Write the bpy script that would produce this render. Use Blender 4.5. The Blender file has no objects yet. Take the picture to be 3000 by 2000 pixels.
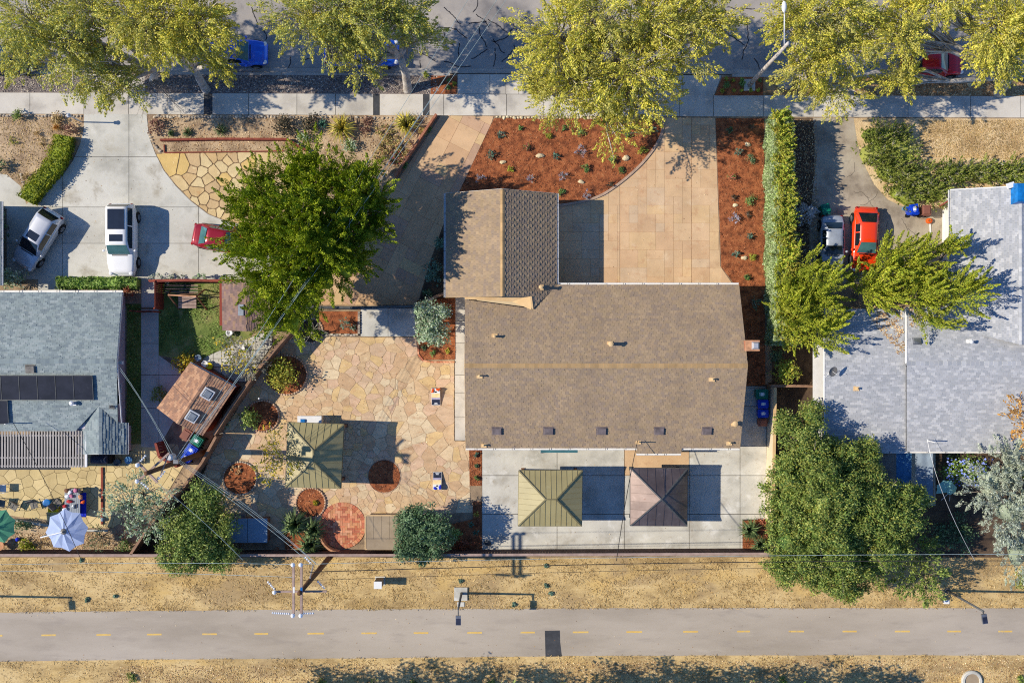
import bpy, math, random
import numpy as np
from mathutils import Matrix, Vector

# ------------------------------------------------------------------ camera, sky, sun, exposure
S = 42.0          # photo pixels per metre at ground level
H = 65.0          # camera height in metres
scn = bpy.context.scene
cam_data = bpy.data.cameras.new('camera')
cam = bpy.data.objects.new('camera', cam_data)
scn.collection.objects.link(cam)
cam.location = (0, 0, H)
cam.rotation_euler = (0, 0, 0)
cam_data.sensor_fit = 'HORIZONTAL'
cam_data.angle = 2 * math.atan(1500 / S / H)
cam_data.clip_start = 1.0
cam_data.clip_end = 3000.0
scn.camera = cam

SUN_EL = math.radians(37.5)
world = bpy.data.worlds.new('World')
scn.world = world
world.use_nodes = True
wn = world.node_tree
sky = wn.nodes.new('ShaderNodeTexSky')
sky.sky_type = 'NISHITA'
sky.sun_disc = False
sky.sun_elevation = SUN_EL
sky.sun_rotation = math.radians(270)
sky.air_density = 0.9
sky.dust_density = 0.0
sky.ozone_density = 10.0
wn.links.new(sky.outputs['Color'], wn.nodes['Background'].inputs['Color'])
wn.nodes['Background'].inputs['Strength'].default_value = 0.15
sun_data = bpy.data.lights.new('sun', 'SUN')
sun_data.energy = 5.0
sun_data.angle = math.radians(0.53)
sun_data.color = (1.0, 0.90, 0.74)
sun = bpy.data.objects.new('sun', sun_data)
scn.collection.objects.link(sun)
sun_dir = Vector((math.cos(SUN_EL), -0.015, -math.sin(SUN_EL)))
sun.rotation_euler = sun_dir.to_track_quat('-Z', 'Y').to_euler()
sun.location = (-60, 0, 50)

scn.view_settings.view_transform = 'Standard'
scn.view_settings.look = 'None'
scn.view_settings.exposure = 0.15
scn.view_settings.gamma = 1.0
scn.view_settings.use_curve_mapping = False
scn.cycles.max_bounces = 6
scn.cycles.diffuse_bounces = 3
scn.cycles.glossy_bounces = 2
scn.cycles.transmission_bounces = 3
scn.cycles.transparent_max_bounces = 6
scn.cycles.use_denoising = False
scn.cycles.filter_width = 1.1

R = random.Random(7)
NP = np.random.default_rng(11)
COL = scn.collection
WM = {}


# ------------------------------------------------------------------ helpers
def P(px, py, z=0.0):
    k = (1 - z / H) / S
    return Vector(((px - 1500) * k, (1000 - py) * k, z))


def G(px, py):
    return ((px - 1500) / S, (1000 - py) / S)


def GL(pts):
    return [G(*p) for p in pts]


def tag(o, label=None, cat=None, group=None, kind=None, category=None):
    cat = cat or category
    if label: o['label'] = label
    if cat: o['category'] = cat
    if group: o['group'] = group
    if kind: o['kind'] = kind
    return o


def reg(o, parent=None):
    COL.objects.link(o)
    if parent is not None:
        o.parent = parent
        o.matrix_parent_inverse = WM[parent].inverted()
    WM[o] = Matrix.Identity(4)
    return o


def E(name, label, cat, loc=(0, 0, 0), group=None, kind=None):
    o = bpy.data.objects.new(name, None)
    o.empty_display_size = 0.3
    COL.objects.link(o)
    o.location = loc
    WM[o] = Matrix.Translation(Vector(loc))
    return tag(o, label, cat, group, kind)


class MB:
    def __init__(s):
        s.v, s.f, s.m = [], [], []

    def add(s, vs, fs, mi=0):
        b = len(s.v)
        s.v.extend([tuple(v) for v in vs])
        for f in fs:
            s.f.append(tuple(b + i for i in f)); s.m.append(mi)
        return s

    def prism(s, poly, z0, z1, mi=0, bottom=False):
        n = len(poly)
        a = sum(poly[i][0] * poly[(i + 1) % n][1] - poly[(i + 1) % n][0] * poly[i][1] for i in range(n))
        if a < 0: poly = poly[::-1]
        vs = [(x, y, z0) for x, y in poly] + [(x, y, z1) for x, y in poly]
        fs = [tuple(range(n, 2 * n))] + [(i, (i + 1) % n, n + (i + 1) % n, n + i) for i in range(n)]
        if bottom: fs.append(tuple(range(n - 1, -1, -1)))
        return s.add(vs, fs, mi)

    def sheet(s, poly, z, mi=0):
        n = len(poly)
        a = sum(poly[i][0] * poly[(i + 1) % n][1] - poly[(i + 1) % n][0] * poly[i][1] for i in range(n))
        if a < 0: poly = poly[::-1]
        return s.add([(x, y, z) for x, y in poly], [tuple(range(n))], mi)

    def box(s, c, d, rz=0.0, mi=0, M=None, taper=1.0):
        x, y, z = d[0] / 2, d[1] / 2, d[2] / 2
        t = taper
        vs = [(-x, -y, -z), (x, -y, -z), (x, y, -z), (-x, y, -z), (-x * t, -y * t, z), (x * t, -y * t, z), (x * t, y * t, z), (-x * t, y * t, z)]
        mt = M if M is not None else Matrix.Translation(Vector(c)) @ Matrix.Rotation(rz, 4, 'Z')
        vs = [tuple(mt @ Vector(v)) for v in vs]
        return s.add(vs, [(3, 2, 1, 0), (4, 5, 6, 7), (0, 1, 5, 4), (1, 2, 6, 5), (2, 3, 7, 6), (3, 0, 4, 7)], mi)

    def beam(s, p, q, w, h=None, mi=0, up=(0, 0, 1)):
        p, q = Vector(p), Vector(q)
        h = h or w
        d = (q - p).normalized()
        u = Vector(up)
        if abs(d.dot(u)) > .98: u = Vector((1, 0, 0))
        a = d.cross(u).normalized() * (w / 2); b = a.cross(d).normalized() * (h / 2)
        vs = [p - a - b, p + a - b, p + a + b, p - a + b, q - a - b, q + a - b, q + a + b, q - a + b]
        return s.add(vs, [(3, 2, 1, 0), (4, 5, 6, 7), (0, 1, 5, 4), (1, 2, 6, 5), (2, 3, 7, 6), (3, 0, 4, 7)], mi)

    def tube(s, pts, rad, n=6, mi=0, cap=True):
        pts = [Vector(p) for p in pts]
        if not isinstance(rad, (list, tuple)): rad = [rad] * len(pts)
        vs = []
        for i, p in enumerate(pts):
            d = (pts[min(i + 1, len(pts) - 1)] - pts[max(i - 1, 0)]).normalized()
            u = Vector((0, 0, 1)) if abs(d.z) < .9 else Vector((1, 0, 0))
            a = d.cross(u).normalized(); b = a.cross(d)
            for k in range(n):
                t = 2 * math.pi * k / n
                vs.append(p + (a * math.cos(t) + b * math.sin(t)) * rad[i])
        fs = []
        for i in range(len(pts) - 1):
            for k in range(n):
                k2 = (k + 1) % n
                fs.append((i * n + k, (i + 1) * n + k, (i + 1) * n + k2, i * n + k2))
        if cap:
            fs.append(tuple(range(n))); fs.append(tuple(range((len(pts) - 1) * n + n - 1, (len(pts) - 1) * n - 1, -1)))
        return s.add(vs, fs, mi)

    def lathe(s, c, prof, n=16, mi=0, axis=None):
        # prof: list of (r, z) from bottom to top around vertical axis at c
        c = Vector(c)
        vs = []
        for r, z in prof:
            for k in range(n):
                t = 2 * math.pi * k / n
                v = Vector((r * math.cos(t), r * math.sin(t), z))
                if axis is not None: v = axis @ v
                vs.append(c + v)
        fs = []
        for i in range(len(prof) - 1):
            for k in range(n):
                k2 = (k + 1) % n
                fs.append((i * n + k, i * n + k2, (i + 1) * n + k2, (i + 1) * n + k))
        fs.append(tuple(range(n - 1, -1, -1)))
        fs.append(tuple(range((len(prof) - 1) * n, len(prof) * n)))
        return s.add(vs, fs, mi)

    def blob(s, c, r, seed=0, n=8, m=5, rough=.2, mi=0, flat=0.0):
        rr = random.Random(seed)
        vs, fs = [], []
        ph = [rr.uniform(0, 6.28) for _ in range(4)]
        for j in range(m + 1):
            th = math.pi * j / m
            for k in range(n):
                f = 2 * math.pi * k / n
                w = 1 + rough * (math.sin(2 * f + ph[0]) * .5 + math.sin(3 * f + ph[1] + th) * .4 + rr.uniform(-.5, .5))
                z = math.cos(th)
                if z < -flat if flat else False: z = -flat
                vs.append((c[0] + r[0] * w * math.sin(th) * math.cos(f), c[1] + r[1] * w * math.sin(th) * math.sin(f), c[2] + r[2] * z * (1 + .15 * rough * rr.uniform(-1, 1))))
        for j in range(m):
            for k in range(n):
                k2 = (k + 1) % n
                fs.append((j * n + k, (j + 1) * n + k, (j + 1) * n + k2, j * n + k2))
        return s.add(vs, fs, mi)

    def mesh(s, name, mats, smooth=False):
        me = bpy.data.meshes.new(name)
        me.from_pydata(s.v, [], s.f)
        if not isinstance(mats, (list, tuple)): mats = [mats]
        for m in mats: me.materials.append(m)
        if len(mats) > 1: me.polygons.foreach_set('material_index', s.m)
        if smooth: me.polygons.foreach_set('use_smooth', [True] * len(s.f))
        me.update()
        return me

    def build(s, name, mats, parent=None, smooth=False, **k):
        o = bpy.data.objects.new(name, s.mesh(name, mats, smooth))
        reg(o, parent)
        if k: tag(o, **k)
        return o


def obj_from(me, name, parent=None, mw=None):
    o = bpy.data.objects.new(name, me)
    reg(o, parent)
    if mw is not None: o.matrix_basis = mw
    return o


def copy_tree(o, parent=None):
    c = o.copy()
    COL.objects.link(c)
    c.parent = parent
    WM[c] = Matrix.Identity(4)
    for ch in o.children: copy_tree(ch, c)
    return c


def clip_half(poly, a, b, c):
    # keep a*x+b*y<=c
    out = []
    n = len(poly)
    for i in range(n):
        p, q = poly[i], poly[(i + 1) % n]
        dp, dq = a * p[0] + b * p[1] - c, a * q[0] + b * q[1] - c
        if dp <= 0: out.append(p)
        if (dp < 0 < dq) or (dq < 0 < dp):
            t = dp / (dp - dq)
            out.append((p[0] + (q[0] - p[0]) * t, p[1] + (q[1] - p[1]) * t))
    return out


def area(poly):
    n = len(poly)
    return .5 * sum(poly[i][0] * poly[(i + 1) % n][1] - poly[(i + 1) % n][0] * poly[i][1] for i in range(n))


def clip_rect(poly, x0, x1, y0, y1):
    for a, b, c in ((-1, 0, -x0), (1, 0, x1), (0, -1, -y0), (0, 1, y1)):
        if len(poly) < 3: return []
        poly = clip_half(poly, a, b, c)
    return poly if len(poly) > 2 and abs(area(poly)) > 1e-6 else []


def inside(pt, poly):
    x, y = pt
    r = False
    n = len(poly)
    for i in range(n):
        x1, y1 = poly[i]; x2, y2 = poly[(i + 1) % n]
        if (y1 > y) != (y2 > y) and x < (x2 - x1) * (y - y1) / (y2 - y1) + x1: r = not r
    return r


def rotp(poly, ang, c=(0, 0)):
    ca, sa = math.cos(ang), math.sin(ang)
    return [(c[0] + (x - c[0]) * ca - (y - c[1]) * sa, c[1] + (x - c[0]) * sa + (y - c[1]) * ca) for x, y in poly]


def smooth_line(pts, n=6):
    # Catmull-Rom through points
    out = []
    for i in range(len(pts) - 1):
        p0 = pts[max(i - 1, 0)]; p1 = pts[i]; p2 = pts[i + 1]; p3 = pts[min(i + 2, len(pts) - 1)]
        for k in range(n):
            t = k / n
            out.append(tuple(.5 * (2 * p1[j] + (p2[j] - p0[j]) * t + (2 * p0[j] - 5 * p1[j] + 4 * p2[j] - p3[j]) * t * t + (3 * p1[j] - p0[j] - 3 * p2[j] + p3[j]) * t ** 3) for j in range(len(p1))))
    out.append(tuple(pts[-1]))
    return out


def ribbon(pts, w):
    L, Rr = [], []
    for i, p in enumerate(pts):
        a = pts[max(i - 1, 0)]; b = pts[min(i + 1, len(pts) - 1)]
        dx, dy = b[0] - a[0], b[1] - a[1]
        l = math.hypot(dx, dy) or 1
        ww = w[i] if isinstance(w, list) else w
        L.append((p[0] - dy / l * ww / 2, p[1] + dx / l * ww / 2)); Rr.append((p[0] + dy / l * ww / 2, p[1] - dx / l * ww / 2))
    return L + Rr[::-1]


ORD = ['first', 'second', 'third', 'fourth', 'fifth', 'sixth', 'seventh', 'eighth', 'ninth', 'tenth', 'eleventh', 'twelfth', 'thirteenth', 'fourteenth', 'fifteenth', 'sixteenth', 'seventeenth', 'eighteenth', 'nineteenth', 'twentieth']


# ------------------------------------------------------------------ materials
def hexc(r, g, b):
    f = lambda c: (c / 255) / 12.92 if c <= 10.3 else ((c / 255 + .055) / 1.055) ** 2.4
    return (f(r), f(g), f(b))


def M(name, cols, scale=1.0, detail=6.0, rough=.85, bump=0.0, bscale=None, icols=None, ivar=0.0, stains=(), spec=.3, metal=0.0, trans=0.0, coat=0.0, stretch=None, nvar=.35, sharp=.5):
    m = bpy.data.materials.new(name)
    m.use_nodes = True
    nt = m.node_tree
    N, L = nt.nodes, nt.links
    bs = N['Principled BSDF']
    bs.inputs['Roughness'].default_value = rough
    bs.inputs['Metallic'].default_value = metal
    bs.inputs['Specular IOR Level'].default_value = spec
    if coat:
        bs.inputs['Coat Weight'].default_value = coat
        bs.inputs['Coat Roughness'].default_value = .06
    geo = N.new('ShaderNodeNewGeometry')
    vec = geo.outputs['Position']
    if stretch:
        mp = N.new('ShaderNodeMapping')
        mp.inputs['Scale'].default_value = stretch
        L.new(vec, mp.inputs['Vector']); vec = mp.outputs['Vector']

    def noise(sc, det=6.0, ro=.6):
        n = N.new('ShaderNodeTexNoise')
        n.inputs['Scale'].default_value = sc
        n.inputs['Detail'].default_value = det
        n.inputs['Roughness'].default_value = ro
        L.new(vec, n.inputs['Vector'])
        return n.outputs['Fac']

    def ramp(fac, stops, interp='LINEAR'):
        r = N.new('ShaderNodeValToRGB')
        r.color_ramp.interpolation = interp
        e = r.color_ramp.elements
        while len(e) < len(stops): e.new(.5)
        for i, (p, c) in enumerate(stops):
            e[i].position = p; e[i].color = (*c, 1)
        L.new(fac, r.inputs['Fac'])
        return r.outputs['Color']

    def mathn(op, a, b):
        n = N.new('ShaderNodeMath'); n.operation = op
        for i, x in enumerate((a, b)):
            if isinstance(x, (int, float)): n.inputs[i].default_value = x
            else: L.new(x, n.inputs[i])
        return n.outputs[0]

    def mix(fac, a, b, mode='MIX'):
        n = N.new('ShaderNodeMix'); n.data_type = 'RGBA'; n.blend_type = mode
        if isinstance(fac, (int, float)): n.inputs[0].default_value = fac
        else: L.new(fac, n.inputs[0])
        for i, x in ((6, a), (7, b)):
            if isinstance(x, tuple): n.inputs[i].default_value = (*x[:3], 1)
            else: L.new(x, n.inputs[i])
        return n.outputs[2]

    nf = noise(scale, detail)
    rnd = None
    if icols or ivar:
        oi = N.new('ShaderNodeObjectInfo')
        rnd = mathn('FRACT', mathn('ADD', oi.outputs['Random'], geo.outputs['Random Per Island']), 0)
    if len(cols) == 1:
        c = cols[0]
        lo = tuple(x * (1 - nvar) for x in c); hi = tuple(min(1, x * (1 + nvar)) for x in c)
        base = ramp(nf, [(.3, lo), (.7, hi)])
    else:
        k = len(cols)
        base = ramp(nf, [(.5 - .5 * sharp * .6 + sharp * .6 * i / (k - 1), c) for i, c in enumerate(cols)])
    if icols:
        k = len(icols)
        ic = ramp(rnd, [(i / k, c) for i, c in enumerate(icols)], 'CONSTANT')
        val = ramp(nf, [(.3, (1 - nvar,) * 3), (.7, (1 + nvar,) * 3)])
        base = mix(1.0, ic, val, 'MULTIPLY')
    if ivar:
        r2 = mathn('FRACT', mathn('MULTIPLY', rnd, 7.31), 0)
        v = mathn('ADD', mathn('MULTIPLY', r2, 2 * ivar), 1 - ivar)
        cx = N.new('ShaderNodeCombineColor')
        for i in range(3): L.new(v, cx.inputs[i])
        base = mix(1.0, base, cx.outputs[0], 'MULTIPLY')
    for (c, sc, lo, hi, st) in stains:
        f = noise(sc, 5.0, .62)
        mr = N.new('ShaderNodeMapRange')
        mr.interpolation_type = 'SMOOTHSTEP'
        mr.inputs['From Min'].default_value = lo; mr.inputs['From Max'].default_value = hi
        mr.inputs['To Max'].default_value = st
        L.new(f, mr.inputs['Value'])
        base = mix(mr.outputs['Result'], base, c)
    L.new(base, bs.inputs['Base Color'])
    if bump:
        bp = N.new('ShaderNodeBump')
        bp.inputs['Strength'].default_value = 1.0
        bp.inputs['Distance'].default_value = bump
        L.new(noise(bscale or scale * 3, 4.0), bp.inputs['Height'])
        L.new(bp.outputs['Normal'], bs.inputs['Normal'])
    if trans:
        tr = N.new('ShaderNodeBsdfTranslucent')
        hs = N.new('ShaderNodeHueSaturation')
        hs.inputs['Saturation'].default_value = 1.1
        hs.inputs['Value'].default_value = 1.2
        L.new(base, hs.inputs['Color'])
        L.new(hs.outputs['Color'], tr.inputs['Color'])
        ms = N.new('ShaderNodeMixShader')
        ms.inputs[0].default_value = trans
        L.new(bs.outputs[0], ms.inputs[1]); L.new(tr.outputs[0], ms.inputs[2])
        L.new(ms.outputs[0], N['Material Output'].inputs['Surface'])
    return m


def plain(name, c, rough=.6, **k):
    return M(name, [c], scale=3.0, rough=rough, nvar=k.pop('nvar', .08), **k)


def leafm(name, cols, trans=.22, rough=.6, nvar=.3, scale=.9, drift=None):
    st = [(drift, .55, .48, .68, .5)] if drift else []
    return M(name, [cols[0]], scale=scale, detail=2.0, rough=rough, icols=cols, ivar=.28, nvar=nvar, trans=trans, spec=.25, stains=st)


mt = {}
def defm(k, *a, **kw):
    mt[k] = M(k, *a, **kw)

defm('soil', [hexc(112, 96, 80), hexc(150, 130, 106), hexc(172, 150, 122)], scale=.9, bump=.03, bscale=14, stains=[(hexc(205, 182, 145), 9, .55, .75, .5), (hexc(88, 70, 56), 6, .6, .75, .5)])
defm('drysoil', [hexc(134, 112, 90), hexc(174, 150, 120), hexc(194, 170, 138)], scale=.8, bump=.03, bscale=12, stains=[(hexc(120, 92, 66), 4, .55, .72, .6), (hexc(222, 200, 160), 18, .58, .72, .6)])
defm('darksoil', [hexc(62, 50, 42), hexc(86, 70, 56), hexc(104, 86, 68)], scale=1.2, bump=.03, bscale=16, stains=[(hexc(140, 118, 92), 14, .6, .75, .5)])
defm('mulch', [hexc(108, 60, 35), hexc(156, 90, 54), hexc(178, 110, 68)], scale=2.2, bump=.05, bscale=22, nvar=.3, stains=[(hexc(186, 128, 88), 26, .60, .72, .7), (hexc(58, 32, 22), 20, .57, .7, .75)])
defm('drygrass', [hexc(158, 132, 88), hexc(200, 172, 118), hexc(214, 188, 136)], scale=.55, bump=.022, bscale=12, stretch=(.6, 1.15, 1), stains=[(hexc(150, 126, 88), 2.6, .54, .72, .55), (hexc(222, 204, 158), 9, .55, .7, .6), (hexc(104, 86, 58), 12, .62, .74, .6), (hexc(150, 126, 92), .28, .48, .62, .7), (hexc(212, 178, 108), .45, .52, .66, .6), (hexc(128, 104, 74), .9, .58, .7, .5)])
defm('litter', [hexc(128, 96, 64), hexc(170, 134, 92), hexc(196, 162, 116)], scale=1.1, bump=.05, bscale=16, stains=[(hexc(228, 200, 150), 22, .58, .68, .8), (hexc(70, 50, 36), 18, .58, .7, .8)])
defm('lawn', [hexc(70, 92, 40), hexc(112, 128, 62), hexc(150, 146, 92)], scale=.5, bump=.04, bscale=20, stains=[(hexc(178, 164, 118), 1.1, .55, .72, .8), (hexc(46, 74, 30), 5, .55, .75, .6)])
defm('paleLawn', [hexc(176, 146, 104), hexc(214, 186, 142), hexc(226, 202, 160)], scale=.7, bump=.04, bscale=14, stains=[(hexc(150, 116, 78), 2.2, .56, .75, .5), (hexc(236, 216, 176), 20, .55, .7, .6)])
defm('gravel', [hexc(84, 76, 74), hexc(128, 116, 110), hexc(160, 148, 138)], scale=7, sharp=.9, bump=.06, bscale=14, stains=[(hexc(204, 188, 166), 12, .58, .66, .9), (hexc(60, 52, 52), 10, .56, .68, .8)])
defm('street', [hexc(128, 124, 122), hexc(158, 152, 146), hexc(172, 165, 156)], scale=.25, bump=.006, bscale=60, stains=[(hexc(110, 106, 106), 1.3, .55, .75, .5), (hexc(186, 178, 168), 30, .6, .7, .5)])
defm('path', [hexc(158, 147, 132), hexc(172, 161, 146), hexc(180, 169, 154)], scale=.22, bump=.004, bscale=70, stretch=(.35, 1.3, 1), stains=[(hexc(144, 134, 124), 1.2, .5, .76, .5), (hexc(190, 180, 164), .8, .56, .74, .4), (hexc(190, 182, 170), 40, .6, .7, .4), (hexc(120, 112, 104), 6, .66, .76, .5)])
defm('asphaltold', [hexc(138, 126, 110), hexc(168, 156, 138), hexc(182, 172, 152)], scale=.6, bump=.008, bscale=40, stains=[(hexc(112, 102, 92), 1.8, .55, .72, .5), (hexc(196, 184, 158), 20, .58, .7, .5)])
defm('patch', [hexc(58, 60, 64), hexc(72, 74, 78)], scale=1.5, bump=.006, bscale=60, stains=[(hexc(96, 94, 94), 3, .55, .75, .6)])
defm('tar', [hexc(42, 42, 46)], scale=4, rough=.6)
defm('concrete', [hexc(168, 166, 156), hexc(196, 194, 184), hexc(208, 206, 196)], scale=.35, bump=.004, bscale=50, ivar=.05, stains=[(hexc(152, 144, 124), .7, .5, .76, .6), (hexc(216, 214, 206), 1.6, .55, .74, .5), (hexc(136, 130, 118), 8, .62, .75, .45), (hexc(140, 130, 112), .35, .56, .7, .4)])
defm('pad', [hexc(172, 170, 160), hexc(198, 195, 184), hexc(208, 205, 192)], scale=.4, bump=.004, bscale=50, ivar=.05, stains=[(hexc(158, 150, 134), .6, .5, .72, .6), (hexc(224, 222, 214), .9, .54, .7, .7), (hexc(164, 148, 122), 2.6, .58, .74, .5), (hexc(140, 134, 124), 8, .64, .74, .4)])
defm('sidewalk', [hexc(176, 170, 160), hexc(200, 194, 182), hexc(208, 202, 190)], scale=.5, bump=.004, bscale=50, ivar=.07, stains=[(hexc(158, 150, 138), 1.6, .56, .76, .5), (hexc(138, 130, 120), 12, .64, .74, .4)])
defm('kerb', [hexc(160, 154, 146), hexc(186, 180, 170)], scale=.9, bump=.004, bscale=40, ivar=.05, stains=[(hexc(126, 120, 112), 2.4, .55, .75, .5)])
defm('joint', [hexc(70, 64, 56)], scale=4)
defm('tan', [hexc(196, 156, 112)], scale=.7, detail=8, nvar=.13, bump=.006, bscale=14, icols=[hexc(206, 174, 136), hexc(204, 171, 133), hexc(209, 178, 140), hexc(205, 174, 138), hexc(203, 169, 132), hexc(203, 176, 144), hexc(208, 176, 134)], ivar=.03, stains=[(hexc(180, 134, 100), 1.6, .52, .74, .5), (hexc(222, 200, 168), 1.1, .56, .74, .5), (hexc(160, 118, 90), 9, .60, .74, .5), (hexc(150, 112, 86), .6, .6, .74, .3)])
defm('tanpink', [hexc(190, 150, 112)], scale=.8, detail=8, nvar=.13, bump=.006, bscale=14, icols=[hexc(204, 168, 130), hexc(198, 162, 126), hexc(208, 174, 136), hexc(194, 160, 130), hexc(188, 154, 128), hexc(206, 176, 132)], ivar=.05, stains=[(hexc(150, 112, 84), 2.4, .56, .74, .5), (hexc(218, 190, 150), 1.4, .58, .74, .4)])
defm('tanjoint', [hexc(180, 146, 110)], scale=4)
defm('flag', [hexc(210, 176, 128)], scale=1.6, detail=8, nvar=.16, bump=.015, bscale=8, stretch=(1.0, 1.7, 1), icols=[hexc(206, 178, 140), hexc(202, 172, 134), hexc(210, 186, 150), hexc(196, 164, 128), hexc(206, 174, 144), hexc(208, 178, 128), hexc(200, 172, 142), hexc(212, 192, 158)], ivar=.05, stains=[(hexc(184, 140, 102), 1.5, .53, .72, .55), (hexc(226, 206, 170), 2.6, .55, .72, .5), (hexc(160, 126, 94), 9, .58, .74, .5), (hexc(150, 116, 86), .45, .58, .7, .4)])
defm('mortar', [hexc(176, 150, 118), hexc(198, 172, 138)], scale=2, bump=.008, bscale=30)
defm('flag2', [hexc(222, 190, 130)], scale=1.3, detail=8, nvar=.12, bump=.012, bscale=10, icols=[hexc(208, 182, 134), hexc(200, 170, 122), hexc(212, 190, 144), hexc(196, 168, 126), hexc(214, 182, 116)], ivar=.05, stains=[(hexc(190, 140, 86), 1.8, .6, .74, .5), (hexc(238, 218, 170), 3, .57, .72, .45)])
defm('mortar2', [hexc(112, 92, 68), hexc(136, 112, 84)], scale=3, bump=.008, bscale=30)
defm('giraffe', [hexc(198, 178, 128)], scale=1.2, detail=8, nvar=.12, bump=.008, bscale=14, icols=[hexc(206, 186, 136), hexc(198, 178, 130), hexc(210, 190, 142), hexc(190, 170, 124)], ivar=.05, stains=[(hexc(170, 136, 84), 2, .57, .74, .5), (hexc(220, 206, 164), 4, .57, .72, .4)])
defm('giraffejoint', [hexc(120, 104, 72)], scale=3)
defm('brick', [hexc(190, 120, 88)], scale=3, nvar=.15, icols=[hexc(198, 124, 92), hexc(184, 108, 78), hexc(206, 140, 106), hexc(176, 104, 80), hexc(212, 156, 122), hexc(200, 140, 100)], ivar=.08, bump=.004, bscale=40)
defm('brickwall', [hexc(150, 96, 74), hexc(178, 120, 92)], scale=3, ivar=.1, bump=.006, bscale=30)
defm('stone', [hexc(168, 158, 142)], scale=3, nvar=.22, icols=[hexc(186, 172, 150), hexc(166, 156, 142), hexc(198, 186, 164), hexc(150, 142, 132), hexc(176, 158, 134)], ivar=.1, bump=.02, bscale=9)
defm('pinkstone', [hexc(190, 160, 132)], scale=3, nvar=.2, icols=[hexc(202, 172, 144), hexc(186, 154, 128), hexc(208, 186, 158), hexc(176, 150, 130), hexc(198, 164, 132)], ivar=.1, bump=.015, bscale=10)
defm('boulder', [hexc(196, 176, 138), hexc(220, 204, 168)], scale=2.4, bump=.04, bscale=5, ivar=.06, stains=[(hexc(150, 130, 96), 6, .56, .72, .6)])
defm('wood', [hexc(112, 78, 58), hexc(146, 108, 82)], scale=3, stretch=(1, 1, 6), bump=.006, bscale=14, ivar=.12)
defm('redwood', [hexc(120, 58, 46), hexc(150, 78, 60)], scale=3, bump=.006, bscale=16, ivar=.12)
defm('fence', [hexc(128, 98, 78), hexc(158, 124, 98)], scale=2.4, bump=.006, bscale=18, ivar=.1, stains=[(hexc(96, 74, 60), 2, .55, .75, .4)])
defm('fencedark', [hexc(78, 58, 50), hexc(104, 78, 66)], scale=2.4, bump=.006, bscale=18, ivar=.12)
defm('pole', [hexc(92, 62, 42), hexc(124, 88, 60)], scale=2.0, stretch=(3, 3, .4), bump=.008, bscale=14, ivar=.05, stains=[(hexc(60, 42, 30), 3, .55, .75, .5)])
defm('arm', [hexc(150, 128, 118), hexc(172, 150, 138)], scale=3, bump=.004, bscale=20, ivar=.05)
defm('bark', [hexc(116, 104, 92), hexc(158, 146, 132)], scale=4, bump=.02, bscale=14)
defm('palebark', [hexc(160, 150, 138), hexc(206, 198, 188)], scale=3, bump=.02, bscale=10, stains=[(hexc(110, 98, 88), 5, .56, .72, .6)])
defm('twig', [hexc(176, 164, 148), hexc(204, 194, 178)], scale=4)
SHB = [hexc(160, 138, 112), hexc(155, 135, 111), hexc(150, 131, 110), hexc(164, 142, 114), hexc(147, 129, 111), hexc(158, 137, 109)]
defm('shingle', [SHB[0]], scale=.5, icols=SHB, ivar=.05, nvar=.1, bump=.004, bscale=60, stains=[(hexc(128, 112, 98), .35, .5, .76, .45), (hexc(172, 152, 122), .8, .58, .76, .3)])
SHG = [hexc(130, 142, 144), hexc(140, 152, 152), hexc(120, 132, 136), hexc(146, 156, 156), hexc(134, 146, 146)]
defm('shinglegreen', [SHG[0]], scale=.5, icols=SHG, ivar=.04, nvar=.1, bump=.003, bscale=60, stains=[(hexc(108, 120, 122), .6, .56, .76, .4)])
SHW = [hexc(172, 174, 177), hexc(180, 182, 185), hexc(163, 166, 170), hexc(190, 191, 192), hexc(174, 176, 179), hexc(167, 170, 173)]
defm('shinglewhite', [SHW[0]], scale=.5, icols=SHW, ivar=.04, nvar=.08, bump=.003, bscale=60, stains=[(hexc(150, 150, 148), .5, .52, .76, .4), (hexc(200, 200, 198), .9, .58, .76, .4)])
SHR = [hexc(172, 130, 102), hexc(182, 140, 110), hexc(160, 122, 98), hexc(188, 148, 116), hexc(152, 118, 98)]
defm('shinglered', [SHR[0]], scale=.7, icols=SHR, ivar=.06, nvar=.12, bump=.003, bscale=60)
SHP = [hexc(132, 108, 100), hexc(146, 120, 108), hexc(120, 100, 94), hexc(150, 122, 100), hexc(138, 112, 106)]
defm('shinglepink', [SHP[0]], scale=.7, icols=SHP, ivar=.06, nvar=.12, bump=.003, bscale=60)
defm('ridge', [hexc(176, 146, 104)], scale=2, ivar=.12, nvar=.12, bump=.003, bscale=50)
defm('white', [hexc(226, 226, 224)], scale=2, nvar=.05, rough=.5, stains=[(hexc(196, 192, 184), 2.5, .6, .8, .4)])
defm('stucco', [hexc(214, 196, 166)], scale=2, nvar=.06, bump=.004, bscale=40)
defm('pinkwall', [hexc(198, 186, 190)], scale=2, nvar=.06, bump=.004, bscale=40)
defm('whitewall', [hexc(224, 222, 216)], scale=2, nvar=.06, bump=.004, bscale=40)
defm('redwall', [hexc(140, 64, 48)], scale=3, nvar=.12, stretch=(4, 4, .5))
defm('beige', [hexc(206, 172, 124), hexc(222, 190, 142)], scale=1.2, bump=.003, bscale=30)
defm('greenmetal', [hexc(158, 147, 104)], scale=.7, nvar=.10, rough=.5, ivar=.03, spec=.4, stains=[(hexc(140, 118, 74), 1.1, .54, .78, .5), (hexc(172, 164, 124), 2, .56, .74, .4)])
defm('greendark', [hexc(124, 116, 84)], scale=2, rough=.5)
defm('copper', [hexc(108, 94, 88), hexc(132, 116, 108)], scale=.8, rough=.28, metal=.6, spec=.6, ivar=.12, stains=[(hexc(150, 134, 128), 1.6, .56, .72, .6), (hexc(110, 70, 54), 2.4, .62, .76, .6)])
defm('rust', [hexc(140, 84, 62), hexc(116, 96, 90)], scale=4, rough=.6)
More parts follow.
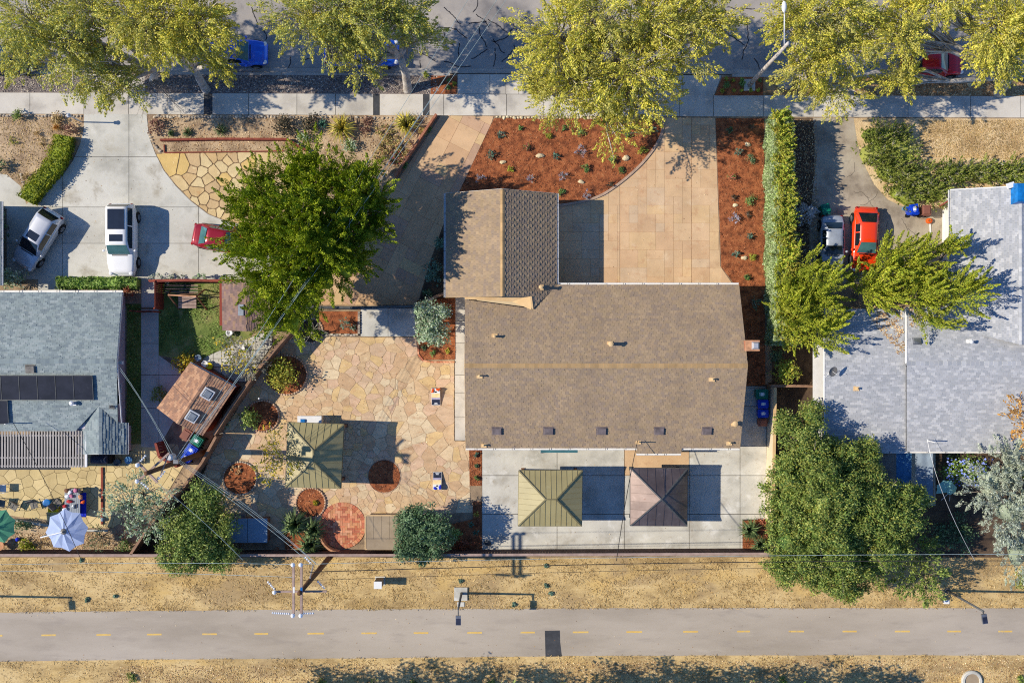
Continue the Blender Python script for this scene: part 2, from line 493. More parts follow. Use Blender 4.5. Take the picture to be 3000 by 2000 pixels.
defm('shedroof', [hexc(146, 128, 104), hexc(166, 148, 122)], scale=.7, bump=.003, bscale=40, stains=[(hexc(128, 110, 88), 2, .56, .75, .4)])
defm('ventgrey', [hexc(112, 102, 102)], scale=3, rough=.6)
defm('dark', [hexc(40, 38, 38)], scale=3, rough=.7)
defm('rubber', [hexc(28, 28, 30)], scale=6, rough=.8)
defm('steel', [hexc(150, 152, 156)], scale=3, rough=.35, metal=.7)
defm('galv', [hexc(190, 192, 196)], scale=3, rough=.45, metal=.4, nvar=.15, bump=.002, bscale=20)
defm('lamp', [hexc(84, 86, 86)], scale=4, rough=.5)
defm('ceramic', [hexc(226, 230, 236)], scale=4, rough=.25, nvar=.05)
defm('wire', [hexc(170, 186, 184)], scale=2, rough=.5, metal=.3)
defm('wiredark', [hexc(50, 48, 46)], scale=2, rough=.6)
defm('yellow', [hexc(214, 174, 86), hexc(222, 188, 108)], scale=2, stains=[(hexc(176, 162, 134), 7, .5, .68, .6), (hexc(176, 162, 134), 22, .55, .7, .7)])
defm('solar', [hexc(26, 28, 36), hexc(40, 42, 52)], scale=1.2, rough=.32, spec=.5, stretch=(1, 1, 1), stains=[(hexc(70, 72, 82), 5, .62, .74, .5)])
defm('glass', [hexc(24, 34, 40)], scale=1, rough=.04, spec=.6, nvar=.1)
defm('glasssky', [hexc(70, 110, 112)], scale=1.5, rough=.06, spec=.7, nvar=.25)
defm('sunroof', [hexc(40, 46, 58)], scale=2, rough=.08, spec=.6, nvar=.15)
defm('skylightdome', [hexc(150, 156, 160)], scale=5, rough=.12, spec=.6, nvar=.2)
defm('cardsilver', [hexc(196, 198, 202)], scale=1, rough=.3, metal=.25, coat=.8, nvar=.05)
defm('carwhite', [hexc(236, 236, 234)], scale=1, rough=.3, coat=.8, nvar=.03)
defm('carred', [hexc(150, 28, 40)], scale=1, rough=.28, metal=.2, coat=.9, nvar=.06)
defm('carorange', [hexc(232, 64, 20)], scale=1, rough=.28, coat=.9, nvar=.05)
defm('carblue', [hexc(28, 96, 216)], scale=1, rough=.28, metal=.2, coat=.9, nvar=.06)
defm('carcrimson', [hexc(200, 16, 30)], scale=1, rough=.28, coat=.9, nvar=.05)
defm('carblack', [hexc(34, 36, 42)], scale=1, rough=.28, coat=.9, nvar=.08)
defm('cargrey', [hexc(160, 168, 178)], scale=2, rough=.4, metal=.2, coat=.4, nvar=.14)
defm('lightclear', [hexc(220, 222, 224)], scale=3, rough=.12)
defm('lightred', [hexc(150, 20, 20)], scale=3, rough=.2)
defm('binblue', [hexc(14, 62, 190)], scale=3, rough=.4, nvar=.08)
defm('bingreen', [hexc(20, 112, 90)], scale=3, rough=.4, nvar=.1)
defm('binbrown', [hexc(134, 88, 74)], scale=3, rough=.45, nvar=.08)
defm('labelwhite', [hexc(226, 230, 236)], scale=3, nvar=.04)
defm('labelprint', [hexc(120, 132, 150)], scale=30, nvar=.3)
defm('navy', [hexc(40, 46, 66)], scale=3, rough=.5)
defm('cream', [hexc(240, 224, 176), hexc(238, 200, 140)], scale=5, rough=.5)
defm('lav', [hexc(170, 162, 184)], scale=4, rough=.5)
defm('orange', [hexc(222, 92, 22)], scale=4, rough=.5, nvar=.12)
defm('bagblue', [hexc(18, 44, 190)], scale=8, rough=.8, nvar=.15)
defm('bagorange', [hexc(232, 96, 20), hexc(180, 60, 20)], scale=12, rough=.8)
defm('umbblue', [hexc(172, 188, 222)], scale=1.5, rough=.8, nvar=.06, trans=.15)
defm('umbgreen', [hexc(84, 150, 118)], scale=1.5, rough=.8, nvar=.06, trans=.15)
defm('umbteal', [hexc(140, 190, 180)], scale=1.5, rough=.8, nvar=.08, trans=.15)
defm('plasticblue', [hexc(20, 110, 180)], scale=3, rough=.4)
defm('plasticyellow', [hexc(226, 210, 20)], scale=4, rough=.5, nvar=.15)
defm('paleblue_skyreflect', [hexc(96, 150, 190)], scale=3, rough=.4, nvar=.2)
defm('spa', [hexc(120, 142, 160)], scale=2, rough=.5, nvar=.08)
defm('tableglass', [hexc(150, 158, 166)], scale=3, rough=.3, nvar=.1)
defm('pink', [hexc(196, 120, 150)], scale=9, rough=.7, nvar=.4)
defm('redthing', [hexc(180, 50, 56)], scale=9, rough=.7, nvar=.4)
defm('terracotta', [hexc(190, 140, 104)], scale=3, rough=.8)
defm('fabricgrey', [hexc(120, 116, 110)], scale=4, rough=.9)
defm('corr', [hexc(164, 158, 152)], scale=1.5, rough=.6, nvar=.12, stains=[(hexc(140, 128, 116), 2, .56, .74, .5)])
defm('corrblue', [hexc(150, 166, 180)], scale=1.5, rough=.5, nvar=.15)
# foliage
mt['lf_street'] = leafm('leaf_street', [hexc(216, 204, 74), hexc(200, 192, 70), hexc(226, 214, 96), hexc(176, 178, 72), hexc(212, 200, 104), hexc(150, 158, 66)], drift=hexc(176, 174, 120))
mt['lf_street2'] = leafm('leaf_street_olive', [hexc(186, 188, 96), hexc(204, 196, 84), hexc(160, 168, 86), hexc(196, 194, 116), hexc(134, 148, 78), hexc(210, 196, 72)], drift=hexc(196, 186, 84))
mt['lf_juniper'] = leafm('leaf_juniper', [hexc(134, 152, 26), hexc(112, 134, 24), hexc(154, 168, 38), hexc(90, 112, 24), hexc(168, 178, 52)], trans=.2)
mt['lf_juniper2'] = leafm('leaf_juniper_gold', [hexc(160, 168, 46), hexc(140, 154, 42), hexc(174, 178, 60), hexc(118, 136, 40), hexc(182, 180, 62)], drift=hexc(126, 140, 44), trans=.2)
mt['lf_hedge'] = leafm('leaf_hedge', [hexc(168, 178, 62), hexc(148, 166, 62), hexc(186, 188, 72), hexc(124, 148, 60), hexc(192, 178, 80)], drift=hexc(186, 162, 74))
mt['lf_hedgeside'] = leafm('leaf_hedge_side', [hexc(176, 190, 140), hexc(158, 178, 118), hexc(192, 202, 160), hexc(138, 162, 100)])
mt['lf_ivy'] = leafm('leaf_ivy', [hexc(118, 152, 66), hexc(138, 166, 82), hexc(96, 130, 56), hexc(160, 180, 106)])
mt['lf_bank'] = leafm('leaf_bank', [hexc(140, 152, 62), hexc(118, 134, 56), hexc(160, 166, 82), hexc(98, 116, 50), hexc(150, 150, 90)])
mt['lf_box'] = leafm('leaf_box', [hexc(152, 158, 38), hexc(130, 144, 38), hexc(170, 170, 52), hexc(104, 122, 38)])
mt['lf_broad'] = leafm('leaf_broad', [hexc(124, 146, 70), hexc(146, 162, 80), hexc(102, 126, 60), hexc(166, 176, 98), hexc(84, 110, 54)], drift=hexc(150, 150, 70))
mt['lf_bigtree'] = leafm('leaf_bigtree', [hexc(122, 142, 66), hexc(144, 158, 76), hexc(100, 124, 58), hexc(164, 172, 96), hexc(82, 108, 52), hexc(152, 152, 68)], drift=hexc(108, 132, 58))
mt['lf_grey'] = leafm('leaf_grey', [hexc(186, 194, 172), hexc(168, 178, 156), hexc(200, 206, 188), hexc(150, 162, 138), hexc(172, 180, 164)], trans=.15)
mt['lf_olive'] = leafm('leaf_olive', [hexc(166, 184, 150), hexc(146, 170, 130), hexc(186, 200, 170), hexc(126, 152, 110), hexc(198, 208, 182)])
mt['lf_dark'] = leafm('leaf_dark', [hexc(90, 120, 80), hexc(106, 134, 94), hexc(74, 102, 68), hexc(122, 144, 108)])
mt['lf_darkbrown'] = leafm('leaf_darkbrown', [hexc(76, 72, 58), hexc(62, 60, 48), hexc(92, 86, 66)], trans=.1)
mt['lf_silver'] = leafm('leaf_silver', [hexc(196, 198, 200), hexc(176, 180, 184), hexc(210, 212, 212), hexc(160, 164, 168)], trans=.1)
mt['lf_lav'] = leafm('leaf_lavender', [hexc(176, 172, 196), hexc(158, 162, 176), hexc(190, 184, 204), hexc(130, 146, 130)], trans=.1)
mt['lf_small'] = leafm('leaf_small', [hexc(104, 140, 76), hexc(84, 122, 66), hexc(124, 156, 96), hexc(138, 160, 84)])
mt['lf_bluegreen'] = leafm('leaf_bluegreen', [hexc(104, 140, 120), hexc(88, 124, 106), hexc(126, 156, 138)])
mt['lf_red'] = leafm('leaf_red', [hexc(176, 96, 82), hexc(120, 130, 70), hexc(196, 120, 100), hexc(98, 120, 66)])
mt['lf_rust'] = leafm('leaf_rust', [hexc(160, 92, 66), hexc(184, 120, 88), hexc(136, 76, 56)])
mt['lf_brownred'] = leafm('leaf_brownred', [hexc(136, 98, 84), hexc(156, 120, 98), hexc(116, 84, 74)])
mt['lf_gold'] = leafm('leaf_gold', [hexc(196, 168, 40), hexc(150, 150, 50), hexc(210, 186, 60), hexc(110, 124, 46)])
mt['lf_succ'] = leafm('leaf_succulent', [hexc(190, 172, 100), hexc(170, 160, 96), hexc(204, 190, 126), hexc(150, 146, 88), hexc(186, 140, 110)])
mt['lf_phorm'] = leafm('leaf_phormium', [hexc(196, 178, 70), hexc(214, 196, 96), hexc(160, 152, 62), hexc(130, 130, 60)])
mt['lf_blade'] = leafm('leaf_blade', [hexc(110, 130, 80), hexc(92, 114, 70), hexc(128, 144, 96), hexc(74, 96, 60)])
mt['lf_agave'] = leafm('leaf_agave', [hexc(96, 146, 120), hexc(110, 156, 130), hexc(84, 132, 110)])
mt['lf_dry'] = leafm('leaf_dry', [hexc(208, 182, 124), hexc(190, 162, 104), hexc(222, 200, 148), hexc(170, 142, 92), hexc(150, 122, 78)], trans=.15)
mt['lf_litter'] = leafm('leaf_litter', [hexc(222, 194, 146), hexc(200, 164, 116), hexc(172, 134, 92), hexc(232, 210, 168), hexc(144, 108, 76)], trans=.1)
mt['lf_chip'] = leafm('chip', [hexc(152, 88, 56), hexc(120, 66, 42), hexc(188, 132, 92), hexc(92, 52, 36), hexc(168, 106, 70)], trans=0.02)
mt['lf_pebble'] = leafm('pebble', [hexc(168, 158, 150), hexc(126, 116, 112), hexc(196, 184, 166), hexc(92, 84, 84)], trans=.02)
mt['lf_gray'] = leafm('leaf_graytwig', [hexc(150, 146, 134), hexc(170, 166, 152), hexc(128, 126, 112), hexc(158, 160, 120)], trans=.1)
mt['lf_blueflower'] = leafm('flower_blue', [hexc(120, 140, 220), hexc(150, 166, 236)], trans=.1)
mt['lf_orange'] = leafm('leaf_orange', [hexc(206, 158, 80), hexc(188, 136, 66), hexc(218, 176, 104)], trans=.2)
# ------------------------------------------------------------------ foliage helpers
def norm(a):
    return a / np.maximum(np.linalg.norm(a, axis=1, keepdims=True), 1e-6)


def leaf_arrays(C, D, Nn, l, w):
    D = norm(D)
    B = norm(np.cross(Nn, D))
    l = np.asarray(l).reshape(-1, 1) / 2; w = np.asarray(w).reshape(-1, 1) / 2
    v = np.stack([C - D * l, C + B * w, C + D * l, C - B * w], axis=1)
    return v.reshape(-1, 3)


def quads_obj(name, V, mats, parent=None, mi=None, **k):
    n = len(V) // 4
    me = bpy.data.meshes.new(name)
    me.vertices.add(n * 4)
    me.vertices.foreach_set('co', V.astype(np.float32).ravel())
    me.loops.add(n * 4)
    me.loops.foreach_set('vertex_index', np.arange(n * 4, dtype=np.int32))
    me.polygons.add(n)
    me.polygons.foreach_set('loop_start', np.arange(0, n * 4, 4, dtype=np.int32))
    try: me.polygons.foreach_set('loop_total', np.full(n, 4, dtype=np.int32))
    except Exception: pass
    if not isinstance(mats, (list, tuple)): mats = [mats]
    for m in mats: me.materials.append(m)
    if mi is not None: me.polygons.foreach_set('material_index', np.asarray(mi, dtype=np.int32))
    me.update(calc_edges=True)
    o = bpy.data.objects.new(name, me)
    reg(o, parent)
    if k: tag(o, **k)
    return o


def gen_leaves(C, D, L, W, n, leaf, asp=.5, plume=True, up=.6, jit=.6):
    K = len(C)
    N = K * n
    c = np.repeat(C, n, 0); d = np.repeat(norm(D), n, 0)
    L = np.repeat(np.broadcast_to(L, (K,)), n).reshape(-1, 1); W = np.repeat(np.broadcast_to(W, (K,)), n).reshape(-1, 1)
    rv = norm(NP.normal(size=(N, 3)))
    if plume:
        t = NP.random((N, 1)) ** .85
        perp = rv - d * np.sum(rv * d, 1, keepdims=True)
        pos = c + d * L * (t - .35) + norm(perp) * W * (1.05 - .9 * t) * np.sqrt(NP.random((N, 1)))
        dd = d + jit * NP.normal(size=(N, 3)) * .7
        outn = norm(perp) * .9 + d * .35
    else:
        rad = NP.random((N, 1)) ** .4
        pos = c + rv * rad * W * np.array([[1, 1, .75]])
        dd = NP.normal(size=(N, 3)) + d * .5
        outn = rv * .8 + d * .5
    nn = NP.normal(size=(N, 3)) * .55 + outn + np.array([[0, 0, up * 1.2]])
    sz = leaf * NP.uniform(.7, 1.35, N)
    return leaf_arrays(pos, dd, nn, sz, sz * asp)


def crown_points(lobes, seed, hole=.0):
    """lobes: (x,y,z,rx,ry,rz,n) ellipsoids in metres; returns points and outward directions"""
    rg = np.random.default_rng(seed)
    PP, DD = [], []
    for (x, y, z, rx, ry, rz, n) in lobes:
        u = norm(rg.normal(size=(int(n * 1.6), 3)))
        u[:, 2] = np.where(u[:, 2] < -.25, -u[:, 2], u[:, 2])
        ph = rg.uniform(0, 6.28, 4)
        az = np.arctan2(u[:, 1], u[:, 0])
        f = 1 + .13 * np.sin(3 * az + ph[0]) + .1 * np.sin(5 * az + ph[1]) + .08 * np.sin(9 * az + ph[2])
        r = (1 - .6 * rg.random(len(u)) ** 1.8) * f
        p = np.array([[x, y, z]]) + u * np.array([[rx, ry, rz]]) * r[:, None]
        if hole:
            g = np.sin(p[:, 0] * 1.5 + ph[0]) * np.sin(p[:, 1] * 1.7 + ph[1]) + .5 * np.sin(p[:, 0] * 3.1 + p[:, 2] * 2 + ph[2]) * np.sin(p[:, 1] * 2.9 + ph[3])
            keep = g > (-.9 + hole)
            p, u = p[keep], u[keep]
        PP.append(p[:n]); DD.append(u[:n])
    return np.concatenate(PP), np.concatenate(DD)


def auto_lobes(outline, n, r, z_edge, z_top, rz, npc, seed):
    """billowing sub-crowns filling a pixel outline; higher towards the middle"""
    rr_ = random.Random(seed)
    pts = scatter_poly(outline, 400, seed)
    cx, cy = float(np.mean(pts[:, 0])), float(np.mean(pts[:, 1]))
    ol = np.array(outline, float)
    seg = np.concatenate([ol + (np.roll(ol, -1, 0) - ol) * t for t in (0, .25, .5, .75)])
    chosen = []
    dist = lambda p: float(np.min(np.hypot(seg[:, 0] - p[0], seg[:, 1] - p[1])))
    dm = max(dist(p) for p in pts)
    for p in sorted(pts.tolist(), key=lambda q: rr_.random()):
        d = dist(p)
        if d < r[0] * .8: continue
        if all(math.hypot(p[0] - q[0], p[1] - q[1]) > r[0] * .95 for q in chosen): chosen.append(p)
        if len(chosen) >= n: break
    out = []
    for p in chosen:
        d = dist(p)
        q = rr_.uniform(*r)
        q = min(q, d * 1.15)
        z = z_edge + (z_top - z_edge) * min(1, d / dm) ** .6 + rr_.uniform(-.7, .7)
        out.append((p[0], p[1], z, q, q * rr_.uniform(.85, 1.15), rz * rr_.uniform(.8, 1.2), npc))
    return out


def lobe(px, py, z, rx, ry, rz, n):
    p = P(px, py, z)
    k = (1 - z / H) / S
    return (p.x, p.y, z, rx * k, ry * k, rz, n)


def tree(name, label, cat, base, lobes, leaf, mat, n=14, trunk=.2, bark='bark', style='plume', L=.8, W=.35, droop=0.0, bias=(0, 0, 0), hole=0.0, asp=.5, seed=1, group=None, limbs=True, fork=None, basez=0.0, branch_every=4, up=.6, core=0.0, jit=.6):
    bp = P(base[0], base[1], 0)
    bp.z = basez
    e = E(name, label, cat, bp, group)
    LB = [lobe(*l) for l in lobes]
    C, D = crown_points(LB, seed, hole)
    d = D + np.array([bias])
    d[:, 2] += -droop
    V = gen_leaves(C, d, L, W, n, leaf, asp=asp, plume=(style == 'plume'), up=up, jit=jit)
    quads_obj('crown', V, mt[mat], e)
    rr = random.Random(seed)
    if core:
        b = MB()
        for i, l in enumerate(LB):
            b.blob((l[0], l[1], l[2]), (l[3] * core, l[4] * core, l[5] * core), seed=seed + i, n=12, m=7, rough=.25)
        b.build('inner_foliage', mt[mat], e)
    if trunk:
        b = MB()
        if limbs:
            top = min(l[2] - l[5] * .6 for l in LB)
            zf = max(.6, top) if fork is None else fork[2]
            cx = sum(l[0] for l in LB) / len(LB); cy = sum(l[1] for l in LB) / len(LB)
            if fork is None:
                fp = Vector((bp.x + (cx - bp.x) * .25, bp.y + (cy - bp.y) * .25, zf))
            else:
                fp = P(*fork)
            mid = (bp + fp) / 2 + Vector((rr.uniform(-.1, .1), rr.uniform(-.1, .1), 0))
            b.tube([bp - Vector((0, 0, .1)), bp + Vector((0, 0, .15)), mid, fp], [trunk * 1.5, trunk * 1.15, trunk, trunk * .85], n=9)
            k0 = 0
            for l in LB:
                lc = Vector(l[:3]) - Vector((0, 0, l[5] * .25))
                m1 = fp.lerp(lc, .5) + Vector((rr.uniform(-.3, .3), rr.uniform(-.3, .3), rr.uniform(.1, .5)))
                b.tube([fp, m1, lc], [trunk * .7, trunk * .5, trunk * .3], n=6)
                pts = [m1, lc]
                cnt = min(l[6], len(C) - k0)
                for i in range(k0, k0 + cnt, branch_every):
                    q = Vector(C[i])
                    a = pts[i % 2]
                    mm = a.lerp(q, .55) + Vector((rr.uniform(-.35, .35), rr.uniform(-.35, .35), rr.uniform(-.1, .35)))
                    b.tube([a, mm, q + Vector(D[i]) * .25], [trunk * .26, trunk * .16, .012], n=4, cap=False)
                k0 += cnt
        else:
            b.tube([bp - Vector((0, 0, .1)), bp + Vector((0, 0, max(.3, LB[0][2])))], [trunk, trunk * .6], n=7)
        b.build('trunk', mt[bark], e, smooth=True)
    return e


def shrub(name, label, px, py, r, h, mat, leaf=.14, dens=1.0, group=None, cat='shrub', style='blob', ry=None, seed=None, asp=.55, parts=True, z=0.0, W=None, L=.5, up=.6):
    seed = seed if seed is not None else int(px * 7 + py)
    ry = ry or r
    rm, rym = r / S, ry / S
    nc = max(6, int(14 * dens * (rm * rym) / .25 ** 2 * .12 + 8))
    n = 16
    e = E(name, label, cat, P(px, py, 0) + Vector((0, 0, z)), group)
    W = W or max(.1, min(rm, rym, h) * .42)
    C, D = crown_points([(e.location.x, e.location.y, h * .42 + z, max(.05, rm - W * .6), max(.05, rym - W * .6), max(.05, h * .58 - W * .4), nc)], seed)
    V = gen_leaves(C, D + np.array([[0, 0, .3]]), L * max(rm, .3), W, n, leaf, asp=asp, plume=(style == 'plume'), up=up)
    quads_obj('foliage', V, mt[mat], e)
    b = MB()
    rr = random.Random(seed)
    for i in range(5):
        a = rr.uniform(0, 6.28)
        b.tube([e.location - Vector((0, 0, .03)), e.location + Vector((math.cos(a) * rm * .5, math.sin(a) * rym * .5, h * .6))], [.02 + .02 * rm, .008], n=4, cap=False)
    b.build('stem', mt['bark'], e)
    return e


def rosette(name, label, px, py, r, h, mat, blades=60, w=.05, group=None, cat='plant', seed=None, z=0.0, arch=.5):
    seed = seed if seed is not None else int(px * 5 + py)
    rr = random.Random(seed)
    e = E(name, label, cat, P(px, py, 0) + Vector((0, 0, z)), group)
    b = MB()
    c = e.location
    rm = r / S
    for i in range(blades):
        a = rr.uniform(0, 6.283); t = rr.uniform(.45, 1.0)
        ln = rm * t
        hh = h * rr.uniform(.6, 1.0) * (1.25 - .55 * t)
        d = Vector((math.cos(a), math.sin(a), 0)); s = Vector((-d.y, d.x, 0))
        p0 = c + d * .04; p1 = c + d * ln * .5 + Vector((0, 0, hh)); p2 = c + d * ln + Vector((0, 0, hh * (1 - arch)))
        ww = w * rr.uniform(.7, 1.2)
        vs = [p0 - s * ww * .4, p0 + s * ww * .4, p1 + s * ww * .5, p1 - s * ww * .5, p2]
        b.add(vs, [(0, 1, 2, 3), (3, 2, 4)])
    b.build('foliage', mt[mat], e)
    return e


def hedge(name, label, line, width, h, mats, leaf=.12, dens=150, group=None, jag=.12, sidemat=None, seed=3, cat='hedge', asp=.55, plume=False, sideleaf=None):
    """line: ground pixels of the centre line; width in px (number or list)"""
    pts = GL(line)
    wd = width if isinstance(width, list) else [width] * len(pts)
    wd = [w / S for w in wd]
    e = E(name, label, cat, (pts[len(pts) // 2][0], pts[len(pts) // 2][1], 0), group)
    core = MB()
    core.prism(ribbon(pts, [max(.1, w - .3) for w in wd]), 0, h - .18)
    core.build('inner_foliage', mt[sidemat or mats], e)
    rg = np.random.default_rng(seed)
    Cs, Ds, Sd = [], [], []
    for i in range(len(pts) - 1):
        a, bb = np.array(pts[i]), np.array(pts[i + 1])
        ln = np.linalg.norm(bb - a)
        if ln < 1e-4: continue
        w0, w1 = wd[i], wd[i + 1]
        wm = (w0 + w1) / 2
        tdir = (bb - a) / ln; nd = np.array([-tdir[1], tdir[0]])
        nt_ = int(dens * ln * wm)
        t = rg.random(nt_); s = rg.uniform(-.5, .5, nt_)
        ww = w0 + (w1 - w0) * t
        xy = a + np.outer(t * ln, tdir) + (s * ww)[:, None] * nd
        bumps = jag * (np.sin(xy[:, 0] * 4.1 + seed) * np.sin(xy[:, 1] * 3.7) + .6 * np.sin(xy[:, 0] * 9.3) * np.sin(xy[:, 1] * 8.7 + seed))
        z = h - .06 + bumps + rg.uniform(-.12, .06, nt_) - .18 * (2 * np.abs(s)) ** 4
        Cs.append(np.column_stack([xy, z])); Ds.append(np.column_stack([rg.normal(size=(nt_, 2)) * .6, np.ones(nt_) * .7])); Sd.append(np.zeros(nt_, int))
        for sg in (-1, 1):
            ns = int(dens * ln * h * (1.7 if sidemat else .9))
            t = rg.random(ns)
            ww = w0 + (w1 - w0) * t
            z = rg.uniform(0.02, h - .05, ns)
            off = ww / 2 + rg.uniform(-.12, .04, ns) + jag * .5 * np.sin(z * 3 + t * ln * 2.3 + seed)
            xy = a + np.outer(t * ln, tdir) + (sg * off)[:, None] * nd
            Cs.append(np.column_stack([xy, z])); Ds.append(np.column_stack([np.tile(nd * sg, (ns, 1)), np.ones(ns) * .3])); Sd.append(np.ones(ns, int))
    C = np.concatenate(Cs); D = np.concatenate(Ds); Sd = np.concatenate(Sd)
    N = len(C)
    nn = D * .8 + rg.normal(size=(N, 3)) * .8
    dd = rg.normal(size=(N, 3)) + (D * .9 if plume else 0)
    sz = leaf * rg.uniform(.7, 1.35, N)
    if sideleaf: sz = np.where(Sd == 1, sz * sideleaf / leaf, sz)
    V = leaf_arrays(C, dd, nn, sz, sz * asp)
    if sidemat:
        quads_obj('foliage', V, [mt[mats], mt[sidemat]], e, mi=Sd)
    else:
        quads_obj('foliage', V, mt[mats], e)
    return e


def scatter_poly(poly, n, seed):
    rg = np.random.default_rng(seed)
    xs = [p[0] for p in poly]; ys = [p[1] for p in poly]
    out = []
    pa = np.array(poly)
    while len(out) < n:
        c = np.column_stack([rg.uniform(min(xs), max(xs), n), rg.uniform(min(ys), max(ys), n)])
        r = np.zeros(n, bool)
        for i in range(len(pa)):
            x1, y1 = pa[i]; x2, y2 = pa[(i + 1) % len(pa)]
            if y1 == y2: continue
            cond = ((y1 > c[:, 1]) != (y2 > c[:, 1])) & (c[:, 0] < (x2 - x1) * (c[:, 1] - y1) / (y2 - y1) + x1)
            r ^= cond
        out.extend(c[r].tolist())
    return np.array(out[:n])


def litter(name, poly_px, n, size, mat, parent=None, z=.015, seed=1, asp=.5, upright=0.0, clump=0.0, **k):
    xy = scatter_poly(GL(poly_px), n, seed)
    rg = np.random.default_rng(seed + 5)
    if clump:
        g = np.sin(xy[:, 0] * 1.3 + seed) * np.sin(xy[:, 1] * 1.9) + .7 * np.sin(xy[:, 0] * 3.7) * np.sin(xy[:, 1] * 4.3 + seed)
        xy = xy[g > rg.uniform(-1.2, 1.2, n) * (1.2 - clump)]
    N = len(xy)
    sz = size * rg.uniform(.5, 1.5, N)
    C = np.column_stack([xy, z + rg.random(N) * .02 + sz * upright * .4])
    d = rg.normal(size=(N, 3)); d[:, 2] = d[:, 2] * .25 + upright * rg.uniform(.4, 1.2, N)
    nn = rg.normal(size=(N, 3)) * .5 + np.array([[0, 0, 1]])
    return quads_obj(name, leaf_arrays(C, d, nn, sz, sz * asp), mt[mat], parent, **k)


# ------------------------------------------------------------------ paving helpers
def structure(name, poly_px, z0, z1, mat, parent=None):
    b = MB().prism(GL(poly_px), z0, z1)
    o = b.build(name, mt[mat], parent)
    if parent is None: o['kind'] = 'structure'
    return o


def voronoi_stones(outline, n, seed, gap, relax=2, jitter=1.0, avoid=()):
    """outline in px; returns polygons in metres"""
    ol = GL(outline)
    pts = scatter_poly(ol, n, seed)
    for it in range(math.ceil(relax)):
        new = []
        kf = .6 if relax >= 1 else relax
        for i, p in enumerate(pts):
            cell = vcell(pts, i)
            cx = sum(q[0] for q in cell) / len(cell); cy = sum(q[1] for q in cell) / len(cell)
            new.append((p[0] + (cx - p[0]) * kf, p[1] + (cy - p[1]) * kf))
        pts = np.array(new)
    out = []
    for i, p in enumerate(pts):
        if any(inside(p, a) for a in avoid): continue
        cell = vcell(pts, i, gap)
        if len(cell) < 3: continue
        poly = ol
        for k in range(len(cell)):
            a, b = cell[k], cell[(k + 1) % len(cell)]
            nx, ny = b[1] - a[1], a[0] - b[0]
            poly = clip_half(poly, nx, ny, nx * a[0] + ny * a[1])
            if len(poly) < 3: break
        if len(poly) > 2 and abs(area(poly)) > .004: out.append(poly)
    return out


def vcell(pts, i, gap=0.0):
    p = pts[i]
    d2 = np.sum((pts - p) ** 2, 1)
    idx = np.argsort(d2)[1:26]
    poly = [(p[0] - 3, p[1] - 3), (p[0] + 3, p[1] - 3), (p[0] + 3, p[1] + 3), (p[0] - 3, p[1] + 3)]
    for j in idx:
        q = pts[j]
        nx, ny = q[0] - p[0], q[1] - p[1]
        l = math.hypot(nx, ny)
        if l < 1e-5: continue
        nx /= l; ny /= l
        c = nx * (p[0] + q[0]) / 2 + ny * (p[1] + q[1]) / 2 - gap / 2
        poly = clip_half(poly, nx, ny, c)
        if len(poly) < 3: return poly
    return poly


def rough_poly(poly, rr, amp):
    """bend the long edges a little so pieces do not look ruler-cut; drop the sharpest corners"""
    out = []
    n = len(poly)
    for i in range(n):
        a, b = poly[i], poly[(i + 1) % n]
        l = math.hypot(b[0] - a[0], b[1] - a[1])
        if l < .03: out.append(a); continue
        z = poly[i - 1]
        lz = math.hypot(a[0] - z[0], a[1] - z[1])
        k = min(.06, l * .2)
        k2 = min(.06, lz * .2)
        if lz > 1e-4: out.append((a[0] + (z[0] - a[0]) / lz * k2, a[1] + (z[1] - a[1]) / lz * k2))
        out.append((a[0] + (b[0] - a[0]) / l * k, a[1] + (b[1] - a[1]) / l * k))
        if l > .22:
            nk = 2 if l < .5 else 4
            ph = rr.uniform(0, 6.28)
            for q in range(1, nk + 1):
                t = k / l + (1 - 2 * k / l) * q / (nk + 1)
                o = amp * (.6 * math.sin(ph + t * 6) + rr.uniform(-.6, .4)) - amp * .3
                out.append((a[0] + (b[0] - a[0]) * t + (b[1] - a[1]) / l * o, a[1] + (b[1] - a[1]) * t - (b[0] - a[0]) / l * o))
    return out


def pieces(polys, name, mat, parent, z0, z1, dz=.004, tilt=0.0, seed=0, rough=0.0):
    rr = random.Random(seed)
    polys = sorted(polys, key=lambda q: -abs(area(q)))
    rest = MB()
    for i, p in enumerate(polys):
        if rough: p = rough_poly(p if area(p) > 0 else p[::-1], rr, rough)
        if i >= 300:
            rest.prism(p, z0, z1 + rr.uniform(-dz, dz))
            if i == len(polys) - 1: rest.build(name + 's', mt[mat], parent, kind='stuff')
            continue
        MB().prism(p, z0, z1 + rr.uniform(-dz, dz)).build(name, mt[mat], parent)


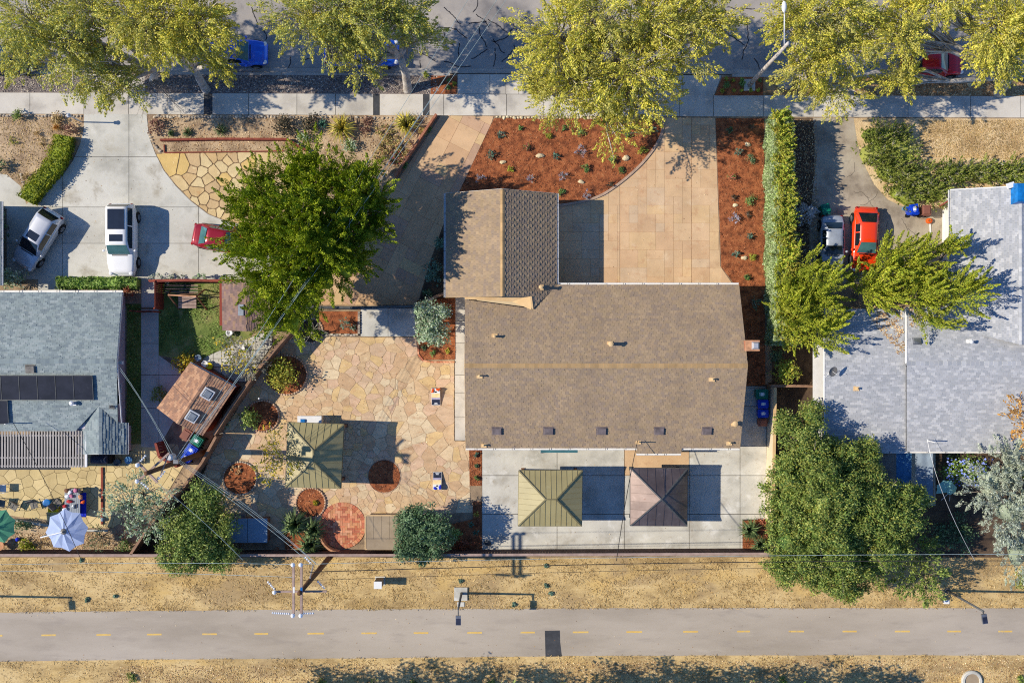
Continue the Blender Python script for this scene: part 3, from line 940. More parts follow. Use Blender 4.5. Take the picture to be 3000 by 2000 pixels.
def ashlar(outline, ang, unit, seed, gap=.02):
    """random rectangular slab pattern (metres) clipped to outline (px)"""
    ol = GL(outline)
    c = ol[0]
    rol = rotp(ol, -ang, c)
    x0 = min(p[0] for p in rol); x1 = max(p[0] for p in rol); y0 = min(p[1] for p in rol); y1 = max(p[1] for p in rol)
    nx, ny = int((x1 - x0) / unit) + 2, int((y1 - y0) / unit) + 2
    occ = [[False] * (ny + 4) for _ in range(nx + 4)]
    rr = random.Random(seed)
    out = []
    sizes = [(2, 1), (1, 1), (2, 2), (3, 2), (1, 2), (3, 1), (2, 1), (2, 2)]
    for j in range(ny):
        for i in range(nx):
            if occ[i][j]: continue
            rr.shuffle(sizes)
            for (w, h) in sizes + [(1, 1)]:
                if i + w > nx + 3 or j + h > ny + 3: continue
                if all(not occ[i + a][j + b] for a in range(w) for b in range(h)):
                    for a in range(w):
                        for b in range(h): occ[i + a][j + b] = True
                    q = clip_rect(rol, x0 + i * unit + gap / 2, x0 + (i + w) * unit - gap / 2, y0 + j * unit + gap / 2, y0 + (j + h) * unit - gap / 2)
                    if q and abs(area(q)) > .01: out.append(rotp(q, ang, c))
                    break
    return out


def slabs(outline, xs, ys, gap=1.2):
    """cut a pixel outline by vertical and horizontal joints (px), return metre polygons"""
    out = []
    xs = [-99999] + list(xs) + [99999]; ys = [-99999] + list(ys) + [99999]
    for i in range(len(xs) - 1):
        for j in range(len(ys) - 1):
            q = clip_rect([tuple(p) for p in outline], xs[i] + gap / 2, xs[i + 1] - gap / 2, ys[j] + gap / 2, ys[j + 1] - gap / 2)
            if q: out.append(GL(q))
    return out


# ------------------------------------------------------------------ the setting
def sl(x, y0, y1):       # streets and walks run a touch off square: y at pixel x
    return y0 + (y1 - y0) * x / 3000.0

KX0, KX1 = -500, 3500
b = MB().sheet([(-600, -600), (600, -600), (600, 600), (-600, 600)], -.16)
b.build('ground', mt['drysoil'], kind='structure')
structure('street', [(-900, -900), (3900, -900), (3900, sl(3900, 194, 205)), (-900, sl(-900, 194, 205))], -.158, -.13, 'street')
structure('yard_ground', [(-900, sl(-900, 213, 224)), (3900, sl(3900, 213, 224)), (3900, 2600), (-900, 2600)], -.158, 0.0, 'soil')
# gutter pan and kerb
gut = structure('gutter', [(-900, sl(-900, 194.5, 205.5)), (3900, sl(3900, 194.5, 205.5)), (3900, sl(3900, 210, 221)), (-900, sl(-900, 210, 221))], -.158, -.118, 'kerb')
kb = MB()
kb.prism(GL([(-900, sl(-900, 210.3, 221.3)), (3900, sl(3900, 210.3, 221.3)), (3900, sl(3900, 213.5, 224.5)), (-900, sl(-900, 213.5, 224.5))]), -.158, -.01)
kerb = kb.build('kerb', mt['joint'], kind='structure')
for i in range(-2, 20):
    x0, x1 = i * 165, i * 165 + 163.5
    drop = 1330 < (x0 + x1) / 2 < 2090 or 2380 < (x0 + x1) / 2 < 2520 or 230 < (x0 + x1) / 2 < 420
    MB().prism(GL([(x0, sl(x0, 210, 221)), (x1, sl(x1, 210, 221)), (x1, sl(x1, 217.5, 228.5)), (x0, sl(x0, 217.5, 228.5))]), -.15, .005 if not drop else -.06).build('kerb_stone', mt['kerb'], kerb)
# crack sealant squiggles on the street
stobj = bpy.data.objects['street']
rr = random.Random(21)
def squiggle(x, y, ln, ang, w=2.6, wob=.55, step=7):
    pts = [(x, y)]
    a = ang
    for i in range(int(ln / step)):
        a += rr.uniform(-wob, wob); a += (ang - a) * .15
        x += math.cos(a) * step; y += math.sin(a) * step
        pts.append((x, y))
    if len(pts) < 2: return
    pl = GL(smooth_line(pts, 3))
    MB().prism(ribbon(pl, [w / S * rr.uniform(.7, 1.3) for _ in pl]), -.129, -.125).build('crack_sealant', mt['tar'], stobj)
for (x, y, ln, a) in [(1280, 80, 60, .1), (1300, 95, 50, 1.2), (1330, 82, 55, .2), (1345, 125, 50, 1.4), (1372, 70, 60, -.8), (1385, 35, 50, -.7), (1395, 40, 60, .5), (1400, 75, 70, .9), (1430, 55, 70, .6), (1445, 112, 60, .8), (1440, 118, 90, .02), (1450, 140, 60, 1.3), (1300, 180, 90, .05), (1380, 170, 60, -.4), (1228, 150, 60, .4), (1230, 175, 40, 1.4), (1470, 180, 60, -1.2), (1500, 60, 80, 1.2), (1505, 130, 60, 1.4), (1555, 120, 90, 0.1), (850, 165, 40, 1.3), (880, 175, 40, .4), (780, 60, 50, .5), (735, 20, 60, 1.1), (770, 85, 40, 1.3), (2190, 60, 120, 1.4), (2120, 90, 80, .3), (2210, 170, 50, 1.2), (2540, 40, 90, 1.2), (2890, 80, 60, .2), (2900, 90, 50, 1.3), (2930, 70, 60, -.3), (2540, 180, 40, 1.2), (2660, 30, 100, .3), (2130, 20, 90, .2), (60, 40, 60, .3), (1300, 20, 70, .3)]:
    squiggle(x, y, ln, a)
# parking strip surfaces
structure('gravel_strip', [(-400, 217.8), (1290, 222.3), (1290, 276.5), (-400, 269.8)], -.01, .012, 'gravel')
litter('pebbles', [(0, 220), (1285, 224), (1285, 273), (0, 270)], 5200, .09, 'lf_pebble', z=.02, seed=31, asp=.8, kind='stuff', label='loose grey pebbles filling the strip between kerb and pavement', category='gravel')
structure('mulch_strip', [(1262, 222.5), (1339, 222.8), (1337, 275.5), (1262, 276.3)], -.01, .03, 'mulch')
structure('leafy_strip', [(2236, 226.5), (3500, 231), (3500, 284.5), (2236, 281)], -.01, .012, 'litter')
structure('mulch_corner', [(2116, 227), (2235, 227), (2235, 280.5), (2094, 280.5)], -.01, .03, 'mulch')
# pavement with its slabs
sw = structure('sidewalk', [(-400, 271.2), (3400, 283.2), (3400, 345.5), (-400, 333)], -.01, .008, 'joint')
def swp(x0, x1):
    return GL([(x0, sl(x0, 272, 282.5)), (x1, sl(x1, 272, 282.5)), (x1, sl(x1, 333.5, 345)), (x0, sl(x0, 333.5, 345))])
swj = [-250, -90, 88, 246, 377, 490, 598, 622, 728, 870, 983, 1094, 1112, 1240, 1258, 1300, 1484, 1592, 1720, 1850, 1990, 2090, 2236, 2382, 2499, 2660, 2843, 2990, 3150]
for i in range(len(swj) - 1):
    drk = (swj[i], swj[i + 1]) in ((598, 622), (1094, 1112), (1240, 1258))
    MB().prism(swp(swj[i] + .7, swj[i + 1] - .7), 0, .022 if not drk else .018).build('slab', mt['sidewalk' if not drk else 'patch'], sw)
# driveway aprons across the strip
ap = structure('driveway_apron', [(1341, 217.5), (1550, 218.5), (1550, 277.2), (1341, 276.4)], -.05, .004, 'joint')
for q in slabs([(1341, 218), (1548, 219), (1548, 276), (1341, 275.5)], [1435, 1482, 1520], [], 1.2):
    MB().prism(q, -.05, .016).build('slab', mt['sidewalk'], ap)
ap = structure('driveway_apron', [(1890, 220), (2115, 221), (2093, 280), (1890, 279)], -.05, .004, 'joint')
for q in slabs([(1891, 220.5), (2114, 221.5), (2092, 279.3), (1891, 278.3)], [2000], [], 1.2):
    MB().prism(q, -.05, .016).build('slab', mt['sidewalk'], ap)
ap = structure('driveway_apron', [(246, 217), (425, 217.6), (425, 273), (246, 272.4)], -.05, .004, 'joint')
for q in slabs([(247, 217.5), (424, 218), (424, 272.6), (247, 272.1)], [330], [], 1.2):
    MB().prism(q, -.05, .016).build('slab', mt['sidewalk'], ap)
structure('asphalt_apron', [(2386, 224), (2510, 225), (2500, 281.6), (2384, 281.2)], -.05, .016, 'asphaltold')
structure('bare_strip', [(1550, 218.6), (1890, 220), (1890, 279), (1550, 277.4)], -.01, .014, 'darksoil')

# left neighbour's concrete drive
dl = [(246, 334), (430, 335), (436, 400), (455, 450), (480, 500), (515, 545), (560, 590), (610, 628), (660, 648), (720, 660), (800, 668), (800, 818), (640, 818), (20, 818), (20, 610), (75, 600), (130, 560), (180, 520), (215, 470), (236, 420), (246, 380)]
drv = structure('concrete_drive', dl, -.01, .006, 'joint')
for q in slabs(dl, [184, 378, 582, 686], [460, 607, 713], 1.3):
    MB().prism(q, 0, .02).build('slab', mt['concrete'], drv)
structure('front_path', [(-40, 505), (20, 512), (60, 545), (78, 600), (60, 612), (-40, 612)], -.01, .014, 'concrete')
# planted front bed of left neighbour
structure('dry_bed', [(-400, 334), (246, 334.5), (246, 400), (180, 520), (75, 600), (60, 545), (20, 512), (-400, 500)], -.01, .010, 'drysoil')
structure('dry_bed', [(430, 336), (1283, 338.5), (1150, 540), (820, 480), (830, 445), (480, 450), (455, 448)], -.01, .010, 'drysoil')
# flagstone terrace in front of left neighbour
fl2 = [(458, 452), (480, 450), (832, 446), (905, 490), (905, 700), (790, 668), (720, 658), (660, 646), (612, 626), (562, 588), (518, 543), (482, 498)]
tr = structure('stone_terrace', fl2, -.01, .010, 'mortar2')
pieces(voronoi_stones(fl2, 88, 5, .055, relax=3), 'flagstone', 'flag2', tr, 0, .03, seed=2, rough=.02)

# left stamped drive (tan-pink) beside the garage
dA = [(1292, 339), (1446, 341), (1440, 360), (1350, 552), (1305, 640), (1262, 760), (1222, 893), (880, 893), (960, 800), (1040, 745), (1165, 530)]
da = structure('stamped_drive', dA, -.01, .010, 'tanjoint')
pieces(ashlar(dA, math.radians(63), .78, 3, gap=.018), 'slab', 'tanpink', da, 0, .024, dz=.002, seed=4)
# right stamped drive
curve = smooth_line([(1944, 345), (1941, 380), (1925, 420), (1890, 468), (1850, 508), (1800, 548), (1755, 575), (1700, 592), (1632, 603)], 4)
dB = [(2095, 346), (2110, 780), (2146, 836), (1600, 836), (1600, 603)] + curve[::-1]
db = structure('stamped_drive', dB, -.01, .010, 'tanjoint')
for q in slabs(dB, [1816, 2026], [], 1.6):
    qq = [(x * S + 1500, 1000 - y * S) for x, y in q]
    pieces(ashlar(qq, 0, .62, int(q[0][0] * 10) % 97, gap=.014), 'slab', 'tan', db, 0, .024, dz=.002, seed=8)
# main mulch bed
mb1 = [(1448, 347), (1944, 347)] + curve[1:] + [(1600, 603), (1345, 565), (1350, 553)]
mulch1 = structure('mulch_bed', mb1, -.01, .04, 'mulch')
litter('mulch_chips', mb1, 5200, .10, 'lf_chip', mulch1, z=.045, seed=41, asp=.35, kind='stuff')
cb = MB().prism(ribbon(GL(curve), 7 / S), 0, .10)
cb.build('garden_kerb', mt['pinkstone'], label='curved pale concrete edging between mulch bed and stamped drive', category='edging')
mb2 = [(2097, 347), (2238, 348), (2242, 1130), (2165, 1130), (2165, 850), (2113, 782)]
mulch2 = structure('mulch_bed', mb2, -.01, .04, 'mulch')
litter('mulch_chips', mb2, 3200, .10, 'lf_chip', mulch2, z=.045, seed=43, asp=.35, kind='stuff')
structure('corner_slab', [(2114, 786), (2150, 838), (2112, 838)], -.01, .03, 'tan')
# side strip west of garage
structure('side_bed', [(1300, 560), (1330, 560), (1330, 900), (1224, 892), (1264, 760), (1305, 642)], -.01, .02, 'darksoil')
mb3 = [(1222, 880), (1334, 872), (1334, 1052), (1240, 1054), (1226, 1040)]
mulch3 = structure('mulch_bed', mb3, -.01, .06, 'mulch')
litter('mulch_chips', mb3, 900, .10, 'lf_chip', mulch3, z=.065, seed=45, asp=.35, kind='stuff')
# concrete landing behind the gate and strip along house
cl = structure('concrete_landing', [(1056, 902), (1218, 902), (1218, 986), (1056, 986)], -.01, .012, 'joint')
for q in slabs([(1057, 903), (1217, 903), (1217, 985), (1057, 985)], [1137], [], 1.2):
    MB().prism(q, 0, .036).build('slab', mt['concrete'], cl)
cs = structure('house_walk', [(1332, 870), (1375, 870), (1375, 1290), (1332, 1290)], -.01, .012, 'joint')
for q in slabs([(1333, 871), (1374, 871), (1374, 1289), (1333, 1289)], [], [940, 1005, 1098, 1150, 1220], 1.2):
    MB().prism(q, 0, .036).build('slab', mt['sidewalk'], cs)
# main flagstone patio
pat = [(900, 985), (1056, 988), (1220, 988), (1224, 1046), (1238, 1058), (1331, 1056), (1331, 1292), (1374, 1292), (1376, 1320), (1377, 1480), (1410, 1480), (1412, 1500), (1070, 1510), (1068, 1540), (935, 1530), (870, 1560), (640, 1560), (590, 1480), (590, 1400), (640, 1290), (700, 1190), (760, 1080), (830, 1000)]
pt = structure('flagstone_patio', pat, -.01, .012, 'mortar')
pieces(voronoi_stones(pat, 540, 17, .024, relax=0.3), 'flagstone', 'flag', pt, 0, .026, seed=12, rough=.026)
# lawn, walks and soil of left yard
structure('side_grass', [(366, 890), (413, 890), (413, 1300), (372, 1300), (372, 900)], -.01, .012, 'lawn')
litter('grass', [(372, 895), (412, 895), (412, 1300), (372, 1300)], 2600, .12, 'lf_ivy', z=.03, seed=51, asp=.25, upright=.8, kind='stuff', label='dark strip of grass between house wall and side walk', category='grass')
lw = structure('lawn', [(462, 824), (705, 824), (740, 1000), (700, 1040), (640, 1060), (560, 1060), (465, 1040)], -.01, .012, 'lawn')
litter('grass', [(466, 828), (650, 828), (650, 960), (690, 1000), (600, 1050), (470, 1036)], 6500, .13, 'lf_ivy', lw, z=.03, seed=52, asp=.25, upright=.8, clump=.35, kind='stuff')
sw2 = structure('side_walk', [(413, 905), (466, 905), (466, 1040), (530, 1085), (540, 1180), (466, 1310), (413, 1310)], -.01, .008, 'joint')
for q in slabs([(414, 906), (465, 906), (465, 1040), (530, 1086), (540, 1180), (466, 1309), (414, 1309)], [466], [1006, 1098, 1195], 1.2):
    MB().prism(q, 0, .03).build('slab', mt['concrete'], sw2)
structure('entry_walk', [(415, 800), (452, 800), (452, 900), (415, 900)], -.01, .03, 'concrete')
structure('entry_walk', [(112, 812), (182, 812), (182, 852), (112, 852)], -.01, .03, 'concrete')
yp = structure('paver_strip', [(600, 1045), (800, 960), (800, 1010), (720, 1120), (690, 1120), (590, 1060)], -.01, .02, 'joint')
for q in slabs([(600, 1046), (798, 962), (798, 1010), (720, 1118), (690, 1118), (592, 1060)], [625, 650, 675, 700, 725, 750, 775], [975, 1000, 1025, 1050, 1075, 1100], 1.6):
    MB().prism(q, 0, .035).build('paver', mt['concrete'], yp)
# stamped patio bottom left
gp = [(-60, 1300), (420, 1300), (520, 1300), (540, 1360), (480, 1460), (330, 1545), (250, 1545), (150, 1525), (0, 1505), (-60, 1505)]
gpt = structure('stamped_patio', gp, -.01, .012, 'giraffejoint')
pieces(voronoi_stones(gp, 150, 23, .03, relax=4), 'panel', 'giraffe', gpt, 0, .026, dz=.001, seed=3)
structure('planting_soil', [(-60, 1500), (0, 1500), (150, 1522), (250, 1548), (330, 1548), (480, 1462), (600, 1300), (700, 1150), (760, 1080), (640, 1560), (640, 1612), (-60, 1612)], -.012, .006, 'drysoil')
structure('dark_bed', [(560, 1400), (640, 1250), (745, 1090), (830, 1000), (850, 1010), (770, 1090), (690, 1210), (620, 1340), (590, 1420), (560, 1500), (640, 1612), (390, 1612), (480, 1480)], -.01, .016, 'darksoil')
# south concrete pad
pd = [(1412, 1305), (2246, 1305), (2246, 1520), (2180, 1560), (2180, 1612), (1412, 1612)]
pad = structure('concrete_pad', pd, -.01, .010, 'joint')
for q in slabs([(1413, 1306), (2245, 1306), (2245, 1520), (2175, 1520), (2175, 1611), (1413, 1611)], [1632, 1829, 2019, 2168], [1392, 1505], 1.6):
    cx = sum(p[0] for p in q) / len(q); cy = sum(p[1] for p in q) / len(q)
    tanp = 1829 < cx * S + 1500 < 2019 and 1000 - cy * S < 1392
    MB().prism(q, 0, .03).build('slab', mt['tan' if tanp else 'pad'], pad)
sy = structure('side_yard_slab', [(2160, 1130), (2246, 1130), (2246, 1306), (2160, 1306)], -.01, .010, 'joint')
for q in slabs([(2161, 1131), (2245, 1131), (2245, 1305), (2161, 1305)], [], [1135, 1190], 1.6):
    MB().prism(q, 0, .03).build('slab', mt['concrete'], sy)
# narrow mulch strips by the pad
for poly in ([(1374, 1306), (1411, 1306), (1411, 1422), (1376, 1422)], [(1385, 1468), (1411, 1468), (1411, 1612), (1290, 1612), (1300, 1540), (1385, 1520)], [(2175, 1525), (2250, 1520), (2250, 1612), (2175, 1612)]):
    m_ = structure('mulch_bed', poly, -.01, .038, 'mulch')
    litter('mulch_chips', poly, 380, .1, 'lf_chip', m_, z=.042, seed=int(poly[0][0]), asp=.35, kind='stuff')
# right neighbour ground
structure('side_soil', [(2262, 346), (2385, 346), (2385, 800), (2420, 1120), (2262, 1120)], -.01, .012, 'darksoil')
litter('fallen_leaves', [(2300, 350), (2390, 350), (2400, 800), (2330, 800)], 2600, .1, 'lf_litter', z=.02, seed=61, asp=.5, kind='stuff', label='brown fallen leaves beside the tall trimmed hedge', category='leaf litter')
structure('asphalt_drive', [(2382, 346), (2500, 346), (2512, 420), (2530, 480), (2560, 540), (2600, 585), (2660, 612), (2790, 612), (2790, 830), (2370, 830), (2372, 640), (2390, 480)], -.01, .018, 'asphaltold')
structure('porch_slab', [(2760, 616), (2800, 616), (2800, 800), (2760, 800)], -.01, .05, 'whitewall')
dlw = structure('dry_lawn', [(2500, 347), (3400, 349), (3400, 620), (2790, 620), (2660, 612), (2600, 585), (2560, 540), (2530, 480), (2512, 420)], -.01, .012, 'paleLawn')
litter('dead_grass', [(2690, 352), (3000, 352), (3000, 470), (2700, 460)], 9000, .10, 'lf_dry', dlw, z=.02, seed=63, asp=.25, upright=.08, kind='stuff')
litter('fallen_leaves', [(2510, 228), (3000, 230), (3000, 280), (2510, 280)], 2600, .09, 'lf_litter', z=.02, seed=64, asp=.6, kind='stuff', label='pale fallen leaves on the verge beside the red car', category='leaf litter')
# crack lines on the old asphalt drive
adr = bpy.data.objects['asphalt_drive']
for (x, y, ln, a) in [(2500, 560, 60, .5), (2520, 600, 70, .2), (2640, 640, 60, 1.2), (2660, 670, 60, .4), (2700, 700, 70, 1.0), (2640, 720, 80, .1), (2730, 650, 70, 1.4), (2480, 520, 60, -.9), (2540, 575, 50, 1.0), (2600, 650, 60, 1.3)]:
    pts = [(x, y)]; aa = a
    for i in range(int(ln / 7)):
        aa += rr.uniform(-.8, .8); aa += (a - aa) * .2
        x += math.cos(aa) * 7; y += math.sin(aa) * 7; pts.append((x, y))
    MB().prism(ribbon(GL(pts), .022), .015, .0215).build('crack', mt['joint'], adr)
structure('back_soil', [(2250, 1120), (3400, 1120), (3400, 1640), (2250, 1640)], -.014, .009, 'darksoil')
structure('patio_slab', [(2590, 1320), (2740, 1320), (2740, 1480), (2590, 1480)], -.01, .03, 'concrete')

# ------------------------------------------------------------------ bike path and dry verge
vg = structure('dry_verge', [(-500, 1632), (3500, 1632), (3500, 2600), (-500, 2600)], -.012, .012, 'drygrass')
edge_t = smooth_line([(-300, 1795), (0, 1793), (500, 1787), (1000, 1784), (1500, 1781.5), (2000, 1780), (3000, 1780), (3300, 1780)], 6)
edge_b = smooth_line([(-300, 1938), (0, 1936), (500, 1930), (1000, 1927), (1500, 1922), (2000, 1919), (3000, 1917.5), (3300, 1917)], 6)
rr = random.Random(5)
wob = lambda ln: [(x + 0, y + rr.uniform(-.9, .9)) for x, y in ln]
pth = structure('path', wob(smooth_line(edge_t, 3)) + wob(smooth_line(edge_b, 3))[::-1], -.01, .03, 'path')
for (x0, x1) in [(-32, 8), (122, 164), (283, 325), (431, 474), (593, 636), (745, 786), (901, 949), (1059, 1104), (1212, 1255), (1369, 1412), (1525, 1567), (1678, 1724), (1835, 1881), (2001, 2045), (2159, 2197), (2310, 2355), (2468, 2510), (2621, 2665), (2774, 2815), (2924, 2965)]:
    f = lambda x: 1860.5 - 12.5 * min(1, x / 2200) ** .8 if x > 0 else 1861
    MB().prism(GL([(x0, f(x0) - 2.4), (x1, f(x1) - 2.6), (x1, f(x1) + 2.4), (x0, f(x0) + 2.4)]), .028, .034).build('lane_dash', mt['yellow'], pth)
MB().prism(GL([(1596, 1846), (1640, 1845), (1641, 1880), (1646, 1921), (1598, 1922), (1597, 1880)]), .028, .036).build('asphalt_patch', mt['patch'], pth)
# dry grass tufts, denser in swathes
va = [(0, 1634), (3000, 1634), (3000, 1778), (0, 1790)]
va2 = [(0, 1634), (3000, 1634), (3000, 1700), (0, 1700)]
vb = [(0, 1940), (3000, 1920), (3000, 2010), (0, 2010)]
litter('dry_grass', va, 42000, .16, 'lf_dry', vg, z=.02, seed=71, asp=.16, upright=.12, clump=.2, kind='stuff')
litter('dry_grass', vb, 15000, .16, 'lf_dry', vg, z=.02, seed=72, asp=.16, upright=.12, clump=.2, kind='stuff')
litter('fallen_leaves', [(350, 1950), (3000, 1925), (3000, 2010), (300, 2010)], 12000, .085, 'lf_litter', vg, z=.02, seed=73, asp=.6, kind='stuff')
litter('fallen_leaves', va, 1800, .07, 'lf_litter', vg, z=.02, seed=74, asp=.6, clump=.2, kind='stuff')

# grass creeping over the path edges, hairline cracks, grit
for nm, edge, off in (('dry_grass', edge_t, -1), ('dry_grass', edge_b, 1)):
    strip = [(x, y + off * 9) for x, y in edge] + [(x, y - off * 3.0) for x, y in edge[::-1]]
    litter(nm, strip, 2600, .15, 'lf_dry', vg, z=.035, seed=90 + off, asp=.18, upright=.5, clump=.5, kind='stuff')
litter('path_grit', [(0, 1800), (3000, 1786), (3000, 1914), (0, 1930)], 150, .06, 'lf_litter', pth, z=.034, seed=95, asp=.7, kind='stuff')
litter('drive_leaves', [(1640, 620), (2090, 360), (2100, 780), (1640, 825)], 90, .06, 'lf_litter', bpy.data.objects['stamped_drive.001'], z=.03, seed=96, asp=.6, kind='stuff')
litter('patio_leaves', [(900, 1000), (1320, 1070), (1320, 1480), (700, 1520), (640, 1400)], 420, .07, 'lf_litter', pt, z=.045, seed=97, asp=.6, kind='stuff')
litter('pad_leaves', [(1420, 1330), (2230, 1330), (2230, 1500), (2170, 1600), (1420, 1600)], 120, .06, 'lf_litter', pad, z=.035, seed=98, asp=.6, kind='stuff')
litter('drive_leaves', [(100, 620), (420, 345), (580, 640), (690, 800), (60, 800)], 110, .06, 'lf_litter', drv, z=.025, seed=99, asp=.6, kind='stuff')
# ------------------------------------------------------------------ roofs
class Plane:
    def __init__(s, a, b, c):
        s.o = Vector(a); s.n = (Vector(b) - s.o).cross(Vector(c) - s.o).normalized()
        if s.n.z < 0: s.n = -s.n

    def at(s, px, py):       # the point of this plane that the photo shows at a pixel
        g = P(px, py, 0); o = Vector((0, 0, H)); d = g - o
        t = (s.o - o).dot(s.n) / d.dot(s.n)
        return o + d * t

    def z(s, x, y):
        return s.o.z - (s.n.x * (x - s.o.x) + s.n.y * (y - s.o.y)) / s.n.z


def frame(vs):
    o = Vector(vs[0]); u = (Vector(vs[1]) - o).normalized()
    n = Vector((0, 0, 0))
    for i in range(len(vs)):
        a, b = Vector(vs[i]), Vector(vs[(i + 1) % len(vs)])
        n += a.cross(b)
    n.normalize()
    if n.z < 0: n = -n
    v = n.cross(u)
    p2 = [((Vector(q) - o).dot(u), (Vector(q) - o).dot(v)) for q in vs]
    return o, u, v, n, p2


TAB = {}
def roof_face(parent, vs, mat, tw=.24, th=.19, nind=0, jog=.25, t=.026, seed=1, thick=.12, deck='dark', stag=True, alt=False):
    """vs: first edge is the eave (left to right seen from the eave side); shingles tabs laid on it"""
    o, u, v, n, p2 = frame(vs)
    if sum(q[1] for q in p2) < 0:      # keep v pointing up the slope
        vs = [vs[1], vs[0]] + list(vs[:1:-1])
        o, u, v, n, p2 = frame(vs)
    rr = random.Random(seed)
    d = MB()
    k = len(vs)
    lo = [Vector(q) - n * thick for q in vs]
    hi = [Vector(q) - n * .004 for q in vs]
    d.add(lo + hi, [tuple(range(k, 2 * k)), tuple(range(k - 1, -1, -1))] + [(i, (i + 1) % k, k + (i + 1) % k, k + i) for i in range(k)])
    rf = d.build('roof_deck', mt[deck], parent)
    umin, umax = min(q[0] for q in p2), max(q[0] for q in p2); vmin, vmax = min(q[1] for q in p2), max(q[1] for q in p2)
    key = (mat, tw, th, t)
    if key not in TAB:
        ms = []
        for jg in (0, 1):
            ms.append(tabmesh([(0.004, -jg * jog * th), (tw - .004, -jg * jog * th), (tw - .004, th * 1.15), (0.004, th * 1.15)], t * (1 + .35 * jg), MB(), None).mesh('shingle', mt[mat]))
        TAB[key] = ms
    stuff = MB()
    cnt = 0
    rows = int((vmax - vmin) / th) + 1
    r0 = rows // 2 - int(math.sqrt(max(nind, 1) * tw / th) / 2)
    for j in range(rows):
        v0 = vmin + j * th
        off = (.5 * (j % 2) if stag else rr.random()) * tw + rr.uniform(-.03, .03)
        for i in range(int((umax - umin) / tw) + 2):
            u0 = umin - off + i * tw
            jg = (1 if rr.random() < .5 else 0) if not alt else i % 2
            lo_ = v0 - jg * jog * th
            q = clip_rect(p2, u0 + .004, u0 + tw - .004, lo_, v0 + th * 1.15)
            if not q: continue
            full = abs(abs(area(q)) - (tw - .008) * (th * 1.15 + jg * jog * th)) < 1e-5
            if full and cnt < nind and j >= r0:
                mw = Matrix((( u.x, v.x, n.x, 0), (u.y, v.y, n.y, 0), (u.z, v.z, n.z, 0), (0, 0, 0, 1)))
                mw.translation = o + u * u0 + v * v0
                obj_from(TAB[key][jg], 'shingle', parent, mw)
                cnt += 1
            else:
                tabmesh(q, t * (1 + (.35 if not alt else 1.2) * jg) * rr.uniform(.85, 1.15), stuff, (o, u, v, n))
    if stuff.f:
        so = stuff.build('shingles', mt[mat], parent)
        so['kind'] = 'stuff'
    return rf


def tabmesh(q, t, mb, fr):
    if area(q) < 0: q = q[::-1]
    v0 = min(p[1] for p in q); v1 = max(p[1] for p in q)
    k = len(q)
    h = lambda pv: t * (1 - (pv - v0) / (v1 - v0 + 1e-6) * .85) + .001
    bot = [(a, c, 0) for a, c in q]; top = [(a, c, h(c)) for a, c in q]
    if fr:
        o, u, v, n = fr
        f = lambda w: o + u * w[0] + v * w[1] + n * w[2]
        bot = [f(w) for w in bot]; top = [f(w) for w in top]
    return mb.add(bot + top, [tuple(range(k, 2 * k))] + [(i, (i + 1) % k, k + (i + 1) % k, k + i) for i in range(k)])


def ridge_caps(parent, a, b, mat, w=.15, step=.16, sl=.4, name='ridge_cap'):
    a, b = Vector(a), Vector(b)
    d = (b - a); ln = d.length; d.normalize()
    s = Vector((-d.y, d.x, 0)).normalized()
    m = MB()
    dn = Vector((0, 0, -w * sl))
    A = Vector((0, 0, 0)); B = d * (step * 1.1)
    up0, up1 = Vector((0, 0, .03)), Vector((0, 0, .012))
    m.add([A + s * w + dn + up0, A + up0 + Vector((0, 0, .012)), A - s * w + dn + up0, B + s * w + dn + up1, B + up1 + Vector((0, 0, .012)), B - s * w + dn + up1,
           A + s * w + dn, A - s * w + dn], [(0, 1, 4, 3), (1, 2, 5, 4), (0, 6, 7, 2, 1)])
    me = m.mesh(name, mt[mat])
    for i in range(int(ln / step)):
        obj_from(me, name, parent, Matrix.Translation(a + d * step * i))


def gutter(parent, a, b, out, mat='white', r=.09):
    a, b, out = Vector(a), Vector(b), Vector(out)
    m = MB()
    z = Vector((0, 0, 1))
    pr = [out * 0.0 - z * .02, out * 0.0 - z * .13, out * .12 - z * .13, out * .13 - z * .01, out * .115 - z * .01, out * .11 - z * .12, out * .012 - z * .12, out * .012 - z * .02]
    k = len(pr)
    m.add([a + p for p in pr] + [b + p for p in pr], [(i, (i + 1) % k, k + (i + 1) % k, k + i) for i in range(k)] + [tuple(range(k)), tuple(range(2 * k - 1, k - 1, -1))])
    g = m.build('gutter', mt[mat], parent)
    ln = (b - a).length
    hb = MB().beam(out * .0 - z * .012, out * .13 - z * .012, .03, .015)
    me = hb.mesh('hanger', mt['lamp'])
    for i in range(int(ln / 1.25)):
        obj_from(me, 'hanger', g, Matrix.Translation(a.lerp(b, (i + .5) * 1.25 / ln)))
    return g


def vent_pipe(parent, pl, px, py, h=.35, r=.06, mat='beige', cap=True):
    p = pl.at(px, py)
    m = MB()
    m.box(p + Vector((0, 0, .03)), (.38, .34, .03))
    m.tube([p, p + Vector((0, 0, h))], r, n=10)
    if cap: m.lathe(p + Vector((0, 0, h)), [(r * 1.5, 0), (r * 1.6, .03), (r * .6, .07)], 10)
    return m.build('vent_pipe', mt[mat], parent)


def box_vent(parent, pl, px, py, s=.5, mat='ventgrey'):
    p = pl.at(px, py); n = pl.n
    up = (Vector((0, 0, 1)) - n * n.z).normalized(); sd = up.cross(n)
    mw = Matrix(((sd.x, up.x, n.x, p.x), (sd.y, up.y, n.y, p.y), (sd.z, up.z, n.z, p.z), (0, 0, 0, 1)))
    m = MB()
    m.box((0, 0, 0), (s * 1.15, s * .95, .03), M=mw @ Matrix.Translation((0, 0, .03)))
    m.box((0, 0, 0), (s, s * .8, .12), M=mw @ Matrix.Translation((0, -.02, .09)), taper=.9)
    return m.build('roof_vent', mt[mat], parent)


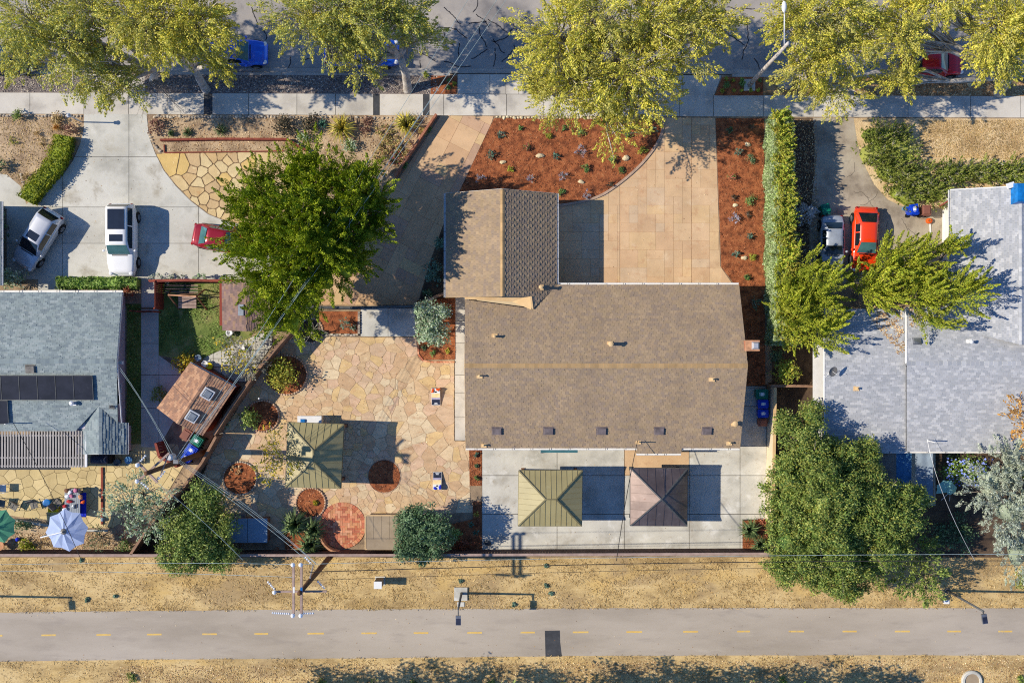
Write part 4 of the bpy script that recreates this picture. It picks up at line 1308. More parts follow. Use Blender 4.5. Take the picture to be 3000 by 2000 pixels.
def walls(parent, poly, z0, z1, mat):
    return MB().prism(poly, z0, z1).build('wall', mt[mat], parent)


# ------------------------------------------------------------------ main house
EZ, RZ, GZ = 2.55, 4.7, 4.3
house = E('house', 'brown shingle roofed house with attached garage wing in the middle', 'house', P(1770, 1070, 0))
NE, SE = P(2165, 834, EZ), P(2168, 1312, EZ)
NW, SW = P(1364, 834, EZ), P(1364, 1312, EZ)
RE, RW = P(2191, 1071, RZ), P(1361, 1071, RZ)
plN = Plane(NE, NW, RW); plS = Plane(SW, SE, RE)
gE0, gE1 = P(1631, 567, EZ), P(1631, 868, EZ)
gW0, gW1 = P(1306, 566, EZ), P(1306, 871, EZ)
gR0, gR1 = P(1472, 553, GZ), P(1472, 868, GZ)
plGE = Plane(gE0, gE1, gR0); plGW = Plane(gW0, gW1, gR0)
xe = P(1150, 0).x
walls(house, [(NW.x + .5, NW.y - .6), (NW.x + .5, SW.y + .6), (SE.x - .45, SE.y + .6), (NE.x - .45, NE.y - .6)], 0, 2.5, 'stucco')
walls(house, [(gW0.x + .45, gW0.y - .5), (gE0.x - .45, gE0.y - .5), (gE0.x - .45, NE.y - .62), (gW0.x + .45, gW1.y + .3)], 0, 2.5, 'stucco')
for (xx, pa, pb, top) in ((RE.x - .5, NE, SE, RE), (RW.x + .55, NW, SW, RW)):
    MB().add([(xx, pa.y - .6, 2.45), (xx, pb.y + .6, 2.45), (xx, top.y, RZ - .3)], [(0, 1, 2)]).build('gable_wall', mt['stucco'], house)
for yy in (gR0.y - .45, gR1.y + .1):
    MB().add([(gW0.x + .45, yy, 2.45), (gE0.x - .45, yy, 2.45), (gR0.x, yy, GZ - .25)], [(0, 1, 2)]).build('gable_wall', mt['stucco'], house)
# north slope: garage roof cuts over its west part
nf = [NE, P(1632, 834, EZ) + Vector((0, 0, 0)), plN.at(1632, 838), plN.at(1556, 908), plN.at(1362, 895), RW, RE]
nf = [NE, plN.at(1634, 834), plN.at(1560, 905), plN.at(1362, 878), RW, RE]
roof_face(house, nf, 'shingle', nind=300, seed=4)
roof_face(house, [SW, SE, RE, RW], 'shingle', nind=0, seed=5)
vy = plN.at(1560, 905)
roof_face(house, [gE1 * 0 + plGE.at(1631, 836), plGE.at(1631, 567), gR0, plGE.at(1472, 868), plGE.at(1555, 868), plGE.at(1560, 905)], 'shingle', nind=0, seed=6, jog=.06, t=.018, tw=.2, th=.19, alt=True)
roof_face(house, [gW0, gW1, gR1, gR0], 'shingle', nind=0, seed=7)
# pale saddle flashing behind the garage ridge
m = MB()
m.add([plN.at(1362, 876) + Vector((0, 0, .05)), plN.at(1500, 884) + Vector((0, 0, .07)), plN.at(1556, 907) + Vector((0, 0, .07)), plN.at(1555, 866) + Vector((0, 0, .55)), plN.at(1362, 868) + Vector((0, 0, .1))], [(0, 1, 3, 4), (1, 2, 3)])
m.build('flashing', mt['beige'], house)
MB().beam(plGE.at(1555, 868) + Vector((0, 0, .02)), plGE.at(1560, 905) + Vector((0, 0, .02)), .12, .03).build('flashing', mt['beige'], house)
ridge_caps(house, RW + Vector((0, 0, .02)), RE + Vector((0, 0, .02)), 'ridge', w=.15, step=.30)
ridge_caps(house, gR1 + Vector((0, 0, .02)), gR0 + Vector((0, 0, .02)), 'ridge', w=.14, step=.30, sl=.47)
gutter(house, plN.at(1636, 834), NE, (0, 1, 0))
gutter(house, SW, P(1866, 1312, EZ), (0, -1, 0))
gutter(house, P(1998, 1312, EZ), SE, (0, -1, 0))
gutter(house, gW1, gW0, (-1, 0, 0))
gutter(house, gE0, plGE.at(1631, 832), (1, 0, 0))
# barge boards
for a, b_ in ((NE, RE), (RE, SE), (NW, RW), (RW, SW), (gW0, gR0), (gR0, gE0), (gW1, gR1)):
    MB().beam(Vector(a) - Vector((0, 0, .10)), Vector(b_) - Vector((0, 0, .10)), .03, .17).build('barge_board', mt['white' if a in (gW0, gR0) else 'beige'], house)
# small pop-out roof over the back door
pz = plS.z(0, P(0, 1312, EZ).y)
a_, b2 = P(1866, 1311, EZ + .01), P(1997, 1311, EZ + .01)
dy = Vector((0, -.40, -.16))
roof_face(house, [a_ + dy, b2 + dy, b2, a_], 'shingle', nind=0, seed=8, thick=.08)
gutter(house, a_ + dy, b2 + dy, (0, -1, 0))
for (px, py, h) in ((1405, 1098, .4), (1417, 1301, .3), (2085, 1108, .3), (2136, 1294, .3)):
    vent_pipe(house, plS, px, py + 2, h=h, r=.05)
vent_pipe(house, plS, 2150, 1240, h=.35, r=.12)
vent_pipe(house, plN, 1449, 985, h=.45, r=.07); vent_pipe(house, plN, 1786, 1007, h=.75, r=.11); vent_pipe(house, plGE, 1584, 842, h=.55, r=.09)
for px in (1456, 1607, 1762, 1931, 2071): box_vent(house, plS, px, 1261, .62)
for px in (1870,):
    p = plS.at(px, 1294)
    m = MB().tube([p, p + Vector((0, 0, .9))], .035, n=8)
    m.box(p + Vector((0, 0, .03)), (.36, .3, .03))
    m.build('service_mast', mt['beige'], house)
# chimney at the east gable
ch = MB()
cz = RE.z
c0 = P(2188, 1012, 4.2)
ch.box((c0.x + .25, c0.y, 2.3), (.85, .62, 4.6))
chm = ch.build('chimney', mt['brickwall'], house)
for k in range(14):
    for i in range(2):
        MB().box((c0.x - .02 + .42 * i - (0 if k % 2 else .08) + .03, c0.y - .318, .3 + k * .31), (.38, .03, .27)).build('brick', mt['brick'], chm)
cp = MB().box((c0.x + .25, c0.y, 4.64), (.92, .7, .09))
cp.build('cap', mt['terracotta'], chm)
cp = MB().box((c0.x + .42, c0.y, 4.80), (.46, .5, .22), taper=.6)
cp.build('spark_cover', mt['galv'], chm)
# windows and doors facing the back pad and the drive
def window(parent, c, w, h, n, fm='white', gm='glass', sill=True):
    c = Vector(c); n = Vector(n)
    s = Vector((-n.y, n.x, 0)); z = Vector((0, 0, 1))
    m = MB()
    for (a, bb) in ((c - s * w / 2 - z * h / 2, c + s * w / 2 - z * h / 2), (c - s * w / 2 + z * h / 2, c + s * w / 2 + z * h / 2), (c - s * w / 2 - z * h / 2, c - s * w / 2 + z * h / 2), (c + s * w / 2 - z * h / 2, c + s * w / 2 + z * h / 2), (c - z * h / 2, c + z * h / 2)):
        m.beam(a + n * .02, bb + n * .02, .08, .08, up=n)
    wf = m.build('window', mt[fm], parent)
    g = MB()
    g.add([c - s * w / 2 - z * h / 2 + n * .012, c + s * w / 2 - z * h / 2 + n * .012, c + s * w / 2 + z * h / 2 + n * .012, c - s * w / 2 + z * h / 2 + n * .012], [(0, 1, 2, 3)])
    g.build('pane', mt[gm], wf)
ys = SE.y + .6
for px, w in ((1480, 1.4), (1640, 2.2), (2060, 2.0)): window(house, (P(px, 0).x * .96, ys - .004, 1.4), w, 1.2, (0, -1, 0))
yn = NE.y - .6
for px, w in ((1760, 1.8), (1900, 1.0), (2050, 2.0)): window(house, (P(px, 0).x * .96, yn + .004, 1.4), w, 1.3, (0, 1, 0))
m = MB()
for k in range(4): m.box((gE0.x - .43, gE0.y - 3.6, .3 + k * .55), (.05, 4.4, .53))
m.build('garage_door', mt['white'], house)
# awning trim on the back wall
MB().box(P(1638, 1318, 2.35) + Vector((0, 0, 0)), (2.5, .34, .04)).build('door_canopy', mt['glasssky'], house)
MB().beam(P(1586, 1318, 2.2), P(1583, 1326, .1), .06, .06).build('downpipe', mt['white'], house)

# ------------------------------------------------------------------ left neighbour house
ez, rz = 2.6, 3.5
lh = E('house', 'grey-green shingle roofed bungalow with solar panels at the left edge', 'house', P(180, 1060, 0))
a0, a1 = P(-200, 856, ez), P(358, 856, ez)
r0_, r1 = P(-200, 1058, rz), P(342, 1058, rz)
s0, s1 = P(-200, 1262, ez), P(356, 1232, ez)
plLN = Plane(a0, a1, r1); plLS = Plane(r0_, r1, P(-200, 1262, ez))
s1 = plLS.at(355, 1238); s0 = plLS.at(-200, 1262); s2 = plLS.at(222, 1262)
roof_face(lh, [a1, a0, r0_, r1], 'shinglegreen', nind=150, seed=11, tw=.3, th=.15)
roof_face(lh, [s0, s2, plLS.at(290, 1188), plLS.at(345, 1236), r1 - Vector((0.0, 0.0, 0.0)), r0_], 'shinglegreen', seed=12, tw=.3, th=.15)
ridge_caps(lh, r0_ + Vector((0, 0, .02)), r1 + Vector((0, 0, .02)), 'shinglegreen', w=.16, step=.30, sl=.2)
gz = plLS.at(290, 1188).z
gr0, gr1 = plLS.at(290, 1188), P(290, 1330, gz)
el, er = P(222, 1330, gz - .75), P(371, 1330, gz - .75)
plEL = Plane(gr0, gr1, el); plER = Plane(gr0, gr1, er)
roof_face(lh, [plEL.at(222, 1256), el, gr1, gr0], 'shinglegreen', seed=13, tw=.3, th=.15)
roof_face(lh, [er, plER.at(371, 1238), plER.at(345, 1236), gr0, gr1], 'shinglegreen', seed=14, tw=.32, th=.19, t=.04, jog=.1)
gutter(lh, a1, a0, (0, 1, 0)); gutter(lh, er, plER.at(371, 1238), (1, 0, 0), mat='galv')
for a, b_ in ((a1, r1), (r1, s1), (el, gr1), (gr1, er)):
    MB().beam(Vector(a) - Vector((0, 0, .10)), Vector(b_) - Vector((0, 0, .10)), .03, .17).build('barge_board', mt['white'], lh)
wx = P(367, 0).x
walls(lh, [(P(-200, 0).x, P(0, 868).y), (wx, P(0, 868).y), (wx, P(0, 1246).y), (P(-200, 0).x, P(0, 1246).y)], 0, 2.5, 'pinkwall')
walls(lh, [(P(250, 0).x, P(0, 1246).y), (P(385, 0).x, P(0, 1246).y), (P(385, 0).x, P(0, 1318).y), (P(250, 0).x, P(0, 1318).y)], 0, 2.3, 'pinkwall')
g = MB(); g.add([(wx, P(0, 868).y, 2.45), (wx, P(0, 1246).y, 2.45), (wx, r1.y, rz - .2)], [(0, 1, 2)]); g.build('gable_wall', mt['pinkwall'], lh)
window(lh, (wx + .004, P(0, 1152).y, 1.45), 1.4, 1.3, (1, 0, 0))
vent_pipe(lh, plLS, 216, 1180, h=.3, r=.1, mat='galv'); vent_pipe(lh, plLS, 328, 1190, h=.25, r=.04, mat='lamp')
box_vent(lh, plLS, 90, 1080, .6, 'fabricgrey')
p = plLS.at(38, 1238)
MB().tube([p, p + Vector((0, 0, 1.0))], .035, n=8).build('service_mast', mt['galv'], lh)
p = P(352, 1062, 2.2)
MB().box(p, (.35, .22, .3)).build('meter_box', mt['white'], lh)
# solar panels: pool-heater mats laid up the south slope
u_ = (plLS.at(100, 1130) - plLS.at(0, 1130)).normalized(); n_ = plLS.n; v_ = n_.cross(u_)
for row, (y0, y1, cols) in enumerate(((1098, 1169, [(-48, 9), (11, 62), (64, 115), (117, 168), (170, 221), (223, 277)]), (1171, 1239, [(-70, -22), (-20, 29)]))):
    for i, (x0, x1) in enumerate(cols):
        q = [plLS.at(x0 - (4 if row == 0 else 0), y0), plLS.at(x1 - 4, y0), plLS.at(x1, y1), plLS.at(x0, y1)]
        m = MB()
        lo = [v + n_ * .12 for v in q]; hi = [v + n_ * .17 for v in q]
        m.add(lo + hi, [(4, 7, 6, 5), (0, 1, 2, 3)] + [(i_, 4 + i_, 4 + (i_ + 1) % 4, (i_ + 1) % 4) for i_ in range(4)])
        sp = m.build('solar_panel', mt['solar'], lh)
        for a, b_ in ((hi[0], hi[1]), (hi[2], hi[3]), (hi[1], hi[2])):
            MB().beam(a, b_, .035, .03).build('panel_rail', mt['lamp'], sp)
# slatted patio cover
pc = E('patio_cover', 'slatted white patio cover attached to the grey-green roofed bungalow', 'patio cover', P(120, 1310, 0))
sm = MB().beam((0, 0, 0), (0, -2.45, 0), .10, .035).mesh('slat', mt['corr'])
for i in range(38):
    px = -60 + i * 8.3
    p = P(px, 1262, 2.45)
    obj_from(sm, 'slat', pc, Matrix.Translation(p))
for py in (1275, 1340, 1364): MB().beam(P(-70, py, 2.38), P(252, py, 2.38), .09, .12).build('beam', mt['corr'], pc)
for px in (0, 120, 250): MB().beam(P(px, 1362, 0), P(px, 1362, 2.35), .1, .1).build('post', mt['corr'], pc)
MB().beam(P(253, 1262, 2.46), P(253, 1367, 2.46), .12, .14).build('beam', mt['white'], pc)
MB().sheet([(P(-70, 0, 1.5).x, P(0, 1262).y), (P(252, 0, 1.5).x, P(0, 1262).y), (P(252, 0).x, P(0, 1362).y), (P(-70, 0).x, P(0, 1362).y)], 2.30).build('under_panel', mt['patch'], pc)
# left edge: corner of the garage with grey siding
lg = E('garage', 'grey sided garage corner beyond the silver crossover at the left edge', 'garage', P(-60, 680, 0))
walls(lg, GL([(-300, 610), (14, 604), (12, 830), (-300, 830)]), 0, 2.4, 'fabricgrey')
roof_face(lg, [P(2, 836, 2.5), P(2, 590, 2.5), P(-120, 590, 3.4), P(-120, 836, 3.4)], 'shinglegreen', seed=17, tw=.3, th=.15)
gutter(lg, P(2, 836, 2.5), P(2, 590, 2.5), (1, 0, 0))

# ------------------------------------------------------------------ right neighbour house
rhz, rhr = 2.6, 3.75
rh = E('house', 'white and grey shingle roofed house at the right edge', 'house', P(2750, 1100, 0))
mN, mS = 915, 1322
q = dict(nw=P(2656, 900, rhz), ne=P(3350, 900, rhz), rw=P(2656, 1064, rhr), re=P(3350, 1064, rhr), sw=P(2656, 1322, rhz), se=P(3350, 1322, rhz))
plRN = Plane(q['nw'], q['ne'], q['rw']); plRS = Plane(q['sw'], q['se'], q['rw'])
roof_face(rh, [q['sw'], q['se'], q['re'], q['rw']], 'shinglewhite', nind=0, seed=21, tw=.30, th=.16)
roof_face(rh, [q['ne'], q['nw'], q['rw'], q['re']], 'shinglewhite', nind=0, seed=22, tw=.30, th=.16)
l = dict(nw=P(2415, 905, 2.45), ne=P(2655, 905, 2.45), rw=P(2415, 1098, 3.4), re=P(2655, 1098, 3.4), sw=P(2415, 1321, 2.45), se=P(2655, 1321, 2.45))
plWN = Plane(l['nw'], l['ne'], l['rw']); plWS = Plane(l['sw'], l['se'], l['rw'])
roof_face(rh, [l['sw'], l['se'], l['re'], l['rw']], 'shinglewhite', nind=200, seed=23, tw=.30, th=.16)
roof_face(rh, [l['ne'], l['nw'], l['rw'], l['re']], 'shinglewhite', nind=0, seed=24, tw=.30, th=.16)
w = dict(nw=P(2785, 556, rhz), sw=P(2785, 960, rhz), rn=P(2992, 545, 4.0), rs=P(2992, 1010, 4.0), en=P(3200, 556, rhz), es=P(3200, 960, rhz))
plWW = Plane(w['nw'], w['sw'], w['rn'])
roof_face(rh, [w['nw'], w['sw'], w['rs'], w['rn']], 'shinglewhite', nind=100, seed=25, tw=.30, th=.16)
roof_face(rh, [w['es'], w['en'], w['rn'], w['rs']], 'shinglewhite', nind=0, seed=26, tw=.30, th=.16)
ridge_caps(rh, w['rs'] + Vector((0, 0, .02)), w['rn'] + Vector((0, 0, .02)), 'shinglewhite', w=.16, step=.3, sl=.35)
ridge_caps(rh, q['rw'] + Vector((0, 0, .02)), P(3010, 1064, rhr) + Vector((0, 0, .02)), 'shinglewhite', w=.15, step=.3, sl=.3)
for a, b_ in ((q['nw'], q['rw']), (l['nw'], l['rw']), (l['rw'], l['sw']), (w['nw'], w['rn']), (w['rn'], w['en'])):
    MB().beam(Vector(a) - Vector((0, 0, .06)), Vector(b_) - Vector((0, 0, .06)), .06, .2).build('barge_board', mt['white'], rh)
gutter(rh, l['sw'], q['se'], (0, -1, 0)); gutter(rh, w['nw'], w['sw'], (-1, 0, 0))
walls(rh, [(P(2392, 0).x, P(0, 930).y), (P(3300, 0).x, P(0, 930).y), (P(3300, 0).x, P(0, 1305).y), (P(2392, 0).x, P(0, 1305).y)], 0, 2.38, 'whitewall')
walls(rh, [(P(2790, 0).x * .98, P(0, 585).y), (P(3150, 0).x, P(0, 585).y), (P(3150, 0).x, P(0, 931).y), (P(2790, 0).x * .98, P(0, 931).y)], 0, 2.45, 'whitewall')
window(rh, (P(2392, 0).x - .004, P(0, 1140).y, 1.5), 1.2, 1.0, (-1, 0, 0))
vent_pipe(rh, plRN, 2838, 1001, h=.4, r=.08, mat='white'); vent_pipe(rh, plWS, 2508, 1137, h=.25, r=.05)
box_vent(rh, plRN, 2686, 1000, .5, 'steel')
# flat white porch trim along the west wall
MB().box(P(2398, 1105, 2.3), (.75, 4.6, .08)).build('porch_trim', mt['whitewall'], rh)
# satellite dish on the lower roof
p = plWN.at(2425, 1095)
m = MB().tube([p, p + Vector((.1, .2, .55))], .025, n=6)
for k in range(2): m.tube([p + Vector((-.15 + k * .3, -.2, .02)), p + Vector((.05, .1, .4))], .015, n=5)
sd = E('satellite_dish', 'grey satellite dish standing on the white roof beside the junipers', 'satellite dish', p)
m.build('mast', mt['white'], sd)
ax = Vector((.35, -.3, .88)).to_track_quat('Z', 'Y').to_matrix()
MB().lathe(p + Vector((.1, .2, .6)), [(.03, .0), (.18, .02), (.33, .075), (.335, .082), (.31, .075), (.15, .03), (.02, .015)], 20, axis=ax).build('reflector', mt['fabricgrey'], sd, smooth=True)
MB().tube([p + Vector((.1, .2, .6)), p + Vector((.1, .2, .6)) + ax @ Vector((0, -.25, .3))], .012, n=5).build('feed_arm', mt['white'], sd)
def roof_litter(pl, poly, n, seed, mat='lf_litter'):
    pts = scatter_poly(poly, n, seed)
    rg = np.random.default_rng(seed)
    g = np.sin(pts[:, 0] * .11) * np.sin(pts[:, 1] * .13 + 1) + rg.normal(size=n) * .4
    pts = pts[g > -.2]
    C = np.array([list(pl.at(x, y) + pl.n * .04) for x, y in pts])
    N_ = len(C)
    d = rg.normal(size=(N_, 3)); d[:, 2] *= .2
    nn = rg.normal(size=(N_, 3)) * .3 + np.array([list(pl.n)])
    o = quads_obj('needle_litter', leaf_arrays(C, d, nn, .14 * rg.uniform(.6, 1.4, N_), .07), mt[mat], rh)
    o['kind'] = 'stuff'
roof_litter(plWN, [(2530, 900), (2640, 890), (2645, 950), (2652, 1030), (2630, 1040), (2605, 1000), (2560, 950)], 900, 5)
roof_litter(plRN, [(2660, 900), (2700, 910), (2690, 960), (2665, 960)], 160, 6)
# service mast on the south edge
p = plRS.at(2718, 1290)
MB().tube([p, p + Vector((0, 0, 1.0))], .04, n=8).build('service_mast', mt['white'], rh)
# corrugated lean-to roofs south of it
for (nm, lab, x0, x1, y0, y1, z0, z1, mat_) in (('corrugated_cover', 'corrugated lean-to roof half hidden under the big round tree', 2535, 2670, 1302, 1420, 2.3, 2.0, 'corr'), ('corrugated_cover', 'narrow corrugated blue-grey cover beside the torn parasol', 2683, 2735, 1302, 1460, 2.3, 2.0, 'corrblue')):
    e = E(nm, lab, 'cover', P((x0 + x1) / 2, (y0 + y1) / 2, 0), 'corrugated covers behind the white roofed house')
    nsh = max(1, int((x1 - x0) / 34))
    for s_ in range(nsh):
        m = MB()
        xa, xb = x0 + (x1 - x0) * s_ / nsh, x0 + (x1 - x0) * (s_ + 1) / nsh - .6
        N_ = int((xb - xa) / 1.6)
        vs = []
        for i in range(N_ + 1):
            px = xa + (xb - xa) * i / N_
            dz = .035 * (1 if i % 2 else -1)
            vs += [P(px, y0, z0) + Vector((0, 0, dz)), P(px, y1, z1) + Vector((0, 0, dz))]
        m.add(vs, [(2 * i, 2 * i + 1, 2 * i + 3, 2 * i + 2) for i in range(N_)])
        m.build('sheet', mt['paleblue_skyreflect' if (mat_ == 'corr' and s_ in (2,)) else mat_], e)  # one sheet has the sky's reflection painted in as its blue colour
    for px in (x0 + 2, x1 - 2):
        MB().beam(P(px, y1 - 2, 0), P(px, y1 - 2, z1 - .05), .09, .09).build('post', mt['wood'], e)
        MB().beam(P(px, y0 + 2, z0 - .07), P(px, y1, z1 - .07), .05, .1).build('rafter', mt['wood'], e)

# ------------------------------------------------------------------ sheds
s1 = E('shed', 'garden shed with purple-brown shingle roof under the big dark conifer', 'shed', P(720, 895, 0))
q = [P(650, 824, 2.2), P(652, 968, 2.2), P(790, 968, 2.2), P(790, 824, 2.2), P(720, 822, 2.7), P(720, 970, 2.7)]
roof_face(s1, [q[0], q[1], q[5], q[4]], 'shinglepink', nind=120, seed=31, tw=.28, th=.17)
roof_face(s1, [q[2], q[3], q[4], q[5]], 'shinglepink', nind=0, seed=32, tw=.28, th=.17)
walls(s1, GL([(672, 836), (790, 836), (790, 955), (672, 955)]), 0, 2.2, 'redwall')
MB().box(P(706, 908, 2.72), (.36, .75, .12)).build('skylight', mt['skylightdome'], s1)
s2 = E('shed', 'red walled shed with brown shingle roof and two skylights', 'shed', P(580, 1170, 0))
A_, B_, R1_, R2_, C_, D_ = P(460, 1195, 2.2), P(557, 1062, 2.2), P(614, 1094, 2.9), P(519, 1240, 2.9), P(690, 1133, 2.2), P(594, 1276, 2.2)
plS1 = Plane(A_, B_, R2_); plS2 = Plane(C_, D_, R1_)
roof_face(s2, [B_, A_, R2_, plS1.at(614, 1094)], 'shinglered', nind=100, seed=33, tw=.28, th=.15)
roof_face(s2, [D_, C_, plS2.at(614, 1094), plS2.at(519, 1240)], 'shinglered', nind=0, seed=34, tw=.28, th=.17, t=.025, jog=.1)
ridge_caps(s2, R2_ + Vector((0, 0, .02)), R1_ + Vector((0, 0, .02)), 'shinglered', w=.13, step=.26, sl=.3)
cen = (A_ + B_ + C_ + D_) / 4
walls(s2, [(cen.x + (v.x - cen.x) * .9, cen.y + (v.y - cen.y) * .93) for v in (A_, B_, C_, D_)], 0, 2.15, 'redwall')
MB().beam(B_ + Vector((0, 0, -.08)), C_ + Vector((0, 0, -.08)), .1, .1).build('barge_board', mt['white'], s2)
for (px, py) in ((608, 1152), (563, 1218)):
    p = plS2.at(px, py); n = plS2.n; u = (C_ - D_).normalized(); v = n.cross(u)
    mw = Matrix(((u.x, v.x, n.x, p.x), (u.y, v.y, n.y, p.y), (u.z, v.z, n.z, p.z), (0, 0, 0, 1)))
    m = MB()
    for (cx, cy, sx, sy) in ((0, .32, .72, .08), (0, -.32, .72, .08), (.32, 0, .08, .56), (-.32, 0, .08, .56)):
        m.box((0, 0, 0), (sx, sy, .2), M=mw @ Matrix.Translation((cx, cy, .1)))
    sk = m.build('skylight', mt['white'], s2)
    MB().box((0, 0, 0), (.56, .56, .14), M=mw @ Matrix.Translation((0, 0, .17)), taper=.75).build('dome', mt['skylightdome'], sk)
# flat roofed shed by the south fence
s3 = E('shed', 'flat roofed tan shed by the back fence beside the brick circle', 'shed', P(1150, 1555, 0))
walls(s3, GL([(1088, 1502), (1225, 1502), (1225, 1590), (1088, 1590)]), 0, 2.05, 'shedroof')
fr = [P(1070, 1509, 2.15), P(1235, 1509, 2.15), P(1235, 1608, 2.0), P(1070, 1608, 2.0)]
m = MB(); m.add([v - Vector((0, 0, .1)) for v in fr] + fr, [(4, 7, 6, 5)] + [(i, 4 + i, 4 + (i + 1) % 4, (i + 1) % 4) for i in range(4)] + [(0, 1, 2, 3)])
m.build('roof', mt['shedroof'], s3)
for i in range(4):
    MB().beam(fr[i] + Vector((0, 0, -.03)), fr[(i + 1) % 4] + Vector((0, 0, -.03)), .07, .12).build('roof_trim', mt['beige'], s3)
for k in range(1, 7):
    a = fr[0].lerp(fr[1], k / 7); b2 = fr[3].lerp(fr[2], k / 7)
    MB().beam(a + Vector((0, 0, .004)), b2 + Vector((0, 0, .004)), .018, .012).build('roof_seam', mt['shedroof'], s3)


# ------------------------------------------------------------------ gazebos with metal hip roofs
def strips(parent, face, name, mat, step, seam, dirn='down', seed=0, t=.012):
    """split a planar face into strips running up the slope, each a thin raised pan with a seam"""
    o, u, v, n, p2 = frame(face)
    if sum(q[1] for q in p2) < 0:
        face = [face[1], face[0]] + list(face[:1:-1]); o, u, v, n, p2 = frame(face)
    u0, u1 = min(q[0] for q in p2), max(q[0] for q in p2)
    k = max(1, round((u1 - u0) / step)); w = (u1 - u0) / k
    for i in range(k):
        q = clip_rect(p2, u0 + i * w + .008, u0 + (i + 1) * w - .008, -99, 99)
        if not q or abs(area(q)) < .004: continue
        f = lambda a, c: o + u * a[0] + v * a[1] + n * c
        nq = len(q)
        if area(q) < 0: q = q[::-1]
        m = MB()
        m.add([f(a, -.01) for a in q] + [f(a, t) for a in q], [tuple(range(nq, 2 * nq)), tuple(range(nq - 1, -1, -1))] + [(j, (j + 1) % nq, nq + (j + 1) % nq, nq + j) for j in range(nq)])
        vs_ = [a for a in q if abs(a[0] - (u0 + i * w + .008)) < 1e-4]
        if len(vs_) >= 2 and i > 0:
            lo_, hi_ = min(vs_, key=lambda a: a[1]), max(vs_, key=lambda a: a[1])
            if hi_[1] - lo_[1] > .05: m.beam(f(lo_, .02), f(hi_, .02), seam, .035, up=tuple(n))
        m.build(name, mt[mat], parent)
    # dark underlay sheet
    m = MB(); k2 = len(face)
    m.add([Vector(q_) - n * .02 for q_ in face], [tuple(range(k2))])
    m.build('underlay', mt['dark'], parent)


def gazebo(label, corners, z, hub, hz, mat, cap, step, posts, pm, group='gazebos with hipped metal roofs', inset=.25):
    cs = [P(x, y, z) for x, y in corners]                # TL, TR, BR, BL
    hb = [P(x, y, hz) for x, y in hub]
    c = sum(cs, Vector()) / 4
    e = E('gazebo', label, 'gazebo', (c.x, c.y, 0), group)
    TL, TR, BR, BL = cs
    if len(hb) == 1:
        h0 = h1 = hb[0]
        faces = [[TR, TL, h0], [BL, BR, h0], [TL, BL, h0], [BR, TR, h0]]
        hips = [(TL, h0), (TR, h0), (BR, h0), (BL, h0)]
    elif abs(hub[0][0] - hub[1][0]) < abs(hub[0][1] - hub[1][1]):
        h0, h1 = hb
        faces = [[TR, TL, h0], [BL, BR, h1], [TL, BL, h1, h0], [BR, TR, h0, h1]]
        hips = [(TL, h0), (TR, h0), (BR, h1), (BL, h1), (h0, h1)]
    else:
        h0, h1 = hb
        faces = [[TR, TL, h0, h1], [BL, BR, h1, h0], [TL, BL, h0], [BR, TR, h1]]
        hips = [(TL, h0), (BL, h0), (TR, h1), (BR, h1), (h0, h1)]
    for f in faces: strips(e, f, 'roof_pan', mat, step, .022)
    for a, b_ in hips:
        MB().beam(a + Vector((0, 0, .045)), b_ + Vector((0, 0, .045)), .085, .05).build('hip_cap', mt[cap], e)
    for i in range(4):
        a, b_ = cs[i], cs[(i + 1) % 4]
        MB().beam(a - Vector((0, 0, .10)), b_ - Vector((0, 0, .10)), .06, .16).build('eave_beam', mt[cap], e)
    for v in cs:
        p = v + (c - v) * inset / (c - v).length * 1.6
        m = MB().beam((p.x, p.y, 0), (p.x, p.y, z - .05), .13, .13)
        m.box((p.x, p.y, .05), (.24, .24, .1))
        m.build('post', mt[pm], e)
    return e

gazebo('large sage green metal roofed gazebo on the flagstone patio', [(843, 1237), (1007, 1243), (998, 1430), (836, 1425)], 2.5, [(918, 1320), (918, 1352)], 3.45, 'greenmetal', 'greendark', .42, 4, 'wood')
gazebo('sage green metal roofed gazebo on the concrete pad beside the brown one', [(1520, 1378), (1706, 1378), (1704, 1540), (1518, 1540)], 2.45, [(1598, 1462), (1630, 1462)], 3.3, 'greenmetal', 'greendark', .36, 4, 'wood')
gz3 = gazebo('purple-brown weathered metal roofed gazebo on the concrete pad', [(1847, 1371), (2014, 1372), (2013, 1540), (1847, 1539)], 2.1, [(1937, 1462)], 2.95, 'copper', 'lamp', .55, 4, 'lamp')
MB().beam(P(1850, 1536, 2.17), P(1935, 1464, 2.98), .07, .03).build('hip_cap', mt['rust'], gz3)
